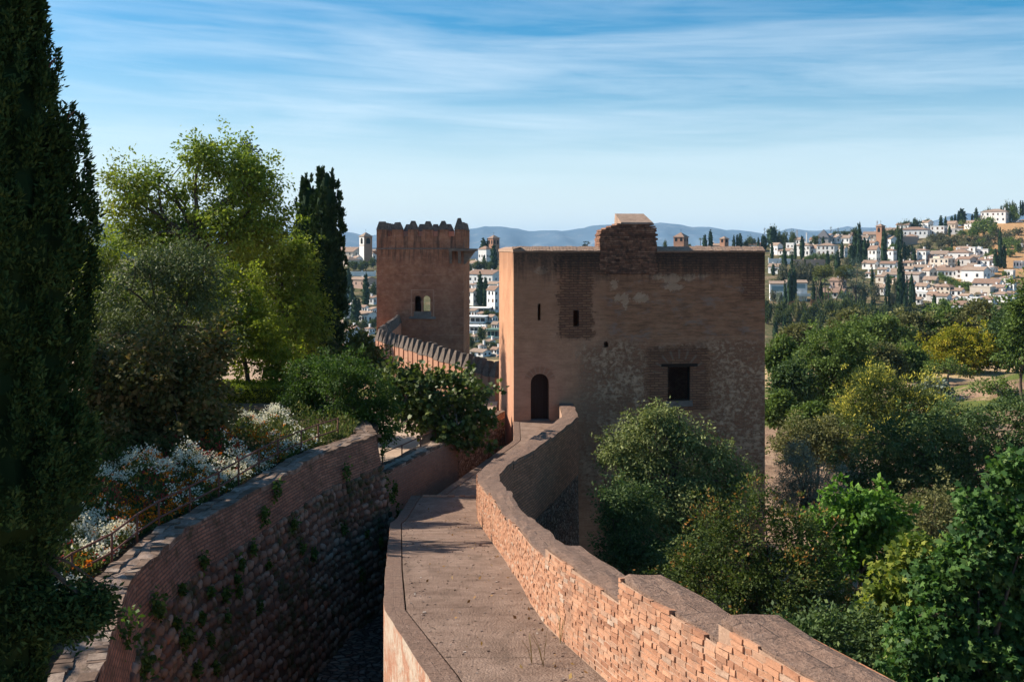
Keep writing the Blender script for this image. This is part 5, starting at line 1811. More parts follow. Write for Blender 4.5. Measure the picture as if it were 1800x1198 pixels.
def petals(name, label, mat, n_heads, per, rad, leaf, patches, hgt):
    Cs, Os = [], []
    for (px0, py0, sx, sy, cnt) in patches:
        Yp = np.clip((5.12 - .45) / max((py0 - HY), 1) * F, 11.5, 29)
        xc = (px0 - 900) / F * Yp
        k_ = Yp / F
        xs = r.normal(xc, sx * k_, cnt)
        yy = r.normal(Yp, sy * k_ * Yp / 4.7, cnt)
        ok = xs < np.interp(yy, GY, GX) - .72
        Cs.append(np.stack([xs[ok], yy[ok]], 1))
    H = np.concatenate(Cs)
    hz2 = -5.12 + bed_h(H[:, 0], H[:, 1]) * hgt + r.uniform(-.04, .1, len(H))
    idx = np.repeat(np.arange(len(H)), per)
    off = r.normal(0, 1, (len(idx), 3)) * np.array([rad, rad, rad * .55])
    C = np.stack([H[idx, 0], H[idx, 1], hz2[idx]], 1) + off
    oo = np.tile(np.array([0, 0, .6]), (len(C), 1)) + off / rad * .4
    V, kk = leaf_verts(C, oo, leaf * r.uniform(.6, 1.3, len(C)), 1.1, 'quad', r, 0, .5)
    tag(link(name, np_mesh(name, V, kk, mat, r.uniform(0, 1, len(C)))), label, 'flowers', kind='stuff')


WP = [(190, 915, 45, 6, 120), (215, 940, 40, 4, 90), (160, 900, 22, 8, 60), (100, 1010, 20, 12, 70), (260, 815, 45, 5, 90), (330, 805, 50, 4, 110), (420, 800, 45, 5, 110), (400, 815, 40, 5, 60), (450, 790, 25, 6, 60),
      (480, 740, 22, 4, 70), (450, 750, 35, 4, 50), (540, 765, 32, 6, 90), (200, 845, 18, 4, 30), (300, 835, 60, 6, 50), (230, 985, 30, 8, 40), (280, 930, 30, 7, 40), (350, 850, 40, 8, 30)]
petals('white_flowers', 'masses of small white flower heads in the garden bed', leafmat('white_petals', [(0, (.58, .55, .45)), (.6, (.82, .79, .68)), (1, (.72, .62, .45))], .3, .75, boost=1.0), 0, 12, .055, .042, WP, 1.15)
OP = [(280, 880, 90, 14, 160), (330, 830, 80, 12, 150), (480, 775, 45, 8, 110), (490, 790, 35, 8, 90), (240, 960, 45, 12, 110), (330, 870, 50, 12, 110), (200, 985, 40, 14, 90), (290, 900, 40, 10, 90), (420, 760, 50, 8, 60)]
petals('orange_flowers', 'orange marigolds scattered through the garden bed', leafmat('orange_petals', [(0, (.5, .1, .01)), (.7, (.75, .2, .01)), (1, (.8, .32, .02))], .3, .7, boost=1.0), 0, 10, .03, .036, OP, 1.1)
RP = [(270, 860, 70, 14, 130), (400, 790, 60, 10, 110), (250, 940, 50, 12, 100), (320, 900, 45, 12, 80)]
petals('crimson_flowers', 'small crimson flowers among the marigolds', leafmat('crimson_petals', [(0, (.2, .015, .02)), (1, (.42, .04, .05))], .3, .7), 0, 10, .03, .03, RP, 1.05)

# ---- railings --------------------------------------------------------------
RPp = [(-7.1, 14.5), (-6.72, 15.2), (-6.37, 15.85), (-6.4, 17.0), (-6.35, 17.9), (-6.15, 19.0), (-5.95, 20.2), (-5.85, 21.3), (-5.72, 22.5), (-5.55, 23.6), (-5.25, 24.8), (-5.0, 25.7), (-4.65, 26.6)]


def railing(name, label, pts, z, h, r0=.018, end_drop=False):
    e = empty(name, (pts[0][0], pts[0][1], z), 0, label, 'railing')
    off = Vector((-pts[0][0], -pts[0][1], -z))
    zs = [z] * len(pts)
    if end_drop:
        zs[0] -= .35
        zs[1] -= .12
    for hh in (h, h * .45):
        mb = MB()
        mb.tube([(p[0], p[1], zz + hh) for p, zz in zip(pts, zs)], r0, 6)
        mb.build('rail', M_IRON, e, True, off)
    for p, zz in zip(pts, zs):
        mb = MB()
        mb.tube([(p[0], p[1], zz - .1), (p[0], p[1], zz + h + .02)], r0 * 1.15, 6)
        mb.build('post', M_IRON, e, True, off)
    return e


railing('pipe_railing', 'rusty pipe railing along the flower bed above the retaining wall', RPp, -5.08, .55, end_drop=True)
railing('pipe_railing', 'short rusty railing on the low wall in front of the fig trunk', [(-4.25, 28.9), (-3.9, 30.0), (-3.45, 31.2), (-3.0, 32.6), (-2.6, 33.8)], -7.0, .85)
railing('pipe_railing', 'small reddish railing at the far stairs left of the battlement tower', [(-13.2, 66), (-12.2, 66), (-11.4, 64)], -6.9, 1.0, .04)
mb = MB()
mb.box(-14.5, -10.2, 0, .5, -9, -6.9)
o = mb.build('far_garden_wall', M_MERLON, None, False, (0, 67, 0))
o.rotation_euler = (0, 0, R(-20))
tag(o, 'stretch of pink garden wall seen under the cypress pair', 'wall', kind='thing')

# ---- loose gravel, dead leaves and weeds on the walkway --------------------
r = np.random.default_rng(123)
mb = MB()
for q in range(700):
    Yg_ = float(r.uniform(5.5, 27.5))
    a_, b_ = lx(Yg_) + .3, ix(Yg_) - .02
    t_ = float(r.uniform(0, 1)) ** .55 if q % 3 else float(r.uniform(0, .25)) ** 1.2
    x_ = a_ + (b_ - a_) * t_
    s_ = float(r.uniform(.004, .012)) * (1.6 if q % 17 == 0 else 1)
    mb.box(x_ - s_, x_ + s_, Yg_ - s_, Yg_ + s_, zw(Yg_) - s_ * .3, zw(Yg_) + s_ * .9, float(r.uniform()), jit=s_ * .45)
m_, g_ = newmat('loose_pebbles')
g_.done(g_.ramp(g_.attr('v'), [(0, (.08, .055, .042)), (.6, (.2, .14, .11)), (.9, (.3, .23, .19)), (1, (.42, .36, .31))]), .95)
tag(mb.build('gravel', m_), 'loose gravel and crumbs along the foot of the parapet', 'gravel', kind='stuff')
n = 110
Yl = r.uniform(5.5, 27, n)
xl_ = np.array([lx(float(q)) + .3 + (ix(float(q)) - lx(float(q)) - .35) * t for q, t in zip(Yl, r.uniform(0, 1, n) ** .5)])
C = np.stack([xl_, Yl, np.array([zw(float(q)) + .015 for q in Yl])], 1)
V, kk = leaf_verts(C, np.tile(np.array([.3, .3, .05]), (n, 1)), r.uniform(.03, .075, n), 1.6, 'quad', r, 0, 1.0)
tag(link('fallen_leaves', np_mesh('fallen_leaves', V, kk, leafmat('dry_leaves', [(0, (.14, .07, .03)), (.6, (.26, .15, .06)), (1, (.4, .28, .1))], .1, .8), r.uniform(0, 1, n))), 'dry leaves blown along the walkway', 'leaves', kind='stuff')
for i, (px_, py_, h_) in enumerate(((985, 1130, .42), (955, 1170, .36), (935, 1165, .3))):
    Yw = 2.08 / ((py_ - HY) / F - .187)
    e = empty('dry_weed', ((px_ - 900) / F * Yw, Yw, zw(Yw)), 0, 'thin dry weed stalks growing from the walkway beside the parapet', 'weed', 'dry weeds on the walkway')
    mb = MB()
    for q in range(4):
        a_ = float(r.uniform(0, 6.28))
        d_ = float(r.uniform(.03, .14))
        mb.tube([(0, 0, 0), (math.cos(a_) * d_ * .4, math.sin(a_) * d_ * .4, h_ * .5), (math.cos(a_) * d_, math.sin(a_) * d_, h_ * float(r.uniform(.7, 1)))], [.004, .003, .0015], 4)
    mb.build('stems', plain('dry_straw', (.34, .26, .12), .8), e)
# ------------------------------------------------------------------ hillside town
def mat_house(name, a, b):
    m, g = newmat(name)
    rnd = g.n('ShaderNodeObjectInfo').outputs['Random']
    n = g.noise(g.coord('Object'), .6, 5, .65)
    c = g.mix(rnd, a, b)
    c = g.mix(g.m('MULTIPLY', g.ramp(n, [(.45, 0), (.7, 1)]), .3), c, (.45, .38, .32))
    g.done(c, .9, None, .1)
    return m


def mat_roof():
    m, g = newmat('terracotta_pantiles')
    rnd = g.n('ShaderNodeObjectInfo').outputs['Random']
    co = g.coord('Object')
    n = g.noise(co, .9, 6, .7)
    n2 = g.noise(co, 4.0, 4, .7)
    c = g.ramp(rnd, [(0, (.25, .155, .115)), (.5, (.3, .205, .155)), (.8, (.35, .255, .195)), (1, (.27, .205, .165))])
    c = g.mix(g.m('MULTIPLY', g.ramp(n, [(.4, 0), (.65, 1)]), .6), c, (.2, .135, .095))
    c = g.mix(g.m('MULTIPLY', g.ramp(n2, [(.5, 0), (.7, 1)]), .4), c, (.46, .36, .28))
    g.done(c, .95, g.bump(n2, .6, .1), .05)
    return m


MH = {'white': mat_house('white_limewash', (.84, .83, .81), (.77, .75, .72)), 'cream': mat_house('cream_render', (.7, .62, .52), (.62, .52, .42)),
      'pink': mat_house('pinkish_render', (.56, .37, .29), (.5, .33, .25)), 'brick': mat_brick_uv('town_brick', (.42, .22, .14), (.36, .19, .12), (.34, .2, .14), .6, .2, .25),
      'grey': mat_house('grey_render', (.5, .48, .46), (.42, .39, .37)), 'slate': plain('grey_slate', (.13, .13, .14), .7), 'salmon': mat_house('salmon_render', (.6, .28, .19), (.55, .27, .19))}
M_ROOF = mat_roof()
M_PANE = plain('dark_window', (.035, .035, .04), .25, .2, 1, .5)
M_SHUT = plain('brown_shutter', (.13, .075, .05), .7)
M_GLASSB = plain('blue_grey_glass', (.25, .36, .4), .15, .1, 1, .5)
UNIT = MB()
UNIT.box(-.5, .5, -.5, .5, -.5, .5)
PANE_ME = UNIT.mesh('window', M_PANE)
SHUT_ME = UNIT.mesh('window', M_SHUT)
GLASS_ME = UNIT.mesh('window', M_GLASSB)
hr = random.Random(5)


def unit(me, name, parent, c, sz):
    o = link(name, me, parent, c)
    o.scale = sz
    return o


def house(label, px, py, w, h, roof='gable', rh=None, rot=-38, wall='white', win=(3, 1), dr=.75, chim=1, name='house', cat='house', side=2, up=0, wide=False, rcol=None, Y=None):
    """px, py: ground point; w, h: visible width and wall height in photo pixels."""
    Y = hillY(px, py) if Y is None else Y
    k = Y / F
    z = (HY - py) * k
    w, h = w * 1.12, h * 1.08
    rot += hr.uniform(-7, 7) - 11
    a = R(rot)
    Wd = w * k / (math.cos(a) + dr * abs(math.sin(a)))
    D = Wd * dr
    H = h * k
    e = empty(name, ((px - 900) * k, Y + .5, z), a, label, cat)
    x0, x1, y0, y1 = -Wd / 2, Wd / 2, -D / 2, D / 2
    mb = MB()
    mb.box(x0, x1, y0, y1, -4.5, H)
    rh_ = (rh * k * .8) if rh else D * .2
    ov = .35
    rm = MB()
    if roof in ('gable', 'shed'):
        if roof == 'gable':
            for s_ in (x0, x1):
                p = [(s_, y0, H), (s_, y1, H), (s_, 0, H + rh_)]
                mb.poly(p if s_ > 0 else p[::-1])
            for sg in (-1, 1):
                ye, ze = sg * (D / 2 + ov), H - rh_ * ov / (D / 2)
                q = [(x0 - ov, ye, ze), (x1 + ov, ye, ze), (x1 + ov, 0, H + rh_), (x0 - ov, 0, H + rh_)]
                q2 = [(a_, b_, c_ + .22) for a_, b_, c_ in q]
                rm.hexa(q + q2 if sg < 0 else q[::-1] + q2[::-1])
        else:
            q = [(x0 - ov, y0 - ov, H), (x1 + ov, y0 - ov, H), (x1 + ov, y1 + ov, H + rh_), (x0 - ov, y1 + ov, H + rh_)]
            rm.hexa(q + [(a_, b_, c_ + .2) for a_, b_, c_ in q])
            mb.hexa([(x0, y0, H), (x1, y0, H), (x1, y1, H), (x0, y1, H), (x0, y0, H + .01), (x1, y0, H + .01), (x1, y1, H + rh_), (x0, y1, H + rh_)])
    elif roof == 'hip':
        hx_ = max(0.0, (Wd - D) / 2)
        b = [(x0 - ov, y0 - ov, H), (x1 + ov, y0 - ov, H), (x1 + ov, y1 + ov, H), (x0 - ov, y1 + ov, H)]
        b2 = [(p[0], p[1], H + .18) for p in b]
        rm.poly(b[::-1])
        for i in range(4):
            j = (i + 1) % 4
            rm.poly([b[i], b[j], b2[j], b2[i]])
        A, B = (-hx_, 0, H + rh_), (hx_, 0, H + rh_)
        rm.poly([b2[0], b2[1], B, A])
        rm.poly([b2[1], b2[2], B])
        rm.poly([b2[2], b2[3], A, B])
        rm.poly([b2[3], b2[0], A])
    else:
        rm.box(x0 - .15, x1 + .15, y0 - .15, y1 + .15, H, H + .3)
        rm.box(x0 + .3, x0 + Wd * .4, y0 + D * .4, y1 - .3, H + .3, H + 1.5) if roof == 'flatbox' else None
    mb.build('wall', MH[wall], e)
    r = rm.build('roof', (M_ROOF if roof not in ('flat', 'flatbox') else MH[wall]) if rcol is None else rcol, e)
    for c in range(chim):
        cb = MB()
        cx, cy = hr.uniform(x0 * .7, x1 * .7), hr.uniform(0, D * .3)
        cb.box(cx - .35, cx + .35, cy - .35, cy + .35, H, H + rh_ * .7 + 1.3)
        cb.box(cx - .45, cx + .45, cy - .45, cy + .45, H + rh_ * .7 + 1.3, H + rh_ * .7 + 1.5)
        cb.build('chimney', MH['white'] if wall != 'brick' else MH['brick'], r)
    nx, nz = win
    fl = H / max(nz, 1)
    for iz in range(nz):
        for ix_ in range(nx):
            wx = x0 + Wd * (ix_ + .5 + hr.uniform(-.12, .12)) / nx
            wz = fl * (iz + .55)
            ww, hh = min(1.05 if not wide else 2.2, Wd / nx * .5) * hr.uniform(.8, 1.15), min(1.7, fl * .55) * hr.uniform(.85, 1.1)
            me = hr.choice((PANE_ME, PANE_ME, SHUT_ME)) if not wide else GLASS_ME
            unit(me, 'window', e, (wx, y0, wz), (ww, .12, hh))
        for k2 in range(side):
            wy = y0 + D * (k2 + .5 + hr.uniform(-.1, .1)) / side
            unit(PANE_ME, 'window', e, (x1, wy, fl * (iz + .55)), (.12, min(1.1, D / side * .4), min(1.5, fl * .5)))
            if k2 == 0:
                unit(PANE_ME, 'window', e, (x0, wy, fl * (iz + .55)), (.12, min(1.1, D / side * .4), min(1.5, fl * .5)))
    return e


def belltower(label, px, py, w, h, rh, rot, wall, arches=2, Y=None, lit=None, fin=True):
    Y = hillY(px, py) if Y is None else Y
    k = Y / F
    a = R(rot - 14)
    Wd = w * k / (math.cos(a) + abs(math.sin(a)))
    H = h * k
    e = empty('bell_tower', ((px - 900) * k, Y, (HY - py) * k), a, label, 'tower')
    q = Wd / 2
    mb = MB()
    mb.box(-q, q, -q, q, -4, H)
    mb.box(-q - .12, q + .12, -q - .12, q + .12, H * .68, H * .68 + .25)
    o = mb.build('wall', MH[wall], e)
    if lit:
        b = MB()
        b.box(-q - .03, q - .02, -q - .03, -q, -4, H * .67)
        b.box(-q - .03, q - .02, -q - .03, -q, H * .68 + .26, H - .02)
        b.build('painted_face', MH[lit], e)
    rm = MB()
    b = [(-q - .5, -q - .5, H), (q + .5, -q - .5, H), (q + .5, q + .5, H), (-q - .5, q + .5, H)]
    rm.poly(b[::-1])
    for i in range(4):
        p, p2 = b[i], b[(i + 1) % 4]
        rm.poly([p, p2, (p2[0], p2[1], H + .25), (p[0], p[1], H + .25)])
        rm.poly([(p[0], p[1], H + .25), (p2[0], p2[1], H + .25), (0, 0, H + rh * k)])
    r = rm.build('roof', M_ROOF, e)
    if fin:
        f = MB()
        f.tube([(0, 0, H + rh * k - .2), (0, 0, H + rh * k + 2.2)], .07, 5)
        f.box(-.45, .45, -.05, .05, H + rh * k + 1.4, H + rh * k + 1.52)
        f.build('cross', M_DARK, r)
    for i in range(arches):
        t = -q + 2 * q * (i + .5) / arches
        ow = q / arches * .95
        for ax in (0, 1):
            b = MB()
            zb_, zt_ = H * .74, H * .88
            if ax == 0:
                b.box(t - ow / 2, t + ow / 2, -q - .07, -q + .1, zb_, zt_)
                b.tube([(t, -q - .069, zt_), (t, -q + .1, zt_)], ow / 2, 12)
            else:
                b.box(q - .1, q + .07, t - ow / 2, t + ow / 2, zb_, zt_)
                b.tube([(q - .1, t, zt_), (q + .069, t, zt_)], ow / 2, 12)
            b.build('bell_opening', M_DARK, e)
    return e


HS = [
    # left gap
    ('white house low between the cypress pair and the crenellated wall', 611, 600, 40, 17, 'gable', 6, -40, 'white', (2, 1)),
    ('white two storey house with wooden balcony left of the dark cypress clump', 607, 557, 30, 16, 'gable', 5, -38, 'white', (2, 2)),
    ('long white house with dark windows beside the battlement tower edge', 645, 568, 36, 15, 'gable', 6, -25, 'white', (4, 1)),
    ('small white house with flat terrace behind the slender cypress', 654, 534, 22, 10, 'shed', 4, -30, 'white', (2, 1)),
    ('pinkish restaurant house with terrace under the white tower', 637, 505, 46, 13, 'gable', 5, -20, 'pink', (3, 1)),
    ('low white house with grey roof peeping over the loquat tree', 645, 602, 26, 8, 'gable', 5, -35, 'white', (2, 1)),
    ('church nave with long tiled roof left of the white tower', 612, 450, 52, 7, 'gable', 10, -15, 'cream', (3, 1)),
    ('old house with broad brown roof below the church nave', 612, 466, 38, 8, 'hip', 9, -38, 'cream', (3, 1)),
    ('small white house at the foot of the white tower', 628, 464, 18, 10, 'gable', 4, -38, 'white', (2, 1)),
    ('white sacristy with brown roof right of the white tower', 655, 460, 20, 14, 'gable', 8, -38, 'white', (1, 1)),
    # middle gap
    ('white mirador house with tiny red hipped roof before the brick tower', 853, 464, 22, 24, 'hip', 7, -38, 'white', (3, 1)),
    ('long white house with brown roof spanning the gap between the towers', 856, 500, 60, 17, 'gable', 9, -20, 'white', (5, 1)),
    ('white house under the long roofed house, touching the square tower', 870, 516, 24, 16, 'gable', 5, -30, 'white', (2, 1)),
    ('tall plain house with four windows beside the square tower edge', 869, 548, 24, 36, 'gable', 8, -32, 'white', (2, 3)),
    ('narrow white house with dark door left of the twin cypresses', 831, 536, 20, 22, 'gable', 6, -35, 'white', (1, 2)),
    ('low white house with small red roof below the mirador', 835, 474, 20, 11, 'gable', 5, -38, 'white', (2, 1)),
    ('house with terracotta roof at the bottom of the gap between the towers', 868, 640, 30, 10, 'gable', 8, -38, 'white', (2, 1)),
    ('pink roofed house just above the merlons in the gap', 845, 625, 34, 7, 'gable', 5, -30, 'white', (2, 1)),
    # along the tower skyline
    ('house with orange roof seen over the tower top beside the small brick turret', 1262, 441, 30, 9, 'gable', 4, -25, 'cream', (2, 1)),
    ('white house with tall chimney seen over the right tower top', 1328, 440, 28, 9, 'gable', 5, -30, 'white', (2, 1)),
    ('low red roofed house seen over the tower top right of the brick turret', 1232, 441, 20, 6, 'gable', 3, -25, 'pink', (1, 1)),
    # upper left of the hillside
    ('white house with three small windows beside the tower corner', 1365, 447, 18, 15, 'gable', 5, -50, 'white', (2, 1)),
    ('low house with orange roof behind the clipped garden hedge', 1382, 448, 24, 7, 'gable', 5, -30, 'white', (2, 1)),
    ('white house with pink flat roof behind a slender cypress', 1391, 439, 16, 11, 'flat', 2, -35, 'white', (2, 1)),
    ('two storey white villa with brown hipped roof and arcade', 1415, 449, 32, 16, 'hip', 6, -32, 'white', (4, 2)),
    ('white house with long sloping brown roof right of the villa', 1433, 449, 18, 12, 'gable', 7, -45, 'white', (1, 1)),
    ('villa with orange blinds under a wide brown roof', 1455, 449, 34, 16, 'hip', 6, -30, 'white', (4, 2)),
    ('pale house with shallow gable under the transmission masts', 1401, 430, 24, 8, 'gable', 5, -35, 'white', (2, 1)),
    ('brown roofed house with terrace beside the round palm', 1433, 432, 18, 10, 'gable', 5, -38, 'white', (2, 1)),
    ('white house with gable roof right of the grey pyramid', 1456, 427, 18, 11, 'gable', 5, -50, 'white', (2, 1)),
    ('white house with pointed gable behind the villa garden', 1471, 427, 18, 9, 'gable', 5, -60, 'white', (1, 1)),
    ('long low house with pale orange roof near the cypress cluster', 1486, 427, 26, 8, 'gable', 6, -30, 'white', (3, 1)),
    ('pink topped house higher on the ridge near the tall dark cypress', 1493, 418, 18, 6, 'gable', 4, -35, 'pink', (2, 1)),
    ('small white house squeezed between two dark cypresses', 1483, 452, 12, 14, 'gable', 5, -40, 'white', (1, 1)),
    ('house with low white wall in front of the grey brown trees', 1363, 480, 22, 11, 'gable', 6, -20, 'white', (2, 1)),
    # around the brick church
    ('church nave with brown roof left of the brick church tower', 1530, 422, 24, 9, 'gable', 6, -20, 'cream', (2, 1)),
    ('orange roofed house at the foot of the church nave', 1520, 428, 18, 9, 'gable', 5, -30, 'white', (2, 1)),
    ('stacked white house left of the brick church tower base', 1533, 442, 20, 14, 'gable', 4, -35, 'white', (2, 2)),
    ('white house with wooden gallery above the narrow street', 1537, 462, 18, 22, 'gable', 8, -40, 'white', (2, 2)),
    ('long brown roofed house right of the brick church tower', 1568, 413, 28, 7, 'gable', 6, -20, 'pink', (3, 1)),
    ('white house with pinkish gable below the church', 1566, 435, 18, 14, 'gable', 6, -55, 'white', (2, 1)),
    ('white house among trees above the long convent roof', 1589, 404, 24, 8, 'gable', 4, -30, 'white', (3, 1)),
    ('long white convent building with pale pink windows', 1609, 417, 54, 12, 'hip', 7, -18, 'white', (6, 1)),
    ('small house with square brown roof before the convent', 1603, 422, 22, 6, 'hip', 5, -25, 'white', (2, 1)),
    ('white gabled house right of the convent roof end', 1630, 404, 16, 12, 'gable', 5, -60, 'white', (1, 1)),
    ('flat roofed white house with wide window below the ridge trees', 1651, 413, 26, 14, 'flat', 2, -30, 'white', (3, 2)),
    ('white bungalow with dark openings at the edge of the scrub', 1681, 411, 24, 8, 'flat', 2, -25, 'white', (3, 1)),
    ('house with wide orange roof between slim cypresses on the ridge', 1673, 402, 20, 8, 'gable', 6, -30, 'cream', (2, 1)),
    ('grey white house with red tiled ridge beside the palm', 1713, 402, 28, 9, 'gable', 6, -45, 'white', (2, 1)),
    ('large white apartment house with balconies on the ridge top', 1751, 391, 46, 17, 'hip', 7, -35, 'white', (5, 2)),
    ('small cream house behind the ridge top trees', 1722, 386, 14, 6, 'flat', 2, -30, 'cream', (1, 1)),
    ('tall narrow white tower house beside the broad cypress', 1568, 464, 14, 22, 'hip', 4, -38, 'white', (1, 2)),
    ('white gabled house with grey side left of the square tower house', 1613, 460, 18, 16, 'gable', 6, -60, 'grey', (1, 1)),
    ('white tower house with two small upper windows', 1624, 464, 18, 22, 'hip', 4, -38, 'white', (2, 2)),
    ('salmon pink house squeezed beside the white tower house', 1631, 464, 10, 14, 'gable', 3, -38, 'salmon', (2, 2)),
    # middle of the hillside
    ('white house with brown roof at the lower end of the narrow street', 1531, 472, 26, 9, 'gable', 6, -35, 'white', (2, 1)),
    ('white house with rounded gable right of the narrow street', 1563, 474, 28, 10, 'gable', 5, -30, 'white', (2, 1)),
    ('white house with blue awning on its terrace', 1553, 483, 18, 9, 'gable', 4, -35, 'white', (2, 1)),
    ('long low house with pale gable below the blue awning', 1566, 493, 28, 10, 'gable', 5, -20, 'white', (3, 1)),
    ('small cream house stepping down behind the slim cypress', 1549, 497, 16, 10, 'shed', 4, -35, 'cream', (1, 1)),
    ('white house with double brown roof above the valley trees', 1548, 517, 22, 11, 'gable', 7, -35, 'white', (3, 1)),
    ('brown roofed house behind the tallest cypress', 1597, 481, 22, 8, 'gable', 5, -35, 'white', (2, 1)),
    ('grey white house with round arched window', 1609, 496, 30, 13, 'gable', 5, -40, 'grey', (1, 1)),
    ('house with sharp grey gable right of the arched window house', 1634, 487, 18, 11, 'gable', 6, -60, 'grey', (1, 1)),
    ('long house with terracotta eaves and small terrace posts', 1622, 478, 30, 8, 'gable', 5, -20, 'white', (3, 1)),
    ('white house with orange eaves facing the cream terrace house', 1641, 484, 20, 12, 'hip', 5, -38, 'white', (2, 1)),
    ('cream terrace house with stacked flat roofs', 1657, 472, 36, 16, 'flatbox', 2, -35, 'cream', (4, 2)),
    ('house with long brown roof behind the cream terrace house', 1653, 455, 32, 8, 'gable', 7, -35, 'white', (3, 1)),
    ('villa with red hipped roof and big dark window', 1690, 457, 38, 12, 'hip', 8, -38, 'white', (3, 1)),
    ('white upper house with pale roof behind the red hipped villa', 1696, 446, 24, 9, 'gable', 4, -30, 'white', (2, 1)),
    ('white cube house with tiny window right of the red hipped villa', 1711, 452, 12, 16, 'flat', 2, -40, 'white', (1, 2)),
    ('white stepped house with small dark windows near the tall cypress group', 1728, 451, 26, 12, 'flatbox', 2, -35, 'white', (3, 1)),
    ('white house with blind gable wall below the red hipped villa', 1700, 468, 26, 12, 'gable', 5, -55, 'grey', (1, 1)),
    ('low white house with two small windows beside the tall cypress group', 1733, 467, 24, 9, 'shed', 4, -35, 'white', (2, 1)),
    ('modern white house with flat roof and wide dark windows', 1729, 485, 34, 14, 'flatbox', 2, -38, 'white', (4, 1)),
    ('white house with four tall dark doors under a brown roof', 1666, 487, 34, 11, 'gable', 6, -15, 'white', (5, 1)),
    ('white house with orange roof next to the glazed gable house', 1692, 489, 22, 14, 'gable', 7, -25, 'white', (2, 2)),
    ('white house with large glazed front and grey blind gable', 1716, 494, 42, 18, 'gable', 7, -42, 'white', (2, 1)),
    ('wide house with broad brown tiled roofs above the cream block', 1738, 507, 48, 9, 'gable', 9, -25, 'white', (4, 1)),
    ('plain cream block with flat roof and no windows', 1728, 519, 38, 14, 'flat', 2, -32, 'cream', (0, 0)),
    ('white tower like house with red pyramid roof near the right edge', 1778, 513, 16, 15, 'hip', 6, -38, 'white', (2, 1)),
    ('low pale house left of the red pyramid roof', 1758, 513, 22, 8, 'gable', 5, -35, 'white', (2, 1)),
    ('white house with hipped roof behind the valley tree tops', 1763, 529, 28, 11, 'hip', 7, -38, 'white', (2, 1)),
    ('brown roofed house with open loggias on two floors', 1662, 519, 28, 14, 'hip', 7, -35, 'cream', (3, 2)),
    ('small white house with two windows beside the loggia house', 1684, 521, 22, 10, 'gable', 5, -40, 'white', (2, 1)),
    ('white house with brown roof just above the belt of trees', 1656, 536, 30, 15, 'gable', 5, -30, 'white', (2, 1)),
    ('white house with salmon parapet at the lower town edge', 1711, 534, 28, 10, 'flat', 2, -35, 'white', (2, 1)),
    ('low white house with angled brown roofs at the lower town edge', 1738, 534, 24, 8, 'gable', 6, -40, 'white', (1, 1)),
    ('cluster house with brown roof half sunk in the tree belt', 1687, 541, 28, 6, 'gable', 7, -35, 'white', (1, 1)),
    ('white house with terrace of red flower pots', 1621, 526, 26, 12, 'flat', 2, -32, 'white', (3, 1)),
    ('brown roofed house above the terrace of red pots', 1623, 511, 22, 8, 'gable', 6, -35, 'white', (2, 1)),
    ('long house with orange gable right of the pointed cypress', 1637, 499, 24, 7, 'gable', 7, -35, 'cream', (1, 1)),
    ('grey sided house at the right of the red pots terrace', 1642, 529, 18, 11, 'gable', 6, -55, 'grey', (1, 1)),
    ('white house near the right edge below the dry bank', 1792, 471, 16, 11, 'flat', 2, -35, 'white', (3, 1)),
    ('white house with bare wall below the dry bank', 1776, 488, 16, 12, 'flat', 2, -35, 'white', (1, 1)),
    ('small white house at the right edge on the dry bank', 1793, 437, 12, 8, 'flat', 2, -35, 'white', (2, 1)),
    ('low white walled house under the cypress group', 1763, 496, 24, 6, 'flat', 2, -25, 'white', (2, 1)),
    # lower left of the hillside
    ('low brown roofed house behind the stone pines', 1467, 522, 42, 8, 'gable', 8, -15, 'white', (4, 1)),
    ('pinkish house hidden behind the leaning pine', 1474, 506, 26, 12, 'gable', 6, -30, 'pink', (2, 1)),
    ('house with red tiled roof and white chimneys below the gardens', 1400, 596, 38, 8, 'gable', 11, -28, 'white', (2, 1)),
]
FILLG = [(832, 556, 16, 9), (846, 560, 14, 8), (866, 566, 16, 9), (852, 588, 14, 8), (872, 578, 14, 8), (834, 600, 16, 8), (862, 608, 16, 8), (846, 616, 16, 8), (872, 622, 16, 8), (832, 510, 14, 9), (848, 512, 14, 8), (830, 488, 12, 8), (618, 545, 16, 9), (640, 548, 16, 8), (654, 552, 14, 8), (606, 522, 14, 8), (652, 516, 12, 8), (622, 586, 18, 9), (650, 586, 16, 8), (604, 575, 14, 8), (612, 496, 14, 7)]
for q_ in FILLG:
    o_ = house('small white house seen in a gap beside the battlement tower', *q_, hr.choice(('gable', 'hip', 'shed')), hr.choice((4, 5)), -36 + hr.uniform(-14, 10), 'white', (2, 1), chim=hr.choice((0, 1)))
    o_['group'] = 'small houses in the gaps beside the battlement tower'
FILL = [(1600, 470, 16, 8), (1583, 470, 14, 7), (1617, 468, 14, 8), (1645, 463, 14, 8), (1668, 462, 14, 7), (1680, 468, 16, 8), (1715, 460, 16, 8), (1748, 460, 16, 8), (1700, 480, 16, 8), (1710, 474, 16, 7),
        (1660, 478, 18, 8), (1590, 490, 16, 8), (1580, 500, 16, 8), (1600, 506, 18, 8), (1592, 515, 18, 8), (1650, 510, 16, 7), (1640, 518, 16, 8), (1755, 505, 16, 8), (1700, 528, 18, 8), (1725, 526, 18, 8), (1780, 524, 16, 8), (1770, 497, 18, 8),
        (1745, 478, 14, 7), (1600, 525, 18, 8), (1575, 484, 14, 7), (1530, 488, 14, 7), (1640, 472, 12, 7), (1757, 520, 16, 8), (1612, 534, 20, 8), (1673, 532, 20, 8), (1540, 455, 12, 8), (1500, 440, 14, 7), (1510, 432, 14, 7), (1420, 440, 14, 7), (1550, 448, 12, 8)]
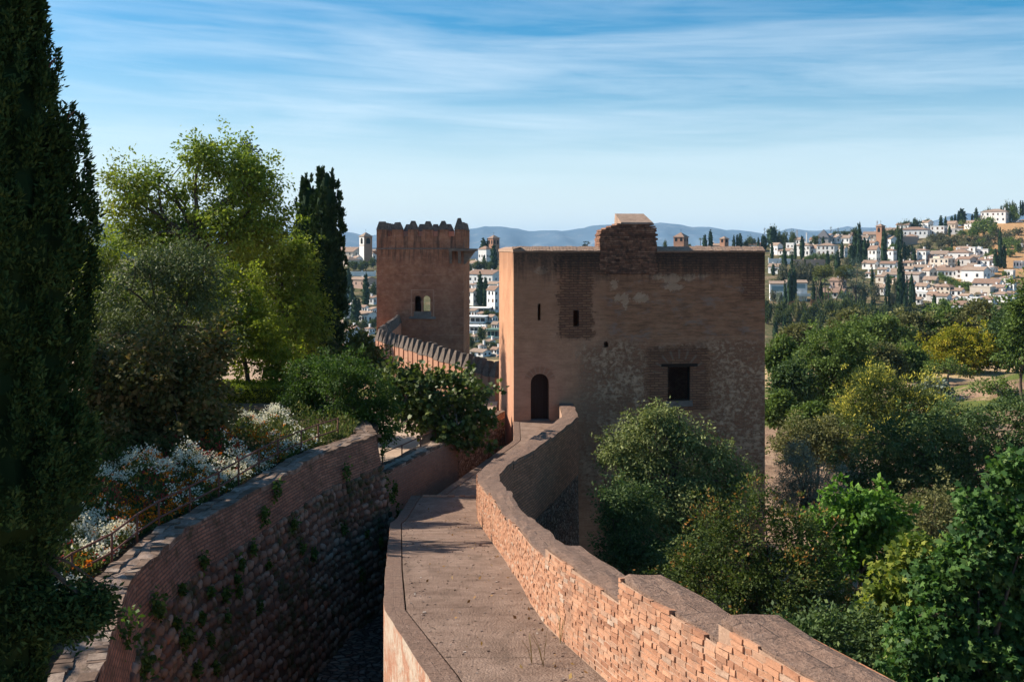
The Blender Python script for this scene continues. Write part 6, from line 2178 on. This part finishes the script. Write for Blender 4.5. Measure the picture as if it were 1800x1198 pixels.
for q_ in FILL:
    o_ = house('small white house with brown tiled roof wedged among larger houses on the right hillside', *q_, hr.choice(('gable', 'hip', 'gable', 'shed')), hr.choice((4, 5, 6)), -38 + hr.uniform(-18, 12), hr.choice(('white', 'white', 'white', 'cream')), (2, 1), chim=hr.choice((0, 1)))
    o_['group'] = 'small houses wedged among the hillside houses'
for i, h in enumerate(HS):
    house(*h, chim=hr.choice((0, 1, 1, 2)) if h[5] not in ('flat',) else 0)

# landmark towers
belltower('white faced church tower with brick side and brown pyramid roof', 643, 464, 23, 48, 8, -38, 'brick', 1, lit='white')
belltower('brick church tower with twin bell openings behind the mirador', 868, 457, 20, 38, 6, -38, 'brick', 2)
belltower('brick church tower rising among cypresses on the right hillside', 1548, 436, 15, 38, 5, -40, 'brick', 1)
belltower('broad brick turret with arched openings seen over the tower top', 1197, 444, 27, 27, 9, -20, 'brick', 2)
belltower('small brick turret with pyramid roof seen over the tower top', 1273, 443, 15, 23, 5, -38, 'brick', 1, fin=False)

# grey pyramid roof
Yp_ = 745
k = Yp_ / F
e = empty('pyramid_church', ((1448 - 900) * k, Yp_, (HY - 424) * k), R(-30), 'modern building with steep dark grey pyramid roof on the skyline', 'church')
mb = MB()
mb.box(-4.2, 4.2, -4.2, 4.2, -4, 3)
mb.build('wall', MH['grey'], e)
mb = MB()
b = [(-4.8, -4.8, 3), (4.8, -4.8, 3), (4.8, 4.8, 3), (-4.8, 4.8, 3)]
for i in range(4):
    mb.poly([b[i], b[(i + 1) % 4], (0, 0, 9.0)])
mb.poly(b[::-1])
mb.build('roof', MH['slate'], e)

# modern white villa beside the tower
Yv = hillY(1388, 527)
k = Yv / F
e = empty('modern_villa', ((1388 - 900) * k, Yv, (HY - 527) * k), R(-12), 'modern white villa with big balconies behind the cypress pair', 'house')
L = 68 * k
mb = MB()
mb.box(-L / 2, -L * .12, -4, 4, -5, 28 * k)
mb.box(-L * .12, L * .42, -3, 4, -5, 30 * k)
mb.box(L * .1, L * .42, -4.5, -3.01, 12.5 * k, 30 * k)
mb.box(-L * .5, -L * .12, -5.4, -4.01, 6 * k, 10 * k)
mb.box(L * .1, L * .5, -6, -4.51, 7.5 * k, 12.4 * k)
mb.build('wall', MH['white'], e)
mb = MB()
mb.hexa([(-L / 2 - .3, -4.4, 28 * k), (-L * .13, -4.4, 28 * k), (-L * .13, 4, 32 * k), (-L / 2 - .3, 4, 32 * k), (-L / 2 - .3, -4.4, 28 * k + .3), (-L * .13, -4.4, 28 * k + .3), (-L * .13, 4, 32 * k + .3), (-L / 2 - .3, 4, 32 * k + .3)])
mb.hexa([(-L * .115, -4.9, 30.2 * k), (L * .44, -4.9, 30.2 * k), (L * .44, 4, 34 * k), (-L * .115, 4, 34 * k), (-L * .115, -4.9, 30.2 * k + .3), (L * .44, -4.9, 30.2 * k + .3), (L * .44, 4, 34 * k + .3), (-L * .115, 4, 34 * k + .3)])
mb.build('roof', M_ROOF, e)
unit(GLASS_ME, 'window', e, (-L * .31, -4, 20 * k), (L * .28, .15, 9 * k))
unit(GLASS_ME, 'window', e, (L * .26, -4.5, 25 * k), (L * .22, .15, 7 * k))
unit(GLASS_ME, 'window', e, (L * .26, -3, 10 * k), (L * .22, .15, 6 * k))
unit(PANE_ME, 'window', e, (-L * .31, -4, 3 * k), (L * .3, .15, 5.4 * k))

# restaurants and terraces stacked in the gap between the towers
for (lb, px_, py_, w_, h_, z_, mt, gl_) in (
        ('dark glazed restaurant terrace under the twin cypresses', 843, 549, 40, 8, 0, 'grey', 1),
        ('white terrace house with shaded gallery in the gap', 838, 566, 36, 10, 0, 'white', 1),
        ('second white terrace house stepping down in the gap', 836, 582, 30, 9, 0, 'white', 1),
        ('white terrace house with green roof and small pool', 872, 592, 26, 13, 0, 'cream', 1)):
    Yt_ = hillY(px_, py_)
    k = Yt_ / F
    e = empty('terrace_house', ((px_ - 900) * k, Yt_, (HY - py_) * k), R(-14), lb, 'house')
    mb = MB()
    mb.box(-w_ * k / 2, w_ * k / 2, -2.5, 4, -4, h_ * k)
    mb.box(-w_ * k / 2, w_ * k / 2, -5, -2.51, -3.5, .5)
    mb.build('wall', MH[mt], e)
    mb = MB()
    mb.box(-w_ * k / 2 - .4, w_ * k / 2 + .4, -4.6, 4.3, h_ * k, h_ * k + .35)
    mb.build('roof', MH['white'] if 'green' not in lb else plain('green_roofing', (.12, .2, .16), .8), e)
    for t in np.linspace(-.38, .38, 4):
        unit(PANE_ME, 'window', e, (t * w_ * k, -2.5, h_ * k * .5), (w_ * k * .2, .15, h_ * k * .6))
    if 'pool' in lb:
        mb = MB()
        mb.box(-w_ * k * .4, w_ * k * .4, -4.8, -2.8, .5, .62)
        mb.build('pool_water', plain('pool_water', (.05, .5, .55), .1, 0, 1, .5), e)

# garden walls and the plaza wall
for (lb, x0_, x1_, py_, h_, mt) in (('long white garden wall on the upper left of the hillside', 1352, 1392, 464, 9.5, 'white'), ('weathered pinkish garden wall with pillars left of the pines', 1393, 1453, 467, 11, 'pink'),
                                    ('white plaza wall with lookout below the church', 613, 660, 485, 8, 'white'), ('brown ruined rampart wall below the convent', 1588, 1612, 430, 14, 'pink')):
    Yg = hillY((x0_ + x1_) / 2, py_)
    k = Yg / F
    e = empty('garden_wall', (((x0_ + x1_) / 2 - 900) * k, Yg, (HY - py_) * k), R(-8), lb, 'wall')
    mb = MB()
    Lw = (x1_ - x0_) * k / 2
    mb.box(-Lw, Lw, -.4, .4, -4, h_ * k)
    mb.build('wall_body', MH[mt], e)
    mb = MB()
    n_ = int(Lw / 3)
    for q in range(n_ + 1):
        xx = -Lw + 2 * Lw * q / n_
        mb.box(xx - .35, xx + .35, -.55, .55, h_ * k - 3, h_ * k + .7)
    mb.build('pillars', MH[mt], e)
# blue awning
Ya = hillY(1566, 481) - 4
k = Ya / F
mb = MB()
mb.hexa([(-2.6, -1.2, 0), (2.6, -1.2, 0), (2.6, 1.2, .9), (-2.6, 1.2, .9), (-2.6, -1.2, .1), (2.6, -1.2, .1), (2.6, 1.2, 1.0), (-2.6, 1.2, 1.0)])
for sx in (-2.5, 2.5):
    mb.tube([(sx, -1.1, .02), (sx, -1.1, -3.2)], .06, 5)
o = mb.build('awning', plain('bright_blue_cloth', (.03, .32, .55), .7), None, False, ((1566 - 900) * k, Ya, (HY - 478) * k))
tag(o, 'bright blue awning over a terrace on the hillside', 'awning')

# two parked cars on the dry bank road
def car(label, px, py, mat, group):
    Yk = hillY(px, py)
    k = Yk / F
    e = empty('parked_car', ((px - 900) * k, Yk - 1, (HY - py) * k + .1), R(-12), label, 'car', group)
    mb = MB()
    prof = [(-2.1, .35), (-2.1, .8), (-1.3, .95), (-.7, 1.42), (.8, 1.45), (1.5, .98), (2.05, .85), (2.1, .35)]
    for sgn in (-1, 1):
        p = [(x, sgn * .82, z) for x, z in prof]
        mb.poly(p if sgn > 0 else p[::-1])
    for (a, b), (c, d) in zip(prof, prof[1:] + prof[:1]):
        mb.poly([(a, -.82, b), (a, .82, b), (c, .82, d), (c, -.82, d)])
    mb.build('body', mat, e)
    mb = MB()
    mb.poly([(-1.1, -.84, .98), (1.2, -.84, .98), (.75, -.84, 1.36), (-.65, -.84, 1.36)])
    mb.build('side_window', M_PANE, e)
    for x_ in (-1.3, 1.35):
        for y_ in (-.7, .7):
            mb = MB()
            mb.tube([(x_, y_ - .1, .33), (x_, y_ + .13, .33)], .33, 12)
            mb.build('wheel', M_DARK, e)


car('dark parked car on the dirt road below the big ridge house', 1783.5, 391.5, plain('dark_car_paint', (.05, .055, .07), .3, 0, 1, .5), None)
car('silver parked car on the dirt road near the right edge', 1791, 391.3, plain('silver_car_paint', (.55, .57, .6), .3, 0, 1, .5), None)

# masts on the skyline
for i, (lb, px_, p0_, p1_, kind) in enumerate((('slim antenna mast left of the big dark tree', 1344, 400, 432, 'panel'), ('red and white lattice pylon on the skyline', 1401, 404, 432, 'lattice'),
                                              ('plain white chimney mast on the skyline', 1418, 409, 430, 'white'), ('antenna mast with dark panels right of the pyramid roof', 1460.5, 398, 426, 'panel'),
                                              ('small forked antenna mast above the ridge trees', 1473, 400, 424, 'panel'), ('faint lattice pylon behind the brick church tower', 1542, 388, 424, 'lattice'))):
    Ym = 758
    k = Ym / F
    e = empty('mast', ((px_ - 900) * k, Ym, (HY - p1_) * k), 0, lb, 'mast')
    Hm = (p1_ - p0_) * k
    mb = MB()
    mt_ = plain('mast_metal', (.2, .21, .23), .6)
    if kind == 'panel':
        mb.tube([(0, 0, -2), (0, 0, Hm)], .16, 6)
        mb.build('pole', mt_, e)
        for (dx_, zz) in ((.5, Hm * .97), (-.5, Hm * .93), (.55, Hm * .8), (-.45, Hm * .74)):
            mb = MB()
            mb.box(dx_ - .16, dx_ + .16, -.12, .12, zz - .9, zz)
            mb.box(min(0, dx_), max(0, dx_), -.05, .05, zz - .5, zz - .4)
            mb.build('antenna_panel', mt_, e)
    elif kind == 'lattice':
        for sx in (-1, 1):
            for sy in (-1, 1):
                mb.tube([(sx * 1.0, sy * 1.0, -2), (sx * .25, sy * .25, Hm)], .09, 4)
        for q in range(7):
            t0_, t1_ = q / 7, (q + 1) / 7
            w0, w1 = 1 - .75 * t0_, 1 - .75 * t1_
            mb.tube([(-w0, -w0, Hm * t0_), (w1, -w1, Hm * t1_)], .06, 4)
            mb.tube([(w0, w0, Hm * t0_), (-w1, w1, Hm * t1_)], .06, 4)
        mb.build('lattice', plain('pale_pylon', (.5, .45, .44), .6), e)
    else:
        mb.tube([(0, 0, -2), (0, 0, Hm)], [.55, .42], 10)
        mb.build('shaft', MH['white'], e)

# ---- town trees: a few shared crowns, many individual trees ----------------
def shared_cypress(n, seed, mat, leaf=.045):
    C, out, tone, r = cypress_mesh('c', None, n, seed, PROF_S if seed % 2 else PROF_C, clumps=110, plume=.09)
    C2 = C * np.array([.11, .11, 1.0])
    d = out.copy()
    d[:, 2] += 1.2
    d /= np.linalg.norm(d, axis=1, keepdims=True)
    V, kk = leaf_verts(C2, d, leaf * r.uniform(.6, 1.3, len(C)), 1.8, 'quad', r, -.5, .1, 1.2)
    q_ = cone_core(PROF_S if seed % 2 else PROF_C, .095, .97, r, 10, 14)
    V = np.concatenate([V, q_])
    tone = np.concatenate([tone, np.full(len(q_) // 4, .25)])
    return np_mesh('crown', V / np.array([.11, .11, 1.0]), kk, LM[mat], tone)


CYM = [shared_cypress(1500, s_, 'cypress_lit') for s_ in (1, 2, 3, 4)]
tb_ = MB()
tb_.tube([(0, 0, -.05), (0, 0, .8)], [.12, .03], 5)
CYT = tb_.mesh('trunk', M_BARK)


def shared_round(n, seed, mat, size=.16):
    r = np.random.default_rng(seed)
    bl = [(0, 0, .55, .8, .8, .42)] + [(r.uniform(-.5, .5), r.uniform(-.5, .5), r.uniform(.4, .75), .5, .5, .28) for _ in range(4)]
    pts, out, tone, cc, rad = crown_points(bl, n, 26, .26, r, .5)
    V, kk = leaf_verts(pts, out, size * r.uniform(.6, 1.3, len(pts)), 1.5, 'quad', r, .2)
    V[:, 2] = np.maximum(V[:, 2], .02)
    return np_mesh('crown', V, kk, LM[mat], tone)


RND = {mt: [shared_round(1300, s_ + 10 * j, mt) for s_ in (1, 2, 3)] for j, mt in enumerate(('town', 'townolive', 'mid', 'dusty', 'dark', 'rosy', 'oliv'))}
tb_ = MB()
tb_.tube([(0, 0, -.1), (.02, 0, .25), (0, .02, .5)], [.09, .07, .04], 6)
RNT = tb_.mesh('trunk', M_BARK)
tr = random.Random(9)


def town_tree(name, label, px, ptop, pbase, wpx, meshes, trunk, cat='tree', group=None, Y=None, dy=0):
    Y = (hillY(px, pbase) if Y is None else Y) + dy
    k = Y / F
    e = empty(name, ((px - 900) * k, Y, (HY - pbase) * k), tr.uniform(0, 6), label, cat, group)
    h, w = (pbase - ptop) * k, wpx * k / 2
    for me, nm in ((tr.choice(meshes), 'crown'), (trunk, 'trunk')):
        o = link(nm, me, e)
        o.scale = (w, w, h)
    return e


# named cypresses
for (lb, px_, a_, b_, w_) in (
        ('tallest double cypress standing in the middle of the white houses', 1582, 440, 556, 12), ('cypress close behind the tallest one', 1588, 470, 556, 9),
        ('broad cypress just right of the brick church tower', 1554, 401, 468, 11), ('very tall cypress of the dark cluster left of the brick church', 1510, 391, 462, 11),
        ('left dark cypress of a pair before the modern villa', 1388, 472, 545, 9), ('right dark cypress of a pair before the modern villa', 1396, 466, 545, 10),
        ('cypress alone in the villa garden right of the white balcony', 1442, 491, 540, 11), ('slender cypress right of the white plaza', 643, 480, 542, 13), ('short cypress left of the slender plaza cypress', 618, 492, 536, 10),
        ('plump cypress of the double clump near the battlement tower', 624, 520, 570, 17), ('left cypress of the twins in the gap between the towers', 844, 478, 537, 14), ('right cypress of the twins in the gap between the towers', 853, 486, 538, 11),
        ('dark cypress in front of the brick tower in the gap', 868, 430, 474, 14), ('cypress behind the white mirador', 850, 417, 460, 13), ('thin cypress between mirador and brick tower', 857, 420, 460, 6),
        ('small cypress in front of the white mirador', 851, 448, 468, 7),
        ('big dark cypress group tree rising over the tower corner', 1357, 398, 436, 18), ('cypress beside the villa with arcade', 1410, 414, 453, 9),
        ('tall dark cypress of the trio near the right dry bank', 1758, 398, 472, 8), ('middle cypress of the trio near the right dry bank', 1765, 428, 472, 8), ('left cypress of the trio near the right dry bank', 1750, 436, 472, 8),
        ('conifer rising dark on the ridge beside the apartment house', 1691, 366, 396, 15)):
    town_tree('cypress_tree', lb, px_, a_, b_, w_, CYM, CYT)
for (grp, lb, items) in (
        ('slim cypresses on the upper left of the hillside', 'slim cypress between garden walls and villas on the upper left of the hillside',
         [(1357, 425, 456, 7), (1344, 414, 440, 8), (1379, 432, 490, 9), (1392, 443, 500, 7), (1398, 428, 456, 6), (1409, 445, 466, 4), (1415, 455, 476, 5), (1454, 440, 468, 6), (1472, 440, 478, 12), (1480, 424, 455, 8), (1447, 415, 438, 6), (1424, 424, 446, 10)]),
        ('dark cypresses around the brick church', 'dark cypress in the crowded cluster around the brick church tower',
         [(1503, 408, 462, 10), (1513, 415, 462, 9), (1520, 416, 462, 10), (1526, 420, 460, 8), (1497, 428, 468, 14), (1578, 414, 462, 9), (1584, 402, 440, 5), (1590, 425, 466, 8), (1596, 432, 466, 9), (1603, 430, 460, 6), (1585, 395, 430, 4), (1607, 436, 468, 8)]),
        ('cypresses above the valley trees', 'slim cypress rising just above the valley tree tops',
         [(1561, 480, 522, 8), (1594, 483, 540, 5), (1602, 480, 545, 11), (1520, 528, 566, 9), (1533, 521, 556, 6), (1537, 521, 556, 6), (1557, 511, 552, 5), (1563, 512, 552, 5), (1591, 510, 560, 8), (1642, 517, 542, 9), (1533, 470, 520, 7), (1606, 500, 548, 8)]),
        ('cypresses low beside the tower', 'dark cypress standing low beside the square tower edge',
         [(1363, 565, 596, 10), (1379, 552, 596, 9), (1380, 494, 552, 7), (1430, 497, 532, 8)]),
        ('slim cypresses on the skyline', 'slim cypress on the ridge line against the sky or far hills',
         [(1654, 378, 406, 7), (1662, 380, 406, 6), (1673, 379, 394, 6), (1679, 376, 394, 5), (1685, 370, 394, 5), (1716, 365, 390, 8), (1794, 352, 380, 4), (1798, 352, 380, 5), (1249, 404, 446, 9), (1239, 412, 446, 10), (1290, 413, 442, 6), (1301, 410, 442, 9), (1296, 412, 442, 6), (1341, 411, 442, 8), (1608, 383, 406, 9), (1578, 394, 420, 5), (1760, 361, 386, 5), (1709, 376, 392, 5), (1333, 417, 442, 6)]),
        ('small cypresses between the houses', 'small cypress tucked between white houses on the right hillside',
         [(1685, 456, 472, 5), (1673, 424, 446, 5), (1669, 396, 416, 5), (1627, 440, 452, 4), (1623, 442, 454, 4), (1359, 463, 484, 7), (1455, 441, 468, 7)]),
        ('dark trees on the left slope', 'dark tall tree on the slope left of the battlement tower',
         [(604, 486, 560, 20), (612, 470, 520, 14), (631, 524, 560, 10)])):
    for it in items:
        town_tree('cypress_tree', lb, *it, CYM, CYT, group=grp)
# round trees and scrub
for (nm, grp, lb, mt, items) in (
        ('scrub_bush', 'scrub on the upper right slope', 'round grey green bush in the scrub below the ridge houses', 'townolive',
         [(1640, 412, 425, 22), (1655, 411, 424, 20), (1650, 424, 437, 22), (1668, 418, 432, 26), (1685, 414, 430, 26), (1700, 416, 432, 30), (1722, 415, 430, 26), (1740, 413, 428, 30), (1755, 404, 420, 22), (1775, 408, 424, 26), (1790, 402, 414, 22), (1630, 425, 440, 20), (1620, 432, 445, 18), (1660, 434, 446, 24), (1735, 424, 440, 28), (1765, 418, 436, 24), (1713, 426, 440, 22), (1790, 418, 432, 24), (1693, 425, 440, 24), (1600, 432, 446, 14)]),
        ('leafy_tree', 'leafy trees on the ridge slope', 'leafy green tree on the slope below the big ridge house', 'mid',
         [(1730, 386, 414, 44), (1712, 396, 418, 28), (1782, 366, 390, 22), (1746, 398, 420, 18), (1772, 420, 440, 26), (1690, 406, 416, 20), (1790, 424, 444, 20), (1720, 422, 440, 24)]),
        ('ridge_tree', 'dark trees along the ridge', 'dark rounded tree on the ridge line', 'town',
         [(1780, 354, 384, 18), (1768, 357, 384, 12), (1735, 367, 388, 14), (1598, 388, 406, 16), (1588, 389, 408, 20), (1612, 386, 406, 16), (1630, 385, 396, 12), (1570, 402, 424, 26), (1578, 405, 432, 22), (1380, 411, 436, 18), (1391, 411, 438, 16), (1369, 413, 436, 12), (1320, 417, 440, 22), (1500, 402, 420, 20), (1485, 405, 418, 22), (1470, 408, 420, 18), (1372, 410, 434, 14), (1432, 413, 434, 12), (1170, 425, 442, 10), (1310, 423, 442, 10), (1356, 400, 430, 20), (1395, 412, 430, 9), (1212, 428, 442, 8)]),
        ('garden_tree', 'round trees in the valley gardens', 'rounded garden tree in the belt below the modern villa', 'town',
         [(1370, 533, 566, 34), (1395, 530, 560, 20), (1410, 535, 575, 22), (1430, 535, 572, 30), (1460, 528, 570, 36), (1485, 524, 574, 40), (1500, 528, 570, 34), (1520, 530, 568, 30), (1545, 540, 570, 30), (1385, 545, 575, 24), (1420, 550, 580, 26), (1448, 552, 584, 30), (1475, 555, 588, 36), (1525, 545, 580, 36), (1555, 535, 565, 26), (1576, 538, 562, 30), (1600, 536, 560, 34), (1625, 534, 556, 24), (1365, 548, 574, 24), (1350, 530, 570, 26)]),
        ('garden_bush', 'bushes between the white houses', 'green garden bush between white houses', 'mid',
         [(1378, 448, 456, 18), (1390, 449, 457, 16), (1430, 446, 458, 20), (1445, 447, 458, 18), (1462, 447, 458, 16), (1420, 450, 460, 16), (1675, 490, 500, 30), (1690, 496, 508, 34), (1662, 486, 494, 24), (1702, 500, 510, 20), (1655, 480, 490, 16), (1600, 455, 466, 20), (1556, 455, 465, 14), (1571, 430, 445, 20), (1610, 486, 496, 10), (1640, 492, 500, 12), (1690, 524, 536, 18), (1662, 526, 540, 22), (1720, 516, 526, 14), (1745, 515, 524, 14), (1744, 437, 452, 14), (1735, 446, 456, 12), (1765, 478, 490, 12), (1575, 470, 480, 14), (1530, 458, 470, 16), (1712, 466, 474, 12), (1565, 486, 498, 14), (1375, 510, 528, 16), (1480, 512, 526, 20), (1450, 516, 530, 24), (1640, 440, 450, 18), (1668, 437, 449, 16), (1690, 434, 440, 20), (1775, 440, 452, 22)]),
        ('scrub_tree', 'grey brown trees on the left gardens', 'greyish tree in the gardens beside the square tower', 'townolive',
         [(1378, 468, 508, 26), (1405, 466, 506, 26), (1420, 462, 500, 20), (1365, 490, 508, 18), (1430, 466, 500, 16), (1490, 455, 480, 20), (1515, 500, 535, 26), (1540, 500, 530, 20), (1570, 515, 548, 18), (1575, 490, 520, 14), (1360, 512, 530, 16)]),
        ('gap_tree', 'trees on the slope between the towers', 'leafy tree on the slope seen through the gap between the towers', 'town',
         [(838, 482, 478, 14), (840, 458, 476, 22), (855, 458, 476, 20), (862, 460, 478, 14), (827, 462, 482, 14), (858, 546, 560, 26), (872, 548, 560, 16), (848, 575, 602, 18), (830, 592, 612, 18), (852, 600, 612, 18), (866, 600, 612, 18), (840, 605, 616, 16), (830, 620, 636, 12)]),
        ('slope_tree', 'trees on the slope under the white tower', 'dark rounded tree on the slope under the white church tower', 'town',
         [(622, 458, 476, 22), (643, 458, 476, 22), (656, 453, 472, 16), (635, 462, 478, 14), (610, 560, 576, 16), (625, 562, 580, 18), (640, 564, 580, 22), (655, 563, 578, 18), (657, 500, 520, 14), (645, 505, 516, 24), (660, 560, 575, 12), (618, 566, 582, 14)])):
    for it in items:
        if it[1] >= it[2]:
            continue
        town_tree(nm, lb, *it, RND[mt], RNT, 'tree' if 'bush' not in nm else 'bush', grp)
for (lb, mt, it) in (('yellowish bush glowing in front of the ridge scrub', 'dusty', (1695, 424, 434, 18)), ('pinkish bare bush in the scrub below the flat white house', 'rosy', (1653, 410, 422, 14)),
                     ('reddish shrub by the villa garden hedge', 'rosy', (1395, 530, 545, 18)), ('orange brown rounded bush in the villa garden', 'rosy', (1428, 527, 538, 10)),
                     ('light green tree right of the reddish shrub', 'dusty', (1402, 527, 572, 14)), ('pale yellow green tree in the middle of the valley gardens', 'dusty', (1458, 525, 562, 30)),
                     ('grey olive bush before the modern villa', 'oliv', (1370, 514, 536, 16)), ('round grey green tree below the white tower house', 'townolive', (1600, 450, 466, 20))):
    town_tree('garden_shrub', lb, *it, RND[mt], RNT, 'bush', dy=-3)

# stone pines, cedar, palms
def pine(label, px, ptop, pcrown, pbase, w, Y, lean, seed, mat='pine'):
    tree('stone_pine', label, px + lean, (HY - pbase) * Y / F, Y, [(px, (ptop + pcrown) / 2, w * .42, (pcrown - ptop) * .36), (px - w * .22, pcrown - 10, w * .28, (pcrown - ptop) * .25), (px + w * .22, pcrown - 10, w * .28, (pcrown - ptop) * .25)],
         3800, .75, mat, 'tree', 2.4, 24, 1.5, trunk=.4, seed=seed, limbs=8, droop=-.2)


pine('left umbrella shaped stone pine before the brown roofed house', 1447, 462, 490, 536, 34, 470, 4, 81)
pine('leaning stone pine with bare curved trunk', 1484, 463, 492, 528, 30, 475, -16, 82)
tree('cedar_tree', 'broad blue green cedar with layered branches', 1504, (HY - 545) * 470 / F, 470,
     [(1505, 458, 14, 8), (1500, 472, 22, 7), (1512, 486, 20, 7), (1498, 500, 26, 7), (1506, 514, 26, 7), (1496, 528, 28, 7), (1510, 538, 24, 7)], 4200, .8, 'cedar', 'tree', 2.6, 26, 1.4, trunk=.5, seed=83, limbs=12, droop=.1)


def palm(label, px, ptop, pbase, w, Y):
    k = Y / F
    H, rr = (pbase - ptop) * k, w * k / 2
    e = empty('palm_tree', ((px - 900) * k, Y, (HY - pbase) * k), 0, label, 'tree')
    mb = MB()
    mb.tube([(0, 0, -1), (.1, 0, H * .5), (0, 0, H * .85)], [.32, .25, .22], 7)
    mb.build('trunk', M_BARK, e)
    r = np.random.default_rng(int(px))
    V = []
    for q in range(60):
        a, up = r.uniform(0, 6.28), r.uniform(-.5, .9)
        d = np.array([math.cos(a), math.sin(a), up])
        d /= np.linalg.norm(d)
        s_ = np.array([-math.sin(a), math.cos(a), 0])
        p = np.array([0, 0, H * .86])
        for j in range(3):
            t0, t1 = j / 3, (j + 1) / 3
            p0 = p + d * rr * t0 + np.array([0, 0, -rr * .45 * t0 ** 2])
            p1 = p + d * rr * t1 + np.array([0, 0, -rr * .45 * t1 ** 2])
            w0, w1 = rr * .13 * (1 - t0 * .5), rr * .13 * (1 - t1 * .8)
            V += [p0 - s_ * w0, p0 + s_ * w0, p1 + s_ * w1, p1 - s_ * w1]
    link('fronds', np_mesh('fronds', np.array(V), 4, LM['palm'], r.uniform(.1, .9, 180)), e)


palm('fan palm in the garden left of the lone villa cypress', 1435, 481, 530, 16, 455)
palm('fan palm right of the lone villa cypress', 1450, 484, 534, 14, 457)
palm('low fan palm before the brown roofed house', 1456, 503, 536, 12, 452)
palm('palm tree on the ridge in front of the grey white house', 1692, 385, 408, 18, hillY(1692, 408) - 3)
palm('palm seen over the tower top beside two cypresses', 1231, 415, 444, 8, 752)
palm('round headed palm beside the brown roofed terrace house', 1437, 412, 436, 10, 735)
# crooked pine above the tower top, left
tree('crooked_pine', 'little crooked dark pine peeping over the square tower top', 1031, (HY - 452) * 700 / F, 700, [(1031, 427, 5, 3), (1036, 426, 4, 2), (1030, 433, 4, 4)], 420, .8, 'cypress_lit', 'tree', 2, 20, 1.0, trunk=.3, seed=90, limbs=4)
